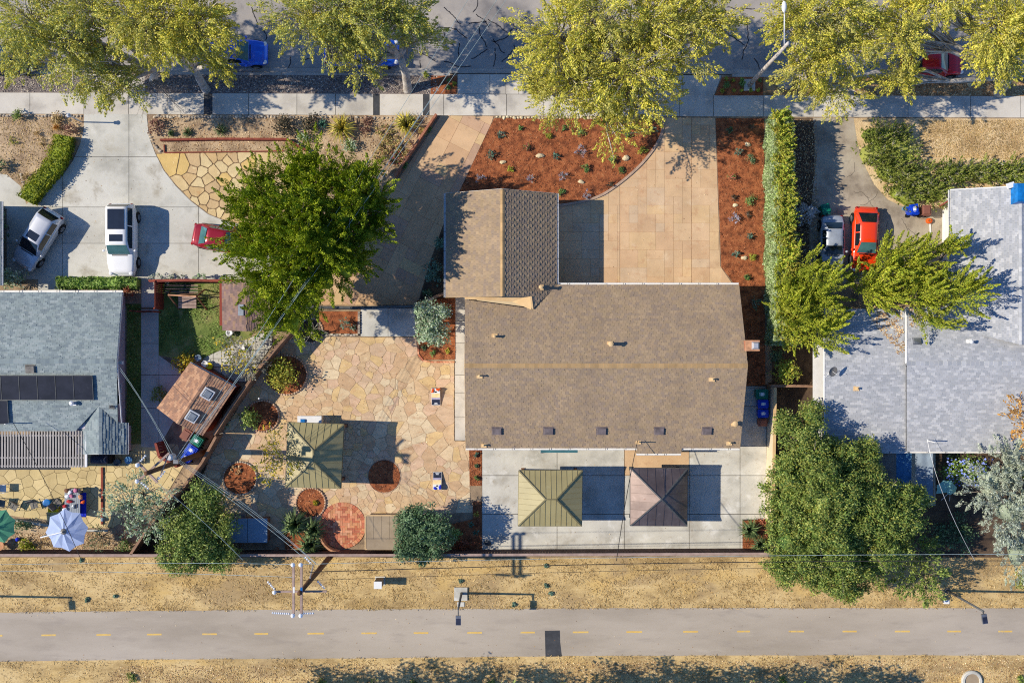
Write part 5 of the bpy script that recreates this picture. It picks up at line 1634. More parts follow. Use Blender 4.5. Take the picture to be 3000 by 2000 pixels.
# ------------------------------------------------------------------ fences and walls
def fence(label, pts, h, mat, group=None, bay=2.2, cap=True, thick=.03, capmat=None, name='fence', board=.19, postw=.1, flip=1):
    """pts: ground pixels; separate boards, rails and posts bay by bay"""
    P0 = [Vector((*G(*p), 0)) for p in pts]
    e = E(name, label, 'fence', P0[len(P0) // 2], group)
    for i in range(len(P0) - 1):
        a, b_ = P0[i], P0[i + 1]
        ln = (b_ - a).length; d = (b_ - a).normalized(); s = Vector((-d.y, d.x, 0)) * flip
        nb = max(1, round(ln / bay)); w = ln / nb
        ang = math.atan2(d.y, d.x)
        for k in range(nb):
            p = a + d * w * k
            m = MB().box(p + Vector((0, 0, (h + .06) / 2)), (postw, postw, h + .06), ang)
            m.build('post', mt[mat], e)
            c = p + d * w / 2
            n = max(1, int((w - .1) / board))
            bw = (w - .1) / n
            m = MB()
            for j in range(n):
                q = p + d * (.05 + bw * (j + .5)) + s * .045
                hh = h + R.uniform(-.012, .012)
                m.box(q + Vector((0, 0, hh / 2 + .03)), (bw - .012, thick, hh), ang)
            pn = m.build('boarding', mt[mat], e)
            m = MB()
            for z in (.3, h - .25): m.box(c + Vector((0, 0, z)), (w - .08, .05, .1), ang)
            m.build('rail', mt[mat], pn)
            if cap: MB().box(c + s * .02 + Vector((0, 0, h + .055)), (w - .006, .17, .04), ang).build('cap_rail', mt[capmat or mat], e)
    p = P0[-1]
    MB().box(p + Vector((0, 0, (h + .06) / 2)), (postw, postw, h + .06)).build('post', mt[mat], e)
    return e

fence('long low brown fence between the back yards and the dry verge', [(-60, 1611), (700, 1612), (1390, 1610.5), (1820, 1609), (2250, 1607)], 1.5, 'fencedark', capmat='arm', flip=1)
fence('tall tan fence running diagonally beside the blue bins', [(870, 968), (770, 1085), (690, 1200), (650, 1265)], 1.7, 'fence', flip=1, bay=2.0)
fence('lower tan fence continuing diagonally past the utility pole', [(652, 1272), (612, 1345), (560, 1415), (505, 1470), (455, 1535), (408, 1608)], 1.5, 'fence', flip=1, bay=2.0)
fence('short red brown fence behind the swing seat', [(462, 826), (560, 824), (705, 826)], 1.5, 'redwood', flip=-1, board=.14)
fence('red slatted screen beside the side gate', [(478, 828), (478, 905)], 1.6, 'redwood', cap=False, flip=1, board=.13)
fence('dark low fence with gate across the end of the shaded drive', [(905, 902), (1055, 904), (1140, 902), (1222, 900)], 1.25, 'fencedark', capmat='lamp', flip=1, bay=1.9)
fence('short fence angled from the gate to the garage corner', [(1224, 898), (1262, 880), (1330, 852)], 1.2, 'fence', flip=1, bay=1.6)
fence('dark garden fence behind the white roofed house and junipers', [(2242, 1128), (2310, 1128), (2395, 1130)], 1.5, 'fence', flip=1, bay=2.0)
fence('red brown gate closing the walk beside the bungalow', [(405, 912), (425, 914), (470, 914)], 1.4, 'redwood', cap=False, bay=1.5, board=.15)
fence('red brown screen around the small yard with the bins', [(480, 1292), (490, 1330), (540, 1358)], 1.5, 'redwood', flip=1, bay=1.4)

def wall_thing(name, label, cat, line, w, h, mat, cap=None, piece=None):
    pts = GL(line)
    e = E(name, label, cat, (*pts[len(pts) // 2], 0))
    if piece is None:
        MB().prism(ribbon(pts, w / S), -.02, h).build('body', mt[mat], e)
    else:
        for i in range(len(pts) - 1):
            a, b_ = Vector((*pts[i], 0)), Vector((*pts[i + 1], 0))
            ln = (b_ - a).length; d = (b_ - a) / ln
            n = max(1, round(ln / piece))
            rows = max(1, round(h / .2))
            for j in range(rows):
                for k in range(n):
                    o = (.5 if j % 2 else 0)
                    c = a + d * (k + .5) * ln / n + Vector((0, 0, (j + .5) * h / rows))
                    MB().box(c, (ln / n - .012, w / S * R.uniform(.94, 1.04), h / rows - .01), math.atan2(d.y, d.x)).build('block', mt[mat], e)
    if cap: MB().prism(ribbon(pts, (w + 2.5) / S), h, h + .05).build('cap', mt[cap], e)
    return e

wall_thing('garden_wall', 'pale rendered wall along the east side of the concrete pad', 'wall', [(2252, 1132), (2249, 1300), (2247, 1420), (2245, 1520)], 6, 1.6, 'stucco', cap='beige')
wall_thing('retaining_wall', 'low brick retaining wall between planted slope and stamped drive', 'retaining wall', [(1280, 340), (1234, 408), (1186, 480), (1160, 520)], 6.5, .65, 'brickwall', piece=.42)
wall_thing('timber_edging', 'red timber edging along the raised bed above the stone terrace', 'edging', [(474, 413), (640, 410), (845, 411), (900, 444)], 6, .4, 'redwood', piece=2.2)
wall_thing('timber_edging', 'thin red timber edging along the top of the stone terrace', 'edging', [(482, 424), (483, 448), (650, 446), (832, 443)], 3, .12, 'redwood', piece=2.4)
wall_thing('curved_seat_wall', 'curved low plaster wall hugging the brick circle', 'wall', smooth_line([(938, 1522), (940, 1555), (950, 1582), (972, 1604), (1000, 1612)], 5), 5, .7, 'terracotta')
wall_thing('brick_edging', 'red brick edging around the bed of the olive tree', 'edging', [(1226, 1000), (1226, 1038), (1240, 1056), (1262, 1060), (1332, 1060)], 5, .12, 'brick', piece=.22)
wall_thing('patio_kerb', 'low pale kerb along the edge of the stamped patio', 'edging', [(40, 1520), (150, 1538), (250, 1552), (320, 1552)], 6, .25, 'concrete', piece=1.2)

# ------------------------------------------------------------------ planting rings edged with stones
def ring_bed(label, cx, cy, rx, ry, mat='mulch', stone='pinkstone', n=None, h=.16, sw=6.0):
    e = E('planting_ring', label, 'planting bed', P(cx, cy, 0), 'round stone-edged beds on the patio')
    circ = [(cx + (rx - 2) * math.cos(t * math.pi / 16), cy + (ry - 2) * math.sin(t * math.pi / 16)) for t in range(32)]
    MB().prism(GL(circ), 0, .075).build('soil', mt[mat], e)
    if mat == 'mulch':
        lo = litter('mulch_chips', circ, 260, .1, 'lf_chip', e, z=.078, seed=int(cx + cy), asp=.4, kind='stuff')
    per = math.pi * (rx + ry)
    n = n or int(per / (sw * 1.25))
    rr_ = random.Random(int(cx))
    for i in range(n):
        a = 2 * math.pi * i / n
        x, y = cx + rx * math.cos(a), cy + ry * math.sin(a)
        w = per / n / S * .92
        c = P(x, y, 0)
        MB().blob((c.x, c.y, h * .45), (w * .58, sw / S * .55, h * .55), seed=i + int(cx), n=8, m=4, rough=.16).build('stone', mt[stone], e, smooth=False)
        o = e.children[-1]
        o.matrix_basis = Matrix.Translation((c.x, c.y, 0)) @ Matrix.Rotation(-a + math.pi / 2 + rr_.uniform(-.15, .15), 4, 'Z') @ Matrix.Translation((-c.x, -c.y, 0))
    return e

ring_bed('stone ring bed holding the round yellow-green shrub', 840, 1098, 60, 58)
ring_bed('stone ring bed with a leafy citrus left of the large gazebo', 770, 1218, 48, 46)
ring_bed('empty stone ring of mulch nearest the blue hot tub', 704, 1400, 50, 48, stone='stone')
ring_bed('small stone ring of mulch just below the large gazebo', 911, 1472, 43, 44)
ring_bed('mulch ring half in the shadow of the large gazebo', 1126, 1394, 48, 49, sw=3.0, h=.06)
ring_bed('dark stone ring with a bare branched shrub under the conifer', 912, 968, 34, 36, mat='darksoil')
# squared bed behind the gate
e = E('planting_bed', 'small square mulch bed edged with pale blocks below the gate', 'planting bed', P(1010, 945, 0))
MB().prism(GL([(935, 912), (1052, 912), (1052, 978), (940, 975)]), 0, .06).build('soil', mt['mulch'], e)
for i in range(9):
    c = P(1052, 916 + i * 7.3, 0); MB().box((c.x, c.y, .07), (.15, .155, .14), R.uniform(-.05, .05)).build('block', mt['stone'], e)
for i in range(12):
    c = P(1046 - i * 8.2, 980 + (i % 3), 0); MB().box((c.x, c.y, .07), (.17, .14, .14), R.uniform(-.15, .15)).build('block', mt['stone'], e)

# rocks laid along pavement edges
def rock_row(label, pts, n, r, mat='stone', seed=0):
    e = E('rock_border', label, 'rock border', P(*pts[0], 0))
    rr_ = random.Random(seed)
    for i in range(n):
        t = i / (n - 1) * (len(pts) - 1)
        k = min(int(t), len(pts) - 2); f = t - k
        x = pts[k][0] + (pts[k + 1][0] - pts[k][0]) * f; y = pts[k][1] + (pts[k + 1][1] - pts[k][1]) * f + rr_.uniform(-2, 2)
        q = r * rr_.uniform(.7, 1.25) / S
        c = P(x, y, 0)
        MB().blob((c.x, c.y, q * .35), (q, q * rr_.uniform(.7, 1), q * .6), seed=seed + i, n=8, m=5, rough=.3).build('rock', mt[mat], e)
rock_row('row of round stones along the pavement above the left dry garden', [(2, 340), (238, 341)], 24, 4.5, seed=1)
rock_row('row of pale stones along the pavement above the long planted bed', [(455, 342), (870, 344)], 46, 5, seed=2)
rock_row('row of grey stones along the pavement beside the retaining wall', [(880, 345), (1250, 345)], 30, 4, seed=3)
rock_row('row of rounded pale stones along the top of the main mulch bed', [(1456, 344), (1940, 347)], 48, 5, seed=4, mat='boulder')
rock_row('curved row of stones beside the short front path', [(62, 512), (70, 540), (84, 575)], 9, 4, seed=5)
rock_row('row of rough stones along the shaded edge of the patio', [(690, 1190), (655, 1260), (620, 1330), (600, 1390), (585, 1440)], 26, 6, seed=6)
rock_row('row of stones edging the drive side of the long planted bed', [(438, 395), (452, 425), (470, 445)], 8, 5, seed=7)

# loose boulders in the mulch and beds
for (px, py, r, lab) in ((1582, 457, 11, 'long pale boulder in the mulch bed, leftmost beside the red tipped shrub'), (1833, 464, 11, 'pale round boulder in the mulch bed below the street tree branch'), (1702, 533, 9, 'pale square boulder in the mulch bed just below centre'), (1473, 476, 9, 'small pale boulder in the mulch bed near the stamped drive'),
                         (2190, 424, 9, 'grey pointed boulder in the side mulch strip near the pavement'), (2153, 602, 8, 'oval cream boulder in the side mulch strip'), (2180, 756, 9, 'round cream boulder beside the yellow-green shrub in the side strip'), (2295, 250, 20, 'large pale boulder on the verge under the street tree'), (2840, 250, 8, 'small flat stone on the verge below the red car'), (1428, 1588, 11, 'dark round stone on the concrete pad by the fence')):
    c = P(px, py, 0)
    q = r / S
    MB().blob((c.x, c.y, q * .3), (q, q * .72, q * .55), seed=int(px), n=10, m=6, rough=.28).build('boulder', mt['boulder' if py < 1500 else 'lamp'], label=lab, category='boulder', group='loose boulders')

# ------------------------------------------------------------------ brick circle
bc = E('brick_circle', 'round red brick herringbone paving beside the flat roofed shed', 'paving', P(1004, 1538, 0), kind='structure')
cx, cy = G(1004, 1538)
Rr_ = 68 / S
cpoly = [(cx + Rr_ * math.cos(t * math.pi / 24), cy + Rr_ * math.sin(t * math.pi / 24)) for t in range(48)]
MB().prism(cpoly, 0, .034).build('bed', mt['mortar'], bc)
nr = 46
for k in range(nr):
    a = 2 * math.pi * (k + .5) / nr
    MB().box((cx + (Rr_ - .14) * math.cos(a), cy + (Rr_ - .14) * math.sin(a), .035), (.27, 2 * math.pi * (Rr_ - .14) / nr - .018, .055 + R.uniform(-.004, .004)), a).build('brick', mt['brick'], bc)
wb = .17
rin = Rr_ - .29
inn = [(cx + rin * math.cos(t * math.pi / 24), cy + rin * math.sin(t * math.pi / 24)) for t in range(48)]
for i in range(-12, 13):
    for j in range(-12, 13):
        d = (i - j) % 4
        if d == 0: r_ = (i, i + 2, j, j + 1)
        elif d == 3: r_ = (i, i + 1, j, j + 2)
        else: continue
        q = clip_rect(inn, cx + r_[0] * wb + .008, cx + r_[1] * wb - .008, cy + r_[2] * wb + .008, cy + r_[3] * wb - .008)
        if q and abs(area(q)) > .004: MB().prism(q, .03, .058 + R.uniform(-.004, .004)).build('brick', mt['brick'], bc)

# ------------------------------------------------------------------ lamps, poles and wires
def path_lamp(label, px, py, h, arm=(0, -1), armlen=.5, mat='lamp', pad=False):
    b = P(px, py, 0)
    e = E('path_lamp', label, 'lamp post', b, 'lamp posts along the path')
    MB().tube([b, b + Vector((0, 0, .5)), b + Vector((0, 0, h))], [.1, .085, .065], n=12).build('pole', mt[mat], e, smooth=True)
    MB().lathe(b, [(.19, 0), (.19, .04), (.12, .07)], 14).build('base_plate', mt[mat], e)
    a = Vector((arm[0], arm[1], 0)).normalized()
    t = b + Vector((0, 0, h - .05))
    MB().beam(t, t + a * armlen, .07, .07).build('arm', mt[mat], e)
    hd = MB().box(t + a * (armlen + .25) + Vector((0, 0, .02)), (.34, .62, .12), math.atan2(a.y, a.x) + math.pi / 2)
    hh = hd.build('lamp_head', mt['steel'], e)
    MB().box(t + a * (armlen + .32) + Vector((0, 0, .09)), (.28, .4, .03), math.atan2(a.y, a.x) + math.pi / 2).build('solar_cell', mt['navy'], hh)
    return e

c = P(1350, 1738, 0)
MB().box((c.x, c.y, .06), (.92, .92, .12)).build('concrete_pad', mt['pad'], label='square concrete footing around the lamp post by the path', category='footing')
path_lamp('dark lamp post on a concrete footing by the path, nearest the utility pole', 1352, 1736, 3.9)
path_lamp('dark lamp post leaning over the path near the lower right corner', 2775, 1729, 5.0, arm=(.15, -1), armlen=.25)
path_lamp('dark lamp post by the path just beyond the left edge', -62, 1744, 5.0, arm=(.1, -1), armlen=.3)
c = P(1350, 1769, 0)
MB().box((c.x, c.y, .03), (.5, .32, .06)).build('valve_cover', mt['pad'], label='small pale utility cover between lamp footing and path', category='utility cover')
c = P(2772, 1762, 0)
MB().box((c.x, c.y, .03), (.4, .26, .06)).build('valve_cover', mt['white'], label='small white utility cover beside the right lamp post', category='utility cover')
ub = E('utility_box', 'pale metal utility cabinet standing in the dry verge', 'utility box', P(1112, 1706, 0))
c = P(1114, 1700, 0)
MB().box((c.x, c.y, .58), (.5, .45, 1.15)).build('cabinet', mt['shedroof'], ub)
MB().box((c.x, c.y, 1.19), (.54, .5, .06)).build('lid', mt['white'], ub)
MB().box((c.x, c.y, .03), (.7, .62, .07)).build('base', mt['pad'], ub)
# round manhole ring at bottom right
c = P(2845, 1992, 0)
mh = E('manhole', 'pale concrete manhole ring at the bottom edge', 'manhole', c)
MB().lathe(c, [(.72, 0), (.72, .16), (.66, .2), (.52, .2), (.5, .1)], 24).build('ring', mt['pad'], mh)
MB().lathe(c + Vector((0, 0, .1)), [(.5, 0), (.5, .03)], 24).build('cover', mt['shedroof'], mh)
# street light
b = P(2195, 250, 0)
sl_ = E('street_light', 'tall pale street light pole leaning over the street trees', 'street light', b)
MB().tube([b + Vector((0, 0, .1)), b + Vector((0, 0, 4)), b + Vector((0, 0, 9.2))], [.16, .13, .095], n=14).build('pole', mt['palebark'], sl_, smooth=True)
MB().tube(smooth_line([tuple(b + Vector((0, 0, 8.4))), tuple(b + Vector((-.15, .8, 8.9))), tuple(b + Vector((-.2, 1.9, 9.1)))], 4), .045, n=8).build('arm', mt['galv'], sl_, smooth=True)
MB().blob(tuple(b + Vector((-.22, 2.2, 9.1))), (.16, .36, .1), seed=2, n=10, m=6, rough=.05).build('lamp_head', mt['white'], sl_, smooth=True)
MB().box((b.x, b.y, .06), (.78, .8, .1)).build('base', mt['pad'], sl_)
# small post light in the left garden
b = P(240, 358, 0)
pl_ = E('post_light', 'slim grey post light at the corner of the left drive', 'post light', b)
MB().tube([b, b + Vector((0, 0, 1.75))], .045, n=8).build('pole', mt['galv'], pl_)
MB().lathe(b + Vector((0, 0, 1.75)), [(.05, 0), (.12, .05), (.13, .2), (.16, .22), (.03, .32)], 10).build('lantern', mt['galv'], pl_)
# garden solar light / thin rod
for (px, py, lab) in ((776, 1163, 'thin white garden stake light left of the large gazebo'), (668, 1313, 'short white garden stake lying near the stone ring')):
    b = P(px, py, 0)
    e = E('garden_light', lab, 'garden light', b)
    if px > 700:
        MB().tube([b, b + Vector((0, 0, 1.5))], .014, n=6).build('stake', mt['galv'], e)
        MB().lathe(b + Vector((0, 0, 1.5)), [(.03, 0), (.07, .03), (.02, .09)], 8).build('lamp_head', mt['white'], e)
    else:
        MB().tube([b + Vector((0, 0, .03)), b + Vector((.6, 0, .03))], .02, n=6).build('stake', mt['white'], e)


def insulator(parent, p, s=1.0):
    p = Vector(p)
    return MB().lathe(p, [(.05 * s, 0), (.06 * s, .1 * s), (.12 * s, .12 * s), (.09 * s, .17 * s), (.13 * s, .2 * s), (.09 * s, .26 * s), (.03 * s, .3 * s)], 10).build('insulator', mt['ceramic'], parent, smooth=False)


def string_insulator(parent, a, b, n=5):
    a, b = Vector(a), Vector(b)
    m = MB()
    d = (b - a).normalized()
    ax = d.to_track_quat('Z', 'Y').to_matrix()
    for k in range(n): m.lathe(a.lerp(b, (k + .5) / n), [(.03, -.04), (.09, 0), (.03, .04)], 8, axis=ax)
    m.tube([a, b], .02, n=5)
    m.build('insulator_string', mt['ceramic'], parent)


b = P(975, 1621, 0)
up1 = E('utility_pole', 'wooden utility pole with double crossarms standing over the verge', 'utility pole', b, 'wooden utility poles')
MB().tube([b, b + Vector((0, 0, 5)), b + Vector((0, 0, 10.3))], [.2, .17, .13], n=12).build('pole', mt['pole'], up1, smooth=True)
for px in (860, 883):
    MB().beam(P(px, 1655, 10.0), P(px, 1797, 10.0), .13, .12).build('crossarm', mt['arm'], up1)
    for py in (1652, 1800): insulator(up1, P(px, py, 10.0), 1.0)
MB().box(P(861, 1727, 10.08), (.1, .35, .06)).build('bracket', mt['white'], up1)
MB().box(P(883, 1727, 10.08), (.12, .3, .06)).build('bracket', mt['plasticblue'], up1)
MB().beam(P(808, 1732, 9.4), P(957, 1731, 9.4), .11, .11).build('crossarm', mt['arm'], up1)
insulator(up1, P(806, 1732, 9.4), 1.0)
string_insulator(up1, P(783, 1702, 9.4), P(805, 1726, 9.4)); string_insulator(up1, P(930, 1701, 9.3), P(952, 1724, 9.3))
string_insulator(up1, P(796, 1794, 10.0), P(850, 1797, 10.0), 9); string_insulator(up1, P(886, 1796, 10.0), P(920, 1795, 10.0), 5)
string_insulator(up1, P(893, 1630, 9.0), P(912, 1650, 9.0), 4)
MB().tube([P(918, 1655, 6.5), P(908, 1692, 8.2)], .04, n=6).build('conduit', mt['galv'], up1)

b = P(606, 1322, 0)
up2 = E('utility_pole', 'wooden utility pole with diagonal crossarms above the blue bins', 'utility pole', b, 'wooden utility poles')
MB().tube([b, b + Vector((0, 0, 5)), b + Vector((0, 0, 10.8))], [.2, .17, .13], n=12).build('pole', mt['pole'], up2, smooth=True)
tp = b + Vector((0, 0, 10.5))
MB().beam(P(404, 1354, 10.4), P(462, 1413, 10.4), .12, .12).build('crossarm', mt['arm'], up2)
MB().beam(P(408, 1406, 9.8), P(496, 1326, 9.8), .12, .12).build('crossarm', mt['arm'], up2)
for q in ((406, 1361, 10.4), (405, 1408, 9.85)): insulator(up2, P(*q), 1.0)
for (a, c_) in (((410, 1352), (428, 1332)), ((464, 1404), (484, 1378)), ((412, 1412), (436, 1432)), ((455, 1412), (466, 1396))):
    string_insulator(up2, P(*a, 10.3), P(*c_, 10.2), 4)
MB().beam(P(494, 1330, 9.7), P(470, 1392, 9.3), .06, .05).build('brace', mt['arm'], up2)
# transformer can
c = P(502, 1338, 8.6)
tf = MB().lathe(c, [(.16, -.35), (.2, -.3), (.2, .28), (.12, .36)], 14)
tf.build('transformer', mt['galv'], up2, smooth=False)
MB().box(P(516, 1350, 8.2), (.3, .3, .2)).build('bracket', mt['steel'], up2)

def wire(label, a, b, sag=.5, r=.012, mat='wire', n=12):
    a, b = Vector(a), Vector(b)
    pts = [a.lerp(b, i / n) - Vector((0, 0, sag * 4 * (i / n) * (1 - i / n))) for i in range(n + 1)]
    MB().tube(pts, r, n=4, cap=False).build('overhead_wire', mt[mat], label=label, category='wire', group='overhead wires')

wire('overhead wire from the left pole over the conifer to the street, uppermost', P(512, 1348, 8.4), P(1395, -40, 7.5), .9)
wire('overhead wire from the left pole to the street, second from the top', P(516, 1350, 8.2), P(1510, -40, 7.5), .9)
wire('overhead wire from the left pole to the street, third from the top', P(520, 1352, 8.0), P(1482, -40, 7.0), .9)
wire('overhead wire from the left pole to the street, lowest of the four', P(524, 1354, 7.8), P(1495, -60, 6.9), 1.0)
wire('thin wire between the two utility poles, nearest the hot tub', P(520, 1352, 8.2), P(912, 1652, 8.8), .5)
wire('thin wire between the two utility poles, middle one', P(524, 1350, 8.0), P(925, 1650, 8.4), .6)
wire('thin wire between the two utility poles, farthest from the hot tub', P(528, 1348, 7.8), P(932, 1655, 8.0), .8)
wire('service wire from the left pole to the bungalow gable, upper', P(512, 1340, 8.0), P(347, 1070, 3.2), .3)
wire('service wire from the left pole to the bungalow gable, lower', P(505, 1342, 8.0), P(344, 1074, 3.1), .5)
wire('wire slanting down over the citrus tree to the verge', P(462, 1415, 10.3), P(712, 1640, 8.0), .3)
wire('dark service drop crossing the blue parasol', P(40, 1240, 3.9), P(238, 1640, 7.5), .3, mat='wiredark', r=.02)
wire('high wire along the verge to the right, uppermost', P(883, 1652, 10.2), P(3100, 1622, 10.2), 0.6)
wire('high wire along the verge to the right, middle', P(883, 1700, 9.6), P(3100, 1655, 9.0), .8, mat='wiredark')
wire('high wire along the verge to the right, lowest', P(905, 1675, 8.0), P(3100, 1642, 8.0), .9, mat='wiredark', r=.024)
wire('high wire along the verge to the left, upper', P(860, 1652, 10.2), P(-100, 1655, 10.2), .4)
wire('high wire along the verge to the left, lower', P(860, 1690, 9.5), P(-100, 1672, 9.5), .4)
wire('pale twisted service drop over the torn parasol', P(2716, 1285, 3.4), P(2856, 1642, 8.0), .9, mat='galv', r=.012)
wire('dark service drop crossing the concrete pad to the roof mast', P(1868, 1290, 3.2), P(1806, 1642, 7.8), .5, mat='wiredark', r=.022)

# ------------------------------------------------------------------ vehicles
def lerp(a, b, t): return a + (b - a) * t
def curvef(keys, x):
    for i in range(len(keys) - 1):
        if x <= keys[i + 1][0]:
            t = (x - keys[i][0]) / max(1e-6, keys[i + 1][0] - keys[i][0]); t = t * t * (3 - 2 * t)
            return lerp(keys[i][1], keys[i + 1][1], t)
    return keys[-1][1]


SHAPES = {
    'suv': dict(top=[(0, .50), (.03, .62), (.3, .63), (.70, .63), (.78, .61), (.95, .55), (1, .36)], rb=.012, rt=.07, wt=.585, wb=.72, wr=.74),
    'crossover': dict(top=[(0, .48), (.05, .64), (.3, .64), (.70, .62), (.80, .60), (.95, .50), (1, .34)], rb=.03, rt=.13, wt=.54, wb=.74, wr=.70),
    'sedan': dict(top=[(0, .46), (.03, .64), (.14, .67), (.3, .66), (.70, .64), (.80, .61), (.95, .50), (1, .34)], rb=.13, rt=.27, wt=.55, wb=.72, wr=.66),
    'coupe': dict(top=[(0, .40), (.04, .60), (.12, .68), (.3, .66), (.68, .64), (.80, .60), (.94, .48), (1, .30)], rb=.09, rt=.27, wt=.55, wb=.73, wr=.64),
    'pickup': dict(top=[(0, .56), (.02, .58), (.4, .58), (.66, .58), (.72, .57), (.95, .53), (1, .36)], rb=.40, rt=.43, wt=.60, wb=.70, wr=.70),
}


def car(name, label, cat, px, py, rz, Lc, Wc, Hc, kind, paint, glass='glass', z=0.0, sunroofs=(), wind='glasssky', group=None, rails=False, refz=.8):
    sh = SHAPES[kind]
    g = P(px, py, refz)
    e = E(name, label, cat, (0, 0, 0), group)
    NS = 26
    def hw(x): return Wc / 2 * (1 - .24 * abs(2 * x - 1) ** 5)
    rings = []
    for i in range(NS + 1):
        x = .5 - .5 * math.cos(math.pi * i / NS)
        w = hw(x); zt = curvef(sh['top'], x) * Hc
        endk = 1 - .0 * x
        zb = .22 + .12 * max(0, abs(2 * x - 1) - .85) / .15
        dz = zt - zb
        half = [(w * .86, zb), (w * .97, zb + dz * .22), (w, zb + dz * .5), (w * .985, zb + dz * .78), (w * .93, zb + dz * .94), (w * .82, zt), (w * .45, zt + .025), (0, zt + .03)]
        ring = [(x * Lc - Lc / 2, y, z_) for y, z_ in half] + [(x * Lc - Lc / 2, -y, z_) for y, z_ in half[-2::-1]]
        rings.append(ring)
    m = MB(); k = len(rings[0])
    vs = [v for r_ in rings for v in r_]
    fs = [(i * k + j, i * k + j + 1, (i + 1) * k + j + 1, (i + 1) * k + j) for i in range(NS) for j in range(k - 1)]
    fs += [tuple(range(k - 1, -1, -1)), tuple(range(NS * k, NS * k + k))]
    fs += [(i * k, (i + 1) * k, (i + 1) * k + k - 1, i * k + k - 1) for i in range(NS)]
    m.add(vs, fs)
    body = m.build('body', mt[paint], e, smooth=True)
    # greenhouse
    X = lambda f: f * Lc - Lc / 2
    bw = Wc / 2 * .90; wr = Wc / 2 * sh['wr']; zr = Hc - .06
    zbelt = lambda f: curvef(sh['top'], f) * Hc - .02
    st = []
    NG = 14
    for i in range(NG + 1):
        f = lerp(sh['rb'], sh['wb'], i / NG)
        if f < sh['rt']: t = (f - sh['rb']) / (sh['rt'] - sh['rb'])
        elif f > sh['wt']: t = (sh['wb'] - f) / (sh['wb'] - sh['wt'])
        else: t = 1
        t = max(0, min(1, t)); t = t ** .9
        zz = lerp(zbelt(f), zr, t)
        wt_ = lerp(bw * .93, wr, t)
        st.append((X(f), zz, wt_, zbelt(f)))
    m = MB()
    vs = []
    for (x, zz, w, zb) in st:
        crown = .045 * (1 if zz > zr - .02 else .4)
        vs += [(x, bw, zb), (x, w, zz - .02), (x, w * .6, zz + crown * .7), (x, 0, zz + crown), (x, -w * .6, zz + crown * .7), (x, -w, zz - .02), (x, -bw, zb)]
    fs = [(i * 7 + j, i * 7 + j + 1, (i + 1) * 7 + j + 1, (i + 1) * 7 + j) for i in range(NG) for j in range(6)]
    fs += [tuple(range(6, -1, -1)), tuple(range(NG * 7, NG * 7 + 7))]
    m.add(vs, fs)
    m.build('cabin', mt[paint], e, smooth=True)

    def slopeglass(name, f0, f1, inset, mat_):
        m = MB()
        vs = []
        n = 6
        rows = 4
        for i in range(rows + 1):
            f = lerp(f0, f1, .1 + .85 * i / rows)
            t = abs(f - f0) / abs(f1 - f0)
            zz = lerp(zbelt(f0), zr, t ** .9)
            w = lerp(bw * .93, wr, t) - inset
            for j in range(n + 1):
                s = j / n * 2 - 1
                vs.append((X(f) + (.02 if f0 > f1 else -.02), s * w, zz + .022 + .03 * (1 - s * s) * lerp(.6, 1.1, t)))
        m.add(vs, [(i * (n + 1) + j, i * (n + 1) + j + 1, (i + 1) * (n + 1) + j + 1, (i + 1) * (n + 1) + j) for i in range(rows) for j in range(n)])
        return m.build(name, mt[mat_], e, smooth=True)
    slopeglass('windshield', sh['wb'], sh['wt'], .07, wind)
    slopeglass('rear_window', sh['rb'], sh['rt'], .09, glass)
    for sgn in (1, -1):
        spans = [(sh['rt'] + .01, (sh['rt'] + sh['wt']) / 2 - .008), ((sh['rt'] + sh['wt']) / 2 + .008, sh['wt'] + (sh['wb'] - sh['wt']) * .35)]
        for (f0, f1) in spans:
            m = MB(); vs = []
            for i in range(4):
                f = lerp(f0, f1, i / 3)
                t = 1.0 if f <= sh['wt'] else (sh['wb'] - f) / (sh['wb'] - sh['wt'])
                za, zc = lerp(zbelt(f), zr, .10), lerp(zbelt(f), zr, .10 + .80 * t)
                ya, yc = lerp(bw, wr, .10), lerp(bw, wr, .10 + .80 * t)
                vs += [(X(f), sgn * (ya + .012), za), (X(f), sgn * (yc + .012), zc)]
            m.add(vs, [(2 * i, 2 * i + 1, 2 * i + 3, 2 * i + 2) for i in range(3)])
            m.build('side_window', mt[glass], e)
        # mirror
        MB().blob((X(sh['wb'] - .06), sgn * (Wc / 2 + .08), zbelt(.6) + .08), (.09, .11, .07), seed=3, n=8, m=5, rough=.05).build('mirror', mt[paint], e, smooth=True)
        # lights
        MB().blob((Lc / 2 - .16, sgn * Wc / 2 * .70, curvef(sh['top'], .955) * Hc - .07), (.16, .17, .06), seed=4, n=8, m=5, rough=.05).build('headlight', mt['lightclear'], e, smooth=True)
        MB().blob((-Lc / 2 + .10, sgn * Wc / 2 * .74, Hc * .50), (.1, .14, .1), seed=5, n=8, m=5, rough=.05).build('tail_light', mt['lightred'], e, smooth=True)
        for fx in (.18, .81):
            ax = Matrix.Rotation(math.pi / 2, 3, 'X')
            c0 = Vector((X(fx), sgn * (Wc / 2 - .11), .33))
            wl = MB().lathe(c0, [(.2, -.125), (.31, -.125), (.335, -.09), (.335, .09), (.31, .125), (.2, .125)], 20, axis=ax).build('wheel', mt['rubber'], e, smooth=False)
            rm = MB().lathe(c0, [(.215, -.128), (.215, .128)], 16, axis=ax)
            rm.build('rim', mt['steel'], wl)
            MB().lathe(Vector((X(fx), sgn * (Wc / 2 * .955), .36)), [(.40, -.03), (.40, .03)], 20, axis=ax).build('wheel_arch_shade', mt['rubber'], e)  # dark disc paints in the shade of the wheel arch
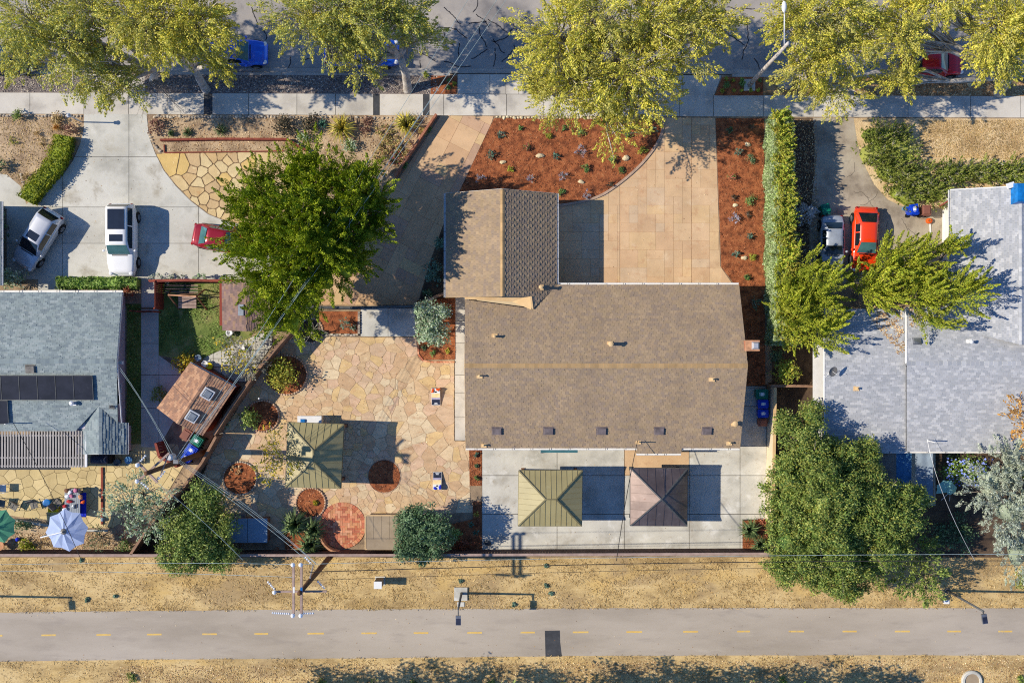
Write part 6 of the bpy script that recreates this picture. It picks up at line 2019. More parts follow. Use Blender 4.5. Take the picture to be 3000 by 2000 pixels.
    for (f0, f1, wf) in sunroofs:
        m = MB(); vs = []
        for i in range(4):
            for j in range(4):
                s = (j / 3 * 2 - 1)
                vs.append((X(lerp(f0, f1, i / 3)), s * wr * wf, zr + .054 + .001 - .018 * s * s * wf))
        m.add(vs, [(i * 4 + j, (i + 1) * 4 + j, (i + 1) * 4 + j + 1, i * 4 + j + 1) for i in range(3) for j in range(3)])
        m.build('sunroof', mt['sunroof'], e)
    if rails:
        for sgn in (1, -1):
            MB().beam((X(sh['rt'] + .02), sgn * wr * .96, zr + .05), (X(sh['wt'] - .03), sgn * wr * .96, zr + .05), .035, .04).build('roof_rail', mt['dark'], e)
    if kind == 'pickup':
        m = MB().box((X(.21), 0, .585 * Hc + .02), (Lc * .34, Wc * .74, .07))
        m.build('cargo_bed', mt['wood'], e)
    # wipers / grille line
    MB().beam((X(sh['wb']) + .02, -bw * .6, zbelt(sh['wb']) + .04), (X(sh['wb']) + .02, bw * .6, zbelt(sh['wb']) + .04), .07, .03).build('cowl', mt['dark'], e)
    e.location = (g.x, g.y, z)
    e.rotation_euler = (0, 0, rz)
    WM[e] = Matrix.Translation(e.location) @ Matrix.Rotation(rz, 4, 'Z')
    return e

A90 = math.pi / 2
car('parked_car', 'silver crossover with sunroof parked askew beside the left hedge', 'car', 108, 700, math.radians(-122), 4.4, 1.84, 1.58, 'crossover', 'cardsilver', sunroofs=((.40, .52, .62),), group='cars parked on drives', wind='glass')
car('parked_car', 'white boxy off-roader with two dark sunroofs on the concrete drive', 'car', 357, 702, -A90, 4.95, 1.98, 1.83, 'suv', 'carwhite', sunroofs=((.10, .38, .78), (.45, .545, .62)), group='cars parked on drives')
car('parked_car', 'dark red hatchback half hidden under the big conifer', 'car', 655, 702, math.radians(-11), 4.4, 1.75, 1.45, 'sedan', 'carred', glass='glasssky', group='cars parked on drives')
car('parked_car', 'dusty grey-silver sports car shaded beside the orange coupe', 'car', 2441, 711, -A90, 3.85, 1.68, 1.25, 'sedan', 'cargrey', glass='glass', wind='glass', group='cars parked on drives')
car('parked_car', 'bright orange-red coupe parked next to the grey sports car', 'car', 2538, 700, math.radians(-92), 4.5, 1.8, 1.34, 'coupe', 'carorange', group='cars parked on drives', wind='glasssky')
car('parked_car', 'bright blue hatchback parked on the street under the olive trees', 'car', 688, 152, 0, 4.3, 1.8, 1.5, 'crossover', 'carblue', z=-.13, group='cars parked along the street')
car('parked_car', 'blue pickup truck with tan load parked under the street tree', 'pickup truck', 1058, 152, 0, 5.1, 1.95, 1.75, 'pickup', 'carblue', z=-.13, group='cars parked along the street')
car('parked_car', 'dark pickup truck at the left end of the street', 'pickup truck', -10, 172, 0, 5.0, 1.95, 1.8, 'pickup', 'carblack', z=-.13, group='cars parked along the street')
car('parked_car', 'red saloon parked on the street under the yellow-green tree', 'car', 2738, 181, 0, 4.3, 1.78, 1.42, 'sedan', 'carcrimson', z=-.13, group='cars parked along the street')

# ------------------------------------------------------------------ wheeled bins
def bin_(label, px, py, rz, mat, s=1.0, print_=True, sticker='labelwhite'):
    p = P(px, py, 1.0)
    e = E('wheeled_bin', label, 'bin', (0, 0, 0), 'wheeled rubbish bins')
    m = MB().box((0, 0, .49 * s), (.46 * s, .52 * s, .94 * s), M=Matrix.Translation((0, 0, .5 * s)) @ Matrix.Diagonal((1, 1, 1, 1)))
    m.v = [(x * (1 + .28 * (z / s)), y * (1 + .28 * (z / s)), z) for x, y, z in m.v]
    m.build('body', mt[mat], e)
    ld = MB().box((0, .02, 1.0 * s), (.64 * s, .74 * s, .06 * s))
    ld.box((0, 0, 1.05 * s), (.52 * s, .58 * s, .06 * s), taper=.85)
    lid = ld.build('lid', mt[mat], e)
    if print_:
        MB().box((0, .02, 1.085 * s), (.22 * s, .2 * s, .006)).build('label', mt[sticker], lid)
        MB().box((0, .17 * s, 1.084 * s), (.2 * s, .03, .006)).build('lettering', mt[sticker], lid)
        MB().box((0, -.14 * s, 1.084 * s), (.16 * s, .025, .006)).build('lettering', mt[sticker], lid)
    MB().tube([(-.26 * s, -.40 * s, .96 * s), (.26 * s, -.40 * s, .96 * s)], .02, n=6).build('handle', mt[mat], e)
    for sx in (-1, 1):
        ax = Matrix.Rotation(math.pi / 2, 3, 'Y')
        MB().lathe((sx * .27 * s, -.30 * s, .12), [(.12, -.03), (.12, .03)], 12, axis=ax).build('wheel', mt['rubber'], e)
    e.location = (p.x, p.y, .02); e.rotation_euler = (0, 0, rz)
    return e
bin_('dark green wheeled bin with white lid sticker beside the house wall', 2232, 1154, A90, 'bingreen', 1.05)
bin_('blue wheeled bin next to the green bin beside the house wall', 2237, 1183, A90, 'binblue', .92)
bin_('blue wheeled bin next to the brown bin beside the house wall', 2237, 1211, A90, 'binblue', .92)
bin_('small brown wheeled bin at the end of the row beside the house', 2237, 1238, A90, 'binbrown', .8, print_=False)
bin_('brown wheeled bin next to the skylit shed roof', 545, 1273, math.radians(-32), 'binbrown', 1.0, print_=False)
bin_('green wheeled bin between brown bin and blue bins by the diagonal fence', 577, 1291, math.radians(57), 'bingreen', 1.0)
bin_('blue wheeled bin beside the green one by the diagonal fence', 561, 1318, math.radians(57), 'binblue', 1.02)
bin_('blue wheeled bin under the left utility pole', 545, 1341, math.radians(57), 'binblue', .9)
bin_('teal green wheeled bin beside the silver bush on the asphalt drive', 2421, 612, math.radians(14), 'bingreen', .92, print_=False)
bin_('bright blue wheeled bin beside the juniper bank', 2679, 614, math.radians(8), 'binblue', .95)
bin_('brown wheeled bin by the porch of the white roofed house', 2716, 616, 0, 'binbrown', .92, print_=False)
e = E('paint_bucket', 'light blue bucket beside the bright blue bin', 'bucket', P(2647, 612, 0))
MB().lathe(e.location, [(.13, 0), (.17, .3), (.18, .31), (.15, .3), (.12, .05)], 14).build('body', mt['paleblue_skyreflect'], e)
p = P(2719, 648, 0)
e = E('pumpkin', 'orange pumpkin on the asphalt drive below the brown bin', 'pumpkin', p)
m = MB()
for k in range(9):
    a = k * 6.283 / 9
    m.blob((p.x + .12 * math.cos(a), p.y + .1 * math.sin(a), .15), (.12, .11, .14), seed=1, n=8, m=6, rough=.02)
m.build('body', mt['orange'], e, smooth=True)
MB().tube([p + Vector((0, 0, .26)), p + Vector((.03, .02, .36))], [.03, .02], n=6).build('stalk', mt['lf_dark'], e)
MB().prism(GL([(2722, 655), (2726, 655), (2728, 695), (2724, 696)]), .018, .06).build('timber_strip', mt['white'], label='white timber strip lying on the asphalt below the pumpkin', category='timber')
MB().box(P(2714, 642, .06), (.75, .04, .06)).build('timber_strip', mt['wood'], label='thin grey timber lying across by the brown bin', category='timber')
# white picket railing by the porch
pr = E('porch_railing', 'white slatted porch railing beside the white shingled roof', 'railing', P(2775, 600, 0))
for k in range(7):
    MB().beam(P(2757 + k * 5, 600 - k * 3, .1), P(2757 + k * 5, 600 - k * 3, 1.0), .09, .05).build('picket', mt['white'], pr)
MB().beam(P(2752, 604, 1.0), P(2792, 580, 1.0), .09, .06).build('rail', mt['redwood'], pr)

# ------------------------------------------------------------------ bean-bag boards on the patio
def board(label, px, py, flip, bag, n, seed):
    p = P(px, py, .15)
    e = E('bean_bag_board', label, 'game board', (0, 0, 0), 'bean bag boards on the patio')
    mw = Matrix.Rotation(math.atan2(.26, 1.2), 4, 'X')
    def slab(y0, y1, mat_, dz=0.0):
        return MB().box((0, 0, 0), (.6, y1 - y0, .03), M=mw @ Matrix.Translation((0, (y0 + y1) / 2, .17 + dz)))
    bd = slab(-.61, .61, 'white').build('top', mt['white'], e)
    for (y0, y1, m_) in ((-.59, -.20, 'navy'), (-.20, -.06, 'lav'), (-.06, .24, 'cream'), (.24, .59, 'white')):
        MB().box((0, 0, 0), (.56, y1 - y0, .006), M=mw @ Matrix.Translation((0, (y0 + y1) / 2, .188))).build('printed_band', mt[m_], bd)
    for (w_, y_) in ((.3, -.53), (.2, -.495), (.18, -.46), (.22, -.43)):
        MB().box((0, 0, 0), (w_, .02, .004), M=mw @ Matrix.Translation((0, y_, .194))).build('lettering', mt['labelwhite'], bd)
    MB().lathe(mw @ Vector((0, .37, .19)), [(.078, 0), (.078, .006)], 18).build('hole', mt['dark'], bd)
    for sx in (-.26, .26):
        MB().beam((sx, .48, 0), (sx, .48, .27), .05, .08).build('leg', mt['wood'], e)
    m = MB()
    for sx in (-.285, .285):
        m.add([(sx - .012, -.6, 0.0), (sx - .012, .6, 0.0), (sx - .012, .6, .28), (sx - .012, -.6, .03), (sx + .012, -.6, 0.0), (sx + .012, .6, 0.0), (sx + .012, .6, .28), (sx + .012, -.6, .03)], [(0, 1, 2, 3), (7, 6, 5, 4), (3, 2, 6, 7)])
    m.build('side_board', mt['wood'], e)
    e.location = (p.x, p.y, .035); e.rotation_euler = (0, 0, math.pi if flip else 0)
    rr_ = random.Random(seed)
    spots = [(-.2, .52), (-.19, .44), (-.22, .36), (.10, .55), (.18, .5), (.23, .56)][:n]
    for i, (x, y) in enumerate(spots):
        loc = mw @ Vector((x, y, .23))
        if flip: loc = Vector((-loc.x, -loc.y, loc.z))
        c = Vector((p.x, p.y, .035)) + loc
        b = MB().blob((0, 0, 0), (.085, .08, .035), seed=i + seed, n=8, m=5, rough=.25)
        o = b.build('bean_bag', mt[bag], label='%s bean bag on the white end of its board, %s of %s' % ('orange' if bag == 'bagorange' else 'blue', ORD[i], {5: 'five', 6: 'six'}[n]), category='bean bag', group='bean bags on the boards')
        o.location = c; o.rotation_euler = (0, 0, rr_.uniform(0, 3))
board('bean bag board with orange bags nearest the house', 1277, 1160, False, 'bagorange', 6, 3)
board('bean bag board with blue bags farther down the patio', 1281, 1409, True, 'bagblue', 5, 7)

# ------------------------------------------------------------------ hot tub, counter, swing, parasols, tables
e = E('hot_tub', 'hot tub with pale blue folding cover by the back fence', 'hot tub', P(727, 1545, 0))
c = P(726, 1553, .85)
MB().box((c.x, c.y, .4), (2.65, 1.6, .8)).build('cabinet', mt['wood'], e)
for sx in (-1, 1):
    MB().box((c.x + sx * .68, c.y, .86), (1.33, 1.66, .12)).build('cover_half', mt['spa'], e)
MB().box(P(700, 1514, .2) - Vector((0, 0, .0)), (1.0, .5, .4)).build('step', mt['fabricgrey'], e)
MB().lathe(P(812, 1607, .0), [(.14, 0), (.15, .25), (.14, .3)], 14).build('log_stump', mt['wood'], label='short sawn log standing by the back fence', category='log')
e = E('garden_counter', 'white counter showing from under the large gazebo', 'counter', P(907, 1235, 0))
c = P(907, 1236, .9)
MB().box((c.x, c.y, .45), (1.55, .75, .88)).build('cabinet', mt['stucco'], e)
MB().box((c.x, c.y, .92), (1.65, .85, .06)).build('worktop', mt['white'], e)
MB().box((c.x - .45, c.y + .1, 1.0), (.35, .25, .12), taper=.8).build('sink_rim', mt['lf_bluegreen'] if False else mt['plasticblue'], e)
# swing seat with A frames
sg = E('swing_seat', 'wooden A-frame swing seat on the small lawn', 'swing', P(540, 880, 0))
za = 1.9
a, b2 = P(493, 864, za), P(575, 868, za)
MB().beam(a, b2, .09, .12).build('top_beam', mt['terracotta'], sg)
for t_, foot in ((a, (500, 852)), (a, (524, 905)), (b2, (600, 848)), (b2, (606, 908))):
    MB().beam(t_, P(*foot, 0), .08, .08).build('leg', mt['wood'], sg)
for k in range(8):
    MB().box(P(536 + (k % 2) * 26, 872 + (k // 2) * 9, .5), (.62, .17, .04)).build('slat', mt['arm'], sg)
for k in range(4):
    MB().box(P(548, 861, .62 + k * .13), (1.3, .03, .1)).build('back_slat', mt['wood'], sg)
for px in (527, 575): MB().beam(P(px, 866, .55), P(px, 866, 1.88), .02, .02).build('chain', mt['steel'], sg)
sl2 = E('slatted_screen', 'dark horizontal slat fence lying behind the swing seat', 'screen', P(540, 850, 0))
for k in range(6):
    MB().beam(P(482, 836 + k * 5, .12 + k * .02), P(580, 836 + k * 5, .12 + k * .02), .07, .04).build('slat', mt['lf_dark'] if k % 2 else mt['arm'], sl2)


def parasol(label, px, py, z, r, mat, n=8, skip=(), rot=0.0, tilt=(0, 0), arm=None, pole=True):
    c = P(px, py, z)
    e = E('parasol', label, 'parasol', (c.x, c.y, 0), 'garden parasols')
    rm = r / S * (1 - z / H)
    apex = c + Vector((tilt[0], tilt[1], .55))
    for k in range(n):
        a0, a1 = rot + 2 * math.pi * k / n, rot + 2 * math.pi * (k + 1) / n
        am = (a0 + a1) / 2
        p0 = c + Vector((rm * math.cos(a0), rm * math.sin(a0), 0)); p1 = c + Vector((rm * math.cos(a1), rm * math.sin(a1), 0)); pm = c + Vector((rm * .86 * math.cos(am), rm * .86 * math.sin(am), .0))
        if k in skip: continue
        q = []
        m = MB()
        i0 = apex.lerp(p0, .5) + Vector((0, 0, .04)); i1 = apex.lerp(p1, .5) + Vector((0, 0, .04)); im = apex.lerp(pm, .5) - Vector((0, 0, .02))
        m.add([apex, i0, im, i1, p0, pm, p1], [(0, 1, 2), (0, 2, 3), (1, 4, 5, 2), (2, 5, 6, 3)])
        m.build('canopy_panel', mt[mat], e)
    for k in range(n):
        a0 = rot + 2 * math.pi * k / n
        p0 = c + Vector((rm * math.cos(a0), rm * math.sin(a0), 0))
        MB().beam(apex - Vector((0, 0, .03)), p0 - Vector((0, 0, .03)), .025, .025).build('rib', mt['galv'], e)
    MB().lathe(apex, [(.22, -.1), (.2, -.03), (.05, .06), (.03, .14)], n).build('vent_cap', mt['fabricgrey' if mat == 'umbblue' else mat], e)
    if pole and not arm: MB().tube([(c.x, c.y, 0), tuple(apex)], .03, n=8).build('pole', mt['galv'], e)
    if arm:
        q = P(*arm, z - .2)
        MB().beam(apex + Vector((0, 0, .1)), q, .07, .07).build('arm', mt['galv'], e)
        MB().tube([(q.x, q.y, 0), tuple(q)], .05, n=8).build('pole', mt['galv'], e)
        MB().lathe((q.x, q.y, 0), [(.4, 0), (.4, .06), (.1, .1)], 14).build('base', mt['lamp'], e)
    return e
parasol('pale blue octagonal cantilever parasol on the lower left patio', 196, 1552, 2.4, 63, 'umbblue', rot=.12, arm=(120, 1573))
parasol('green parasol cut by the left edge', -4, 1540, 2.4, 52, 'umbgreen', rot=.35)
parasol('torn pale green parasol behind the white roofed house', 2773, 1436, 2.2, 32, 'umbteal', rot=.3, skip=(4, 5, 6))
tb = E('patio_table', 'grey slatted table covered in clutter beside the blue parasol', 'table', P(212, 1470, 0))
c = P(212, 1468, .74)
for k in range(9): MB().box((c.x - .48 + k * .12, c.y, .74), (.10, 1.75, .03)).build('slat', mt['tableglass'], tb)
for sx in (-.45, .45):
    for sy in (-.8, .8): MB().tube([(c.x + sx, c.y + sy, .02), (c.x + sx, c.y + sy, .73)], .025, n=6).build('leg', mt['lamp'], tb)
rr_ = random.Random(9)
items = [('pink', 'pink bag'), ('labelwhite', 'white box'), ('redthing', 'red toy'), ('dark', 'black pot'), ('terracotta', 'tan basket'), ('pink', 'pink cloth'), ('ceramic', 'white bowl'), ('redthing', 'red flower pot'), ('orange', 'orange bundle'), ('tableglass', 'grey tray'), ('wood', 'brown box'), ('labelwhite', 'white plate')]
spots = [(222, 1436), (206, 1441), (190, 1482), (238, 1440), (236, 1455), (210, 1452), (198, 1452), (204, 1468), (243, 1470), (216, 1482), (196, 1436), (190, 1492)]
for (m_, nm), (px, py) in zip(items, spots):
    q = P(px, py, .8)
    b = MB()
    b.blob((q.x, q.y, .84), (.14 + rr_.random() * .08, .12 + rr_.random() * .05, .09), seed=int(px), n=7, m=5, rough=.35)
    b.build('table_item', mt[m_], label='%s lying on the cluttered patio table' % nm if not nm.startswith(('pink', 'white', 'red')) else '%s among the clutter on the patio table' % nm, category='clutter', group='clutter on the patio table')
MB().box(P(243, 1478, .45), (.45, 1.7, .05)).build('bench_seat', mt['bagblue'], label='deep blue bench beside the cluttered table', category='bench')
e = E('stool', 'round blue plastic stool above the yellow bag', 'stool', P(146, 1469, 0))
MB().lathe(P(146, 1469, 0), [(.2, 0), (.24, .42), (.27, .44), (.27, .48), (.2, .5)], 18).build('seat', mt['plasticblue'], e)
e = E('toy_crate', 'bright yellow crate on the lower left patio', 'crate', P(157, 1487, 0))
c = P(157, 1487, .3)
m = MB()
for (dx, dy, sx, sy) in ((0, .26, .6, .03), (0, -.26, .6, .03), (.29, 0, .03, .5), (-.29, 0, .03, .5)): m.box((c.x + dx, c.y + dy, .25), (sx, sy, .45), .0)
m.build('side', mt['plasticyellow'], e); MB().box((c.x, c.y, .2), (.55, .5, .03)).build('base', mt['plasticyellow'], e)
def chair(label, px, py, rz, seat='fabricgrey', frm='lamp'):
    p = P(px, py, .4)
    e = E('patio_chair', label, 'chair', (0, 0, 0), 'metal patio chairs')
    MB().box((0, 0, .42), (.5, .5, .03)).build('seat', mt[seat], e)
    MB().box((0, 0, 0), (.5, .04, .55), M=Matrix.Translation((0, .29, .70)) @ Matrix.Rotation(-.25, 4, 'X')).build('backrest', mt[seat], e)
    for sx in (-.27, .27):
        MB().tube([(sx, -.27, .02), (sx, -.25, .62), (sx, .2, .64), (sx, .32, .95)], .018, n=5).build('arm', mt[frm], e)
        MB().tube([(sx, -.27, .02), (sx, .30, .02), (sx, .22, .5)], .018, n=5).build('leg', mt[frm], e)
    e.location = (p.x, p.y, .02); e.rotation_euler = (0, 0, rz)
chair('grey metal patio chair cut by the left edge', 5, 1474, 1.4)
chair('grey metal patio chair beside the green parasol', 42, 1482, -.5)
chair('grey patio chair half hidden by the blue parasol', 100, 1478, .3)
chair('dark patio chair behind the blue stool', 168, 1474, 2.4)
chair('white plastic chair with a tray at the left edge', 8, 1430, 1.55, 'white', 'white')
chair('grey chair tucked against the cluttered table', 226, 1500, 3.1, 'tableglass')
MB().beam(P(299, 1368, .08), P(299, 1535, .08), .13, .1).build('timber_sleeper', mt['redwood'], label='brown timber strip dividing the lower left patio', category='timber')
e = E('round_table', 'small round wooden table in the lower left corner', 'table', P(8, 1592, 0))
MB().lathe(P(8, 1592, 0), [(.25, 0), (.1, .04), (.08, .5), (.38, .53), (.38, .57)], 20).build('top', mt['terracotta'], e)
e = E('barbecue', 'dark covered barbecue under the bungalow gable', 'barbecue', P(293, 1345, 0))
c = P(293, 1345, .9)
MB().box((c.x, c.y, .45), (1.3, .6, .85)).build('cart', mt['dark'], e)
m = MB().lathe((c.x, c.y, .9), [(.3, -.55), (.34, 0), (.3, .55)], 14, axis=Matrix.Rotation(A90, 3, 'Y'))
m.build('hood', mt['navy'], e, smooth=False)
for (px, py, m_, lab) in ((383, 1345, 'paleblue_skyreflect', 'round glass side table near the small yard screen'), (330, 1345, 'dark', 'dark planter by the bungalow gable'), (350, 1352, 'lamp', 'grey planter beside the dark planter'), (375, 1318, 'dark', 'dark pot at the end of the grass strip')):
    q = P(px, py, 0)
    e = E('planter' if 'plant' in lab or 'pot' in lab else 'side_table', lab, 'planter' if 'plant' in lab or 'pot' in lab else 'table', q)
    MB().lathe(q, [(.18, 0), (.24, .4), (.26, .42), (.22, .43), (.05, .36)], 14).build('body', mt[m_], e)
for (px, py, m_, lab) in ((605, 1066, 'white', 'white bucket behind the red shed wall'), (585, 1048, 'spa', 'grey-blue box behind the red shed wall'), (618, 1072, 'plasticyellow', 'small yellow tub behind the red shed wall'), (676, 975, 'white', 'round white planter beside the conifer shed'), (712, 1020, 'white', 'round white pot among the yellow flowering shrub'), (55, 1578, 'bagblue', 'blue ball among the plants by the left fence'), (304, 1520, 'spa', 'pale blue ball at the patio corner')):
    q = P(px, py, 0)
    e = E('garden_pot', lab, 'pot' if 'ball' not in lab else 'ball', q)
    if 'ball' in lab: MB().blob((q.x, q.y, .15), (.15, .15, .15), seed=1, n=12, m=8, rough=0).build('body', mt[m_], e, smooth=True)
    else: MB().lathe(q, [(.14, 0), (.22, .35), (.24, .37), (.19, .38), (.05, .3)], 14).build('body', mt[m_], e)
# blue tarpaulin cube and box on the far right roof edge
e = E('roof_cover', 'bright blue covered unit on the white roof at the right edge', 'cover', P(2988, 568, 0))
c = P(2988, 566, 4.2)
MB().box((c.x + .4, c.y, 4.1), (1.6, 1.4, .7), taper=.85).build('tarpaulin', mt['plasticblue'], e)
MB().box((c.x - .5, c.y + .55, 4.0), (.5, .35, .1), .3).build('board', mt['white'], e)
# ------------------------------------------------------------------ street trees
STG = 'street trees along the kerb'
ST = dict(leaf=.135, style='plume', L=1.25, W=.40, droop=.5, asp=.42, bark='palebark', hole=.2, group=STG, branch_every=3)
tree('street_tree', 'olive green street tree with drooping twigs at the far left', 'tree', (452, 238), [(90, 60, 6.5, 125, 129, 1.9, 143), (190, 130, 6.0, 143, 124, 2.0, 163), (270, 20, 7.2, 119, 106, 1.8, 124), (60, 170, 5.0, 66, 70, 1.2, 47), (300, 215, 5.0, 107, 77, 1.5, 96), (350, 250, 4.2, 95, 70, 1.2, 57)], mat='lf_street2', n=84, trunk=.26, seed=101, fork=(452, 205, 2.6), **ST)
tree('street_tree', 'street tree with golden crown beside the blue hatchback', 'tree', (604, 262), [(430, 60, 7.2, 125, 106, 1.8, 154), (560, 45, 7.2, 131, 94, 1.8, 143), (590, 100, 6.4, 86, 84, 1.7, 105), (500, 130, 6.2, 107, 70, 1.5, 86), (645, 185, 4.6, 43, 42, 1.0, 42)], mat='lf_street', n=84, trunk=.26, seed=102, fork=(572, 205, 2.6), **ST)
tree('street_tree', 'street tree with white trunk above the blue pickup', 'tree', (1195, 262), [(900, 50, 7.0, 125, 100, 1.8, 134), (1010, 30, 7.5, 119, 106, 1.8, 124), (1100, 50, 6.8, 97, 79, 1.8, 124), (985, 120, 6.0, 97, 63, 1.6, 86), (1190, 45, 6.2, 76, 63, 1.6, 86), (1060, 190, 5.0, 54, 77, 1.3, 42), (1240, 110, 5.0, 59, 59, 1.2, 37)], mat='lf_street2', n=84, trunk=.27, seed=103, fork=(1172, 165, 3.6), **ST)
tree('street_tree', 'largest yellow-green street tree shading the pavement between the two drives', 'tree', (1738, 262), [(1640, 110, 7.0, 137, 129, 2.0, 154), (1750, 40, 7.6, 143, 106, 1.9, 143), (1690, 230, 6.0, 166, 106, 1.9, 163), (1850, 200, 6.4, 154, 111, 1.9, 154), (1900, 60, 7.4, 143, 100, 1.8, 124), (2010, 60, 7.0, 131, 94, 1.7, 105), (2080, 60, 6.6, 107, 82, 1.5, 77), (1850, 300, 5.2, 154, 70, 1.5, 105), (1640, 290, 5.2, 95, 70, 1.5, 66), (1800, 380, 4.2, 83, 77, 1.1, 47), (1990, 170, 6.2, 95, 70, 1.4, 57)], mat='lf_street', n=84, trunk=.34, seed=104, fork=(1738, 215, 2.8), **ST)
tree('street_tree', 'yellow-green street tree beside the pale street light', 'tree', (2304, 250), [(2330, 60, 7.0, 95, 106, 1.8, 105), (2430, 30, 7.4, 125, 94, 1.8, 114), (2440, 140, 6.4, 113, 88, 1.7, 105), (2370, 210, 5.6, 95, 70, 1.5, 71), (2440, 270, 4.8, 95, 59, 1.2, 62), (2520, 90, 6.6, 71, 82, 1.5, 57)], mat='lf_street', n=84, trunk=.27, seed=105, fork=(2312, 205, 2.6), **ST)
tree('street_tree', 'yellow-green street tree shading the red saloon at the far right', 'tree', (2925, 272), [(2625, 105, 6.6, 84, 79, 1.7, 105), (2750, -5, 7.4, 119, 79, 1.8, 124), (2910, 90, 7.0, 86, 105, 1.9, 143), (2980, 50, 7.2, 107, 106, 1.8, 105), (2920, 185, 5.6, 86, 63, 1.6, 77), (2625, 235, 4.6, 49, 42, 1.3, 62), (2620, 40, 6.8, 71, 82, 1.5, 57)], mat='lf_street', n=84, trunk=.30, seed=106, fork=(2962, 225, 2.8), **ST)

# bare hanging twigs below the far left street tree
_t = [o for o in bpy.data.objects if o.name == 'street_tree'][0]
_r = random.Random(4)
for i in range(26):
    a0 = P(455 + _r.uniform(-6, 6), 238 + _r.uniform(-5, 5), 3.4); tx = _r.uniform(360, 590); ty = _r.uniform(285, 345)
    q = P(tx, ty, _r.uniform(1.2, 2.4)); mid = a0.lerp(q, .5) + Vector((_r.uniform(-.3, .3), _r.uniform(-.2, .4), .5))
    m_ = MB().tube(smooth_line([tuple(a0), tuple(mid), tuple(q)], 4), [.022 - .002 * k for k in range(9)], n=4, cap=False)
    for k in range(5):
        c_ = mid.lerp(q, .2 + k * .2)
        m_.tube([c_, c_ + Vector((_r.uniform(-.35, .35), _r.uniform(-.5, .1), _r.uniform(-.3, .05)))], [.009, .005], n=3, cap=False)
    m_.build('hanging_twig', mt['bark'], _t)
# ------------------------------------------------------------------ the big dark conifer
CF = [(905, 425), (1000, 430), (1090, 470), (1150, 560), (1150, 660), (1120, 740), (1075, 800), (1000, 850), (960, 900), (900, 985), (830, 1010), (770, 960), (720, 880), (690, 800), (655, 720), (665, 600), (690, 540), (780, 490), (840, 450)]
tree('conifer', 'large bright green conifer covering the stone terrace and drive', 'tree', (955, 740), auto_lobes(CF, 44, (48, 74), 3.4, 7.0, 1.5, 23, 8) + [(910, 690, 4.0, 150, 190, 2.2, 90), (950, 700, 6.8, 80, 90, 1.4, 44)], leaf=.125, mat='lf_juniper', n=150, trunk=.38, bark='bark', style='plume', L=1.55, W=.36, droop=-.3, asp=.5, seed=110, branch_every=12, core=.45, up=.25, jit=.35)

# ------------------------------------------------------------------ right neighbour's junipers and hedge
hedge('tall_hedge', 'tall clipped hedge with pale trimmed side beside the mulch strip', [(2262, 352), (2262, 440), (2264, 560), (2267, 680), (2270, 800), (2272, 920), (2272, 1012)], [44, 48, 52, 58, 62, 60, 56], 3.0, 'lf_hedge', leaf=.17, dens=190, jag=.22, sidemat='lf_hedgeside', sideleaf=.13, seed=9, plume=True)
th_ = [o for o in bpy.data.objects if o.name == 'tall_hedge'][0]
_C, _D = crown_points([lobe(2285 + (y - 350) * .05, y, 2.85, 24 + (y - 350) * .022, 26, .5, 26) for y in range(345, 1010, 34)], 77)
quads_obj('top_growth', gen_leaves(_C, _D + np.array([[.5, 0, .3]]), .7, .22, 30, .16, asp=.42, up=.3), mt['lf_hedge'], th_)
JN = dict(leaf=.125, mat='lf_juniper2', n=150, style='plume', L=1.6, W=.34, asp=.5, up=.25, branch_every=9, group='twisted junipers of the right garden')
tree('twisted_juniper', 'golden juniper leaning from the hedge over the white roof', 'tree', (2380, 900), [(2350, 800, 2.8, 64, 64, 1.4, 36), (2400, 850, 3.4, 69, 69, 1.5, 42), (2370, 930, 3.4, 74, 74, 1.5, 45), (2420, 960, 3.6, 46, 64, 1.3, 24), (2310, 890, 3.0, 46, 83, 1.3, 27)], trunk=.16, seed=121, droop=-.2, bias=(.5, .35, 0), core=.4, jit=.35, **JN)
tree('twisted_juniper', 'wide twisted juniper sprawling between orange coupe and white roof', 'tree', (2640, 820), [(2565, 835, 3.2, 74, 51, 1.3, 36), (2620, 770, 3.6, 74, 64, 1.4, 42), (2600, 850, 3.4, 83, 55, 1.3, 36), (2690, 770, 3.8, 64, 55, 1.3, 30), (2760, 730, 4.2, 51, 29, 0.9, 14), (2800, 712, 4.6, 28, 15, 0.6, 5), (2720, 860, 4.0, 83, 64, 1.4, 42), (2810, 860, 4.6, 60, 64, 1.2, 30), (2850, 840, 4.8, 33, 33, 0.9, 10), (2740, 940, 4.2, 55, 41, 1.0, 17), (2620, 740, 2.6, 51, 32, 0.9, 11)], trunk=.2, seed=122, droop=-.1, bias=(.75, .35, 0), core=.35, jit=.35, **JN)
shrub('shrub', 'yellow-green shrub at the end of the tall hedge', 2288, 1085, 46, 2.4, 'lf_hedge', leaf=.16, dens=1.4)
shrub('shrub', 'dark shrub below the tall hedge in deep shade', 2262, 1040, 28, 1.6, 'lf_dark', leaf=.14)
shrub('silver_bush', 'silver leaved bush beside the teal bin and grey car', 2346, 632, 38, 1.9, 'lf_silver', leaf=.2, dens=1.6, style='plume', asp=.25)
shrub('shrub', 'pale flowering shrub in front of the orange coupe', 2525, 808, 26, .8, 'lf_olive', leaf=.13)
shrub('shrub', 'pale cream bush left of the coupe under the juniper', 2490, 805, 20, .7, 'lf_hedge', leaf=.13)
shrub('shrub', 'pinkish flowering shrub by the porch of the white roofed house', 2765, 790, 26, 1.2, 'lf_red', leaf=.14)
shrub('shrub', 'yellow potted flowers by the porch of the white roofed house', 2778, 668, 12, .6, 'lf_gold', leaf=.12)

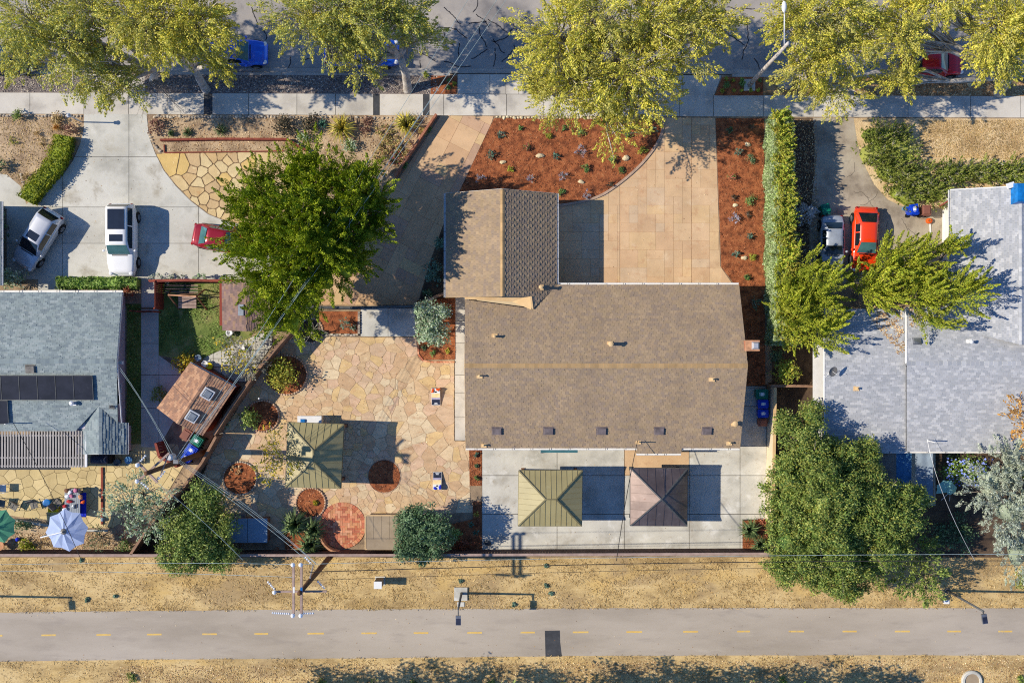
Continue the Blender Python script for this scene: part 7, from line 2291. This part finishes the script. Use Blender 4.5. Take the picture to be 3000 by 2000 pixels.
def bank(name, label, lobes, mat, mat2, seed, group=None):
    e = E(name, label, 'shrub', P(lobes[0][0], lobes[0][1], 0), group)
    LB = [lobe(*l) for l in lobes]
    C, D = crown_points(LB, seed)
    quads_obj('foliage', gen_leaves(C, D + np.array([[.2, .2, .5]]), .6, .2, 22, .15, asp=.4, up=.4), mt[mat], e)
    idx = NP.random(len(C)) < .22
    quads_obj('dead_twigs', gen_leaves(C[idx] + np.array([[0, 0, .05]]), NP.normal(size=(idx.sum(), 3)), .5, .25, 14, .2, asp=.16, up=.4), mt[mat2], e)
    b = MB()
    for i, l in enumerate(LB): b.blob((l[0], l[1], 0), (l[3] * .72, l[4] * .72, (l[2] + l[5]) * .6), seed=seed + i, n=12, m=6, rough=.2)
    b.build('inner_foliage', mt['lf_bank'], e)
bank('juniper_bank', 'low spreading juniper bank along the curve of the asphalt drive', [(2590, 395, .5, 75, 40, .5, 90), (2570, 450, .5, 55, 50, .5, 80), (2640, 430, .5, 55, 60, .5, 80), (2620, 500, .5, 70, 50, .5, 90), (2690, 520, .5, 70, 55, .5, 90), (2660, 565, .5, 65, 45, .5, 80), (2740, 560, .5, 60, 45, .5, 70)], 'lf_bank', 'lf_gray', 131)
bank('juniper_hedge', 'low juniper hedge along the bottom of the dry front lawn', [(2800, 505, .5, 60, 40, .5, 80), (2880, 505, .5, 65, 40, .5, 80), (2960, 505, .5, 60, 40, .5, 80), (3030, 505, .5, 60, 40, .5, 60)], 'lf_bank', 'lf_gray', 132)

# ------------------------------------------------------------------ big round tree and neighbours, lower right
BT = [(2268, 1160), (2330, 1150), (2400, 1190), (2425, 1280), (2500, 1260), (2560, 1300), (2600, 1390), (2680, 1400), (2712, 1440), (2690, 1560), (2660, 1640), (2560, 1710), (2480, 1760), (2380, 1750), (2270, 1690), (2225, 1600), (2240, 1480), (2262, 1380), (2268, 1260)]
tree('garden_tree', 'huge dense round green tree at the lower right', 'tree', (2440, 1420), auto_lobes(BT, 46, (42, 62), 2.6, 6.0, 1.25, 46, 3) + [(2450, 1480, 3.6, 150, 170, 1.6, 150)], leaf=.15, mat='lf_bigtree', n=62, trunk=.32, style='blob', W=.40, asp=.5, seed=141, branch_every=14, core=.5)
tree('garden_tree', 'grey-green feathery tree at the lower right edge', 'tree', (2900, 1470), [(2900, 1420, 3.2, 85, 95, 1.5, 104), (2960, 1340, 3.4, 65, 60, 1.3, 64), (2960, 1500, 4.0, 90, 90, 1.6, 104), (2980, 1620, 3.4, 75, 75, 1.4, 72), (3050, 1450, 4.2, 90, 110, 1.6, 80)], leaf=.17, mat='lf_grey', n=52, trunk=.2, style='plume', L=.7, W=.3, asp=.3, seed=142, core=.4)
tree('garden_tree', 'small loose green tree hanging over the verge by the right lamp', 'tree', (2690, 1640), [(2690, 1610, 2.6, 60, 50, 1.1, 60), (2680, 1690, 2.4, 80, 50, 1.1, 80), (2720, 1730, 1.6, 40, 40, .8, 30)], leaf=.16, mat='lf_broad', n=24, trunk=.12, style='plume', L=.7, W=.3, seed=143)
tree('garden_tree', 'orange leaved tree top overhanging the white roof at the right edge', 'tree', (3060, 1290), [(2990, 1225, 4.6, 40, 60, 1.0, 50), (3050, 1260, 5.0, 70, 70, 1.2, 60)], leaf=.16, mat='lf_orange', n=20, trunk=.14, style='plume', L=.7, W=.3, hole=.4, seed=144)
shrub('shrub', 'bright yellow-green shrub at the right edge below the white roof', 2985, 1370, 34, 2.6, 'lf_box', leaf=.15)
shrub('flowering_vine', 'dark leafy vine with blue flowers behind the white roofed house', 2815, 1375, 85, 1.3, 'lf_ivy', leaf=.16, ry=48, dens=1.3)
litter('vine_flowers', [(2745, 1335), (2880, 1335), (2880, 1410), (2745, 1420)], 190, .13, 'lf_blueflower', z=1.35, seed=77, asp=.9, label='small blue flowers scattered over the dark vine', category='flowers', kind='stuff')
shrub('shrub', 'dark low shrub in the shade below the torn parasol', 2790, 1560, 70, 1.0, 'lf_dark', leaf=.16, ry=60)
shrub('shrub', 'loose grey-green shrub at the right edge of the verge', 2990, 1690, 40, 1.2, 'lf_broad', leaf=.15)
rosette('fan_palm', 'fan palm with upright fronds at the corner of the concrete pad', 2193, 1548, 46, .9, 'lf_blade', blades=130, w=.06, arch=.3)
rosette('fan_palm', 'smaller fan palm by the fence under the big tree', 2222, 1590, 36, .8, 'lf_blade', blades=90, w=.06, arch=.3)
shrub('shrub', 'rust red shrub behind the fan palm on the concrete pad', 2232, 1524, 16, .5, 'lf_rust', leaf=.14)
shrub('shrub', 'small leafy branch bush leaning over the pale wall', 2232, 1425, 28, 1.9, 'lf_broad', leaf=.17)
# trees standing south of the frame; their shade falls on the lower verge
for i, (x, y, r) in enumerate(((640, 2080, 60), (800, 2082, 75), (930, 2075, 80), (1090, 2078, 75), (1260, 2084, 80),  (1500, 2078, 80), (1660, 2075, 85), (1790, 2078, 80), (1950, 2082, 75), (2080, 2078, 80), (2230, 2072, 80), (2360, 2082, 75))):
    tree('verge_tree', 'broad tree south of the path beyond the bottom edge, %s from the left' % ORD[i], 'tree', (x, 2060), [(x, y, 5.0, r * 1.15, 66, 1.5, 90), (x + 30, y + 60, 5.5, r, 60, 1.5, 40)], leaf=.22, mat='lf_broad', n=16, trunk=.18, style='blob', W=.5, seed=160 + i, hole=.3, group='trees south of the path')
for (x, y) in ((385, 1985), (1210, 1998), (1440, 1996), (2290, 1996), (2985, 1990), (940, 1996)):
    shrub('weed', 'green weed clump at the bottom edge, beneath the %s' % {385: 'first dashes on the left', 1210: 'lamp post', 1440: 'dark asphalt patch', 2290: 'big round tree', 2985: 'lower right corner lamp', 940: 'utility pole'}[x], x, y, 16, .35, 'lf_broad', leaf=.13, cat='weed')
for (x, y) in ((338, 1743), (255, 1755), (1615, 1735), (1600, 1655), (1350, 1700), (1505, 1770), (1600, 1715), (240, 1640)):
    shrub('weed', 'small green weed in the dry verge near %s' % {338: 'the left lamp shadow', 255: 'the left lamp shadow tip', 1615: 'the end of the lamp shadow', 1600: 'the crossarm shadow' if y < 1700 else 'the middle of the lamp shadow', 1350: 'the concrete footing', 1505: 'the path edge', 240: 'the low fence'}[x], x, y, 8, .18, 'lf_bluegreen', leaf=.1, cat='weed')

# ------------------------------------------------------------------ plants in the main mulch bed
KN = {'g': ('small rounded green shrub', 'lf_small'), 'b': ('blue-green shrub', 'lf_bluegreen'), 'l': ('lavender tinted shrub', 'lf_lav'), 'y': ('yellow-green shrub', 'lf_hedge'), 'r': ('red flecked shrub', 'lf_red'), 'd': ('dark green shrub', 'lf_dark'), 'n': ('brownish twiggy plant', 'lf_darkbrown')}
def planting(spots, where, group):
    cnt = {}
    for k, px, py, r in sorted(spots, key=lambda s: s[1]):
        cnt[k] = cnt.get(k, 0) + 1
        shrub('bed_shrub', '%s, %s such from left in the %s' % (KN[k][0], ORD[cnt[k] - 1], where), px, py, r * R.uniform(1.0, 1.35), r / S * 1.3, KN[k][1], leaf=.10, dens=1.5, group=group, style='plume' if k in 'lbn' else 'blob', asp=.3 if k in 'ln' else .5, z=.03, L=.5)
planting([('g', 1524, 376, 8), ('y', 1606, 398, 10), ('g', 1652, 378, 8), ('g', 1702, 388, 12), ('g', 1837, 398, 11), ('b', 1910, 380, 11), ('r', 1543, 434, 13), ('b', 1628, 458, 11), ('l', 1700, 446, 16), ('g', 1792, 466, 14), ('y', 1882, 442, 13), ('l', 1649, 518, 15), ('g', 1715, 492, 13), ('g', 1819, 501, 11), ('l', 1555, 525, 13), ('n', 1787, 542, 10), ('g', 1645, 565, 10), ('l', 1720, 570, 15), ('b', 1468, 396, 12), ('b', 1437, 454, 14), ('y', 1495, 497, 10), ('l', 1409, 524, 14)], 'main mulch bed', 'shrubs in the main mulch bed')
planting([('d', 2137, 384, 12), ('n', 2202, 374, 10), ('b', 2162, 446, 16), ('d', 2200, 470, 13), ('r', 2143, 520, 13), ('g', 2197, 588, 15), ('n', 2145, 580, 9), ('l', 2150, 641, 15), ('n', 2188, 628, 9), ('b', 2195, 693, 11), ('b', 2154, 744, 12), ('y', 2202, 752, 12), ('g', 2187, 812, 12), ('b', 2208, 886, 16)], 'side mulch strip', 'shrubs in the side mulch strip')
planting([('y', 2127, 233, 5), ('y', 2147, 237, 5), ('y', 2173, 235, 5), ('g', 2128, 252, 11), ('g', 2174, 247, 10), ('y', 2115, 267, 5), ('y', 2150, 265, 5), ('y', 2172, 267, 5), ('y', 2198, 265, 5), ('y', 2220, 265, 5), ('g', 2226, 237, 5)], 'mulch corner by the street light', 'tiny plants by the street light')
planting([('g', 1314, 236, 5), ('y', 1330, 247, 6), ('g', 1315, 256, 6), ('y', 1247, 220, 11)], 'mulch strip by the kerb', 'tiny plants by the kerb')
planting([('b', 1396, 1331, 7), ('d', 1397, 1364, 6), ('g', 1397, 1398, 8)], 'narrow strip by the back pad', 'tiny plants by the back pad')
planting([('g', 1270, 1034, 9), ('y', 1312, 1028, 8), ('d', 1242, 1018, 8)], 'olive tree bed', 'tiny plants in the olive bed')

# ------------------------------------------------------------------ left front gardens
hedge('box_hedge', 'curved clipped hedge along the left concrete drive', smooth_line([(200, 404), (192, 445), (172, 488), (140, 528), (108, 566), (92, 592)], 3), 50, 1.0, 'lf_box', leaf=.13, dens=240, jag=.08, seed=5)
hedge('low_hedge', 'long low ivy hedge between the white off-roader and the bungalow', [(178, 830), (260, 830), (340, 830), (412, 831)], 32, .9, 'lf_ivy', leaf=.16, dens=200, jag=.1, seed=6)
shrub('shrub', 'white flowering shrub at the pavement in the left dry garden', 62, 340, 20, .9, 'lf_broad', leaf=.13)
rosette('spiky_plant', 'pale spiky rosette in the left dry garden', 170, 374, 20, .4, 'lf_orange', blades=34, w=.04)
shrub('shrub', 'rust coloured bush at the mouth of the left drive', 214, 385, 24, .7, 'lf_brownred', leaf=.13)
shrub('shrub', 'dry tan bush beside the slim post light', 172, 350, 20, .6, 'lf_dry', leaf=.13)
shrub('shrub', 'dark green shrub at the left edge of the dry garden', 6, 488, 24, .9, 'lf_dark', leaf=.14)
for (x, y, lab) in ((125, 415, 'small green tuft in the middle of the left dry garden'), (80, 520, 'dry twiggy tuft near the left front path'), (40, 415, 'low yellowish tuft near the left edge'), (110, 390, 'dry grass tuft below the stones'), (150, 440, 'thin tuft beside the curved hedge')):
    shrub('tuft', lab, x, y, 15, .3, 'lf_dry' if 'dry' in lab else 'lf_hedge', leaf=.12, style='plume', asp=.2, cat='plant')
shrub('shrub', 'large beige-green shrub against the bungalow front', 50, 818, 48, 1.6, 'lf_olive', leaf=.17, ry=32)
shrub('creeper', 'dark creeper on the garage wall beside the silver crossover', 27, 668, 16, 1.6, 'lf_dark', leaf=.14, ry=55)
shrub('shrub', 'orange tinged shrub at the end of the ivy hedge', 383, 850, 22, .9, 'lf_rust', leaf=.13)
shrub('creeper', 'pale sparse creeper over the red fence', 490, 818, 60, 1.3, 'lf_grey', leaf=.13, ry=16, dens=.5)
shrub('creeper', 'small sparse creeper beside the swing fence', 600, 812, 26, 1.2, 'lf_olive', leaf=.13, ry=12, dens=.5)
shrub('shrub', 'rust and olive bush at the start of the long planted bed', 463, 378, 28, .8, 'lf_brownred', leaf=.14, ry=32)
for (x, y, r, lab) in ((505, 393, 15, 'small green grass clump nearest the drive in the long bed'), (552, 390, 22, 'medium green grass clump in the long bed'), (650, 384, 30, 'largest green grass clump in the long bed')):
    rosette('grass_clump', lab, x, y, r, .45, 'lf_blade', blades=90, w=.03, group='grass clumps in the long bed')
shrub('shrub', 'dark brown rounded shrub left of the agave', 838, 370, 38, .9, 'lf_darkbrown', leaf=.13, dens=1.6)
shrub('shrub', 'dark shrub immediately behind the agave', 912, 368, 34, .8, 'lf_darkbrown', leaf=.13, dens=1.6)
rosette('agave', 'blue-green agave between dark shrubs and yellow flax', 946, 366, 20, .4, 'lf_agave', blades=22, w=.09, arch=.2)
rosette('flax', 'large yellow striped flax in the long planted bed', 1003, 380, 54, 1.0, 'lf_phorm', blades=110, w=.07, arch=.35, group='yellow flax clumps')
rosette('flax', 'yellow striped flax beside the brick retaining wall', 1192, 370, 50, 1.0, 'lf_phorm', blades=100, w=.07, arch=.35, group='yellow flax clumps')
shrub('shrub', 'brown-red rosette shrub between the two flax clumps', 1068, 370, 30, .5, 'lf_brownred', leaf=.13)
shrub('shrub', 'silvery green shrub above the conifer tip', 1025, 428, 28, .7, 'lf_olive', leaf=.13)
shrub('shrub', 'small grey-green shrub at the end of the red timber', 893, 408, 22, .6, 'lf_olive', leaf=.12)
shrub('shrub', 'olive groundcover at the bend of the red timber', 850, 432, 30, .35, 'lf_succ', leaf=.12, ry=14)
SUC = 'succulent groundcover on the slope'
for (x, y, r, lab) in ((1130, 385, 30, 'yellow succulent patch below the left flax'), (1140, 420, 32, 'yellow succulent patch in the middle of the slope'), (1180, 430, 28, 'yellow succulent patch beside the retaining wall'), (1120, 460, 32, 'yellow succulent patch low on the slope'), (1160, 465, 26, 'reddish succulent patch low on the slope'), (1240, 385, 18, 'small succulent patch at the top of the wall')):
    shrub('succulent', lab, x, y, r, .35, 'lf_succ' if 'reddish' not in lab else 'lf_red', leaf=.12, dens=1.5, group=SUC, cat='plant')
shrub('shrub', 'green shrub in shade beside the retaining wall', 1188, 486, 14, .5, 'lf_small', leaf=.12)
shrub('shrub', 'small green shrub near the top of the retaining wall', 1262, 382, 10, .4, 'lf_small', leaf=.12)
litter('garden_litter', [(436, 345), (1260, 345), (1150, 520), (900, 480), (840, 442), (480, 446)], 3200, .1, 'lf_litter', z=.02, seed=81, asp=.5, label='dry leaf litter covering the long planted bed', category='leaf litter', kind='stuff')
litter('garden_litter', [(0, 345), (240, 345), (240, 400), (180, 510), (90, 590), (60, 540), (0, 505)], 2400, .1, 'lf_dry', z=.02, seed=82, asp=.4, upright=.3, label='dry grass and litter covering the left front garden', category='leaf litter', kind='stuff')
# side bed by the garage
shrub('shrub', 'dark blue-green shrub in shade beside the garage, lower one', 1272, 800, 32, 1.2, 'lf_bluegreen', leaf=.16, ry=38)
shrub('shrub', 'dark blue-green shrub in shade beside the garage, upper one', 1292, 715, 18, 1.0, 'lf_bluegreen', leaf=.15, ry=26)
shrub('shrub', 'small dark shrub at the foot of the side bed', 1255, 862, 16, .7, 'lf_dark', leaf=.14)

# ------------------------------------------------------------------ patio plants
tree('olive_tree', 'rounded grey-green olive tree in the mulch bed beside the house', 'tree', (1272, 945), [(1262, 925, 2.4, 50, 48, 1.0, 90), (1268, 970, 2.2, 46, 44, 1.0, 80)], leaf=.17, mat='lf_olive', n=24, trunk=.1, style='blob', W=.32, seed=171, core=.4)
shrub('shrub', 'round yellow-green shrub inside its stone ring', 836, 1096, 54, 1.7, 'lf_hedge', leaf=.17, dens=1.6)
shrub('citrus_shrub', 'leafy citrus bush in the ring left of the large gazebo', 742, 1220, 38, 1.6, 'lf_broad', leaf=.17, dens=1.3)
tree('fruit_tree', 'sparse young fruit tree hanging over the large gazebo roof', 'tree', (822, 1330), [(800, 1300, 3.0, 45, 50, .8, 26), (835, 1345, 3.2, 50, 45, .8, 26), (790, 1380, 2.8, 40, 35, .7, 18)], leaf=.16, mat='lf_gold', n=14, trunk=.07, style='plume', L=.7, W=.3, hole=.2, seed=172, branch_every=1, bark='twig')
tree('bare_shrub', 'bare branched shrub in the dark ring under the conifer', 'shrub', (915, 975), [(915, 972, 1.0, 32, 30, 0.5, 8)], leaf=.1, mat='lf_olive', n=3, trunk=.06, style='plume', L=.4, W=.2, seed=173, branch_every=1, bark='twig')
rosette('spiky_plant', 'spiky grey agave at the corner of the square bed', 1036, 958, 16, .3, 'lf_olive', blades=26, w=.05)
shrub('shrub', 'dark feathery shrub in the square bed by the gate', 1012, 945, 24, .8, 'lf_bluegreen', leaf=.13, style='plume', asp=.3)
rosette('giant_blade_plant', 'big dark strap leaved clump above the square of mulch', 872, 1530, 58, 1.5, 'lf_blade', blades=120, w=.10, arch=.4, group='strap leaved clumps by the brick circle')
rosette('giant_blade_plant', 'big dark strap leaved clump beside the brick circle', 925, 1545, 46, 1.4, 'lf_blade', blades=80, w=.10, arch=.4, group='strap leaved clumps by the brick circle')
rosette('giant_blade_plant', 'dark strap leaved clump by the back fence', 915, 1592, 52, 1.3, 'lf_blade', blades=100, w=.10, arch=.4, group='strap leaved clumps by the brick circle')
MB().prism(GL([(832, 1560), (920, 1555), (935, 1600), (835, 1608)]), 0, .05).build('mulch_patch', mt['mulch'], kind='structure')
tree('garden_tree', 'dark glossy tree beside the flat roofed shed', 'tree', (1240, 1535), [(1225, 1530, 2.4, 62, 50, 1.0, 88), (1270, 1560, 2.5, 55, 60, 1.0, 88), (1200, 1590, 2.0, 45, 45, 0.9, 56), (1245, 1610, 1.8, 55, 35, 0.8, 48)], leaf=.16, mat='lf_dark', n=50, trunk=.1, style='blob', W=.44, seed=174, core=.4)
shrub('shrub', 'bright green shrub at the right of the glossy tree', 1330, 1556, 27, 1.5, 'lf_small', leaf=.16, dens=1.3)
shrub('shrub', 'rust leaved shrub by the back fence near the pad', 1362, 1592, 30, .7, 'lf_rust', leaf=.13, ry=18)
for (x, y, lab) in ((1380, 1535, 'small blue-green succulent in the corner bed, left one'), (1395, 1558, 'small blue-green succulent in the corner bed, right one'), (1396, 1503, 'green tuft at the top of the corner bed')):
    rosette('succulent', lab, x, y, 13, .25, 'lf_agave' if 'blue' in lab else 'lf_phorm', blades=24, w=.06)
shrub('shrub', 'yellow tufted plant inside the small ring below the gazebo', 925, 1470, 11, .3, 'lf_gold', leaf=.12)
rosette('grass_clump', 'pale grass clump by the diagonal fence', 665, 1240, 24, .5, 'lf_olive', blades=60, w=.03)
shrub('dry_leaves', 'heap of dry brown leaves inside the empty stone ring', 695, 1372, 24, .25, 'lf_litter', leaf=.13, ry=16, cat='leaf pile')
# lower left trees and shrubs
tree('citrus_tree', 'dark citrus tree flecked with yellow overhanging the back fence', 'tree', (585, 1535), [(600, 1470, 2.6, 60, 55, 1.0, 64), (640, 1530, 2.4, 60, 50, 1.0, 64), (560, 1540, 2.8, 70, 60, 1.1, 80), (560, 1620, 2.4, 100, 60, 1.1, 120), (640, 1620, 2.0, 60, 50, 0.9, 64)], leaf=.17, mat='lf_broad', n=50, trunk=.12, style='blob', W=.44, seed=175, core=.4, hole=.15)
tree('feathery_tree', 'feathery grey-green tree spreading over the stamped patio', 'tree', (430, 1475), [(390, 1450, 2.8, 75, 55, .9, 60), (450, 1430, 3.0, 70, 40, .8, 45), (350, 1500, 2.6, 45, 40, .8, 32), (470, 1500, 2.8, 70, 45, .9, 60), (430, 1540, 2.4, 60, 40, .9, 45)], leaf=.15, mat='lf_olive', n=16, trunk=.1, style='plume', L=.7, W=.3, hole=.25, seed=176, branch_every=2, bark='bark')
shrub('shrub', 'purple-brown feathery shrub beneath the feathery tree', 378, 1545, 36, 1.2, 'lf_brownred', leaf=.14, style='plume', asp=.25)
shrub('shrub', 'soft bright green shrub by the back fence', 372, 1592, 27, .9, 'lf_small', leaf=.12)
shrub('shrub', 'dark blue-green shrub right of the blue parasol', 300, 1572, 44, 1.0, 'lf_dark', leaf=.14, style='plume', asp=.25)
shrub('shrub', 'dark shrub behind the green parasol', 72, 1535, 42, 1.0, 'lf_dark', leaf=.14, ry=24)
shrub('shrub', 'yellow-green shrub below the blue ball', 78, 1588, 24, .7, 'lf_box', leaf=.13)
shrub('shrub', 'small yellow tufts by the fence near the round table', 96, 1600, 16, .4, 'lf_hedge', leaf=.12)
shrub('shrub', 'dry twiggy shrub under the blue parasol arm', 135, 1590, 28, .5, 'lf_dry', leaf=.13, style='plume', asp=.15)
litter('garden_litter', [(0, 1560), (380, 1560), (380, 1608), (0, 1608)], 1400, .1, 'lf_litter', z=.02, seed=83, asp=.5, label='dry litter along the inside of the low fence', category='leaf litter', kind='stuff')
shrub('shrub', 'round yellow flowering bush beside the brown shed roof', 546, 1062, 34, 1.3, 'lf_gold', leaf=.14, dens=1.4)
shrub('shrub', 'dark bush flecked with yellow on the side walk', 475, 1152, 28, 1.1, 'lf_broad', leaf=.14)
tree('flowering_shrub', 'grey twiggy shrub with yellow flowers by the diagonal fence', 'shrub', (725, 1065), [(690, 1020, 1.6, 45, 40, .7, 50), (735, 1060, 1.7, 50, 50, .8, 60), (700, 1075, 1.4, 40, 30, .6, 36)], leaf=.14, mat='lf_gray', n=18, trunk=.06, style='plume', L=.5, W=.3, asp=.3, seed=177, branch_every=2, bark='twig')
litter('yellow_blossom', [(650, 990), (770, 990), (780, 1090), (680, 1090)], 260, .14, 'lf_gold', z=2.25, seed=84, asp=.8, label='yellow blossom on the grey twiggy shrub', category='blossom', kind='stuff')
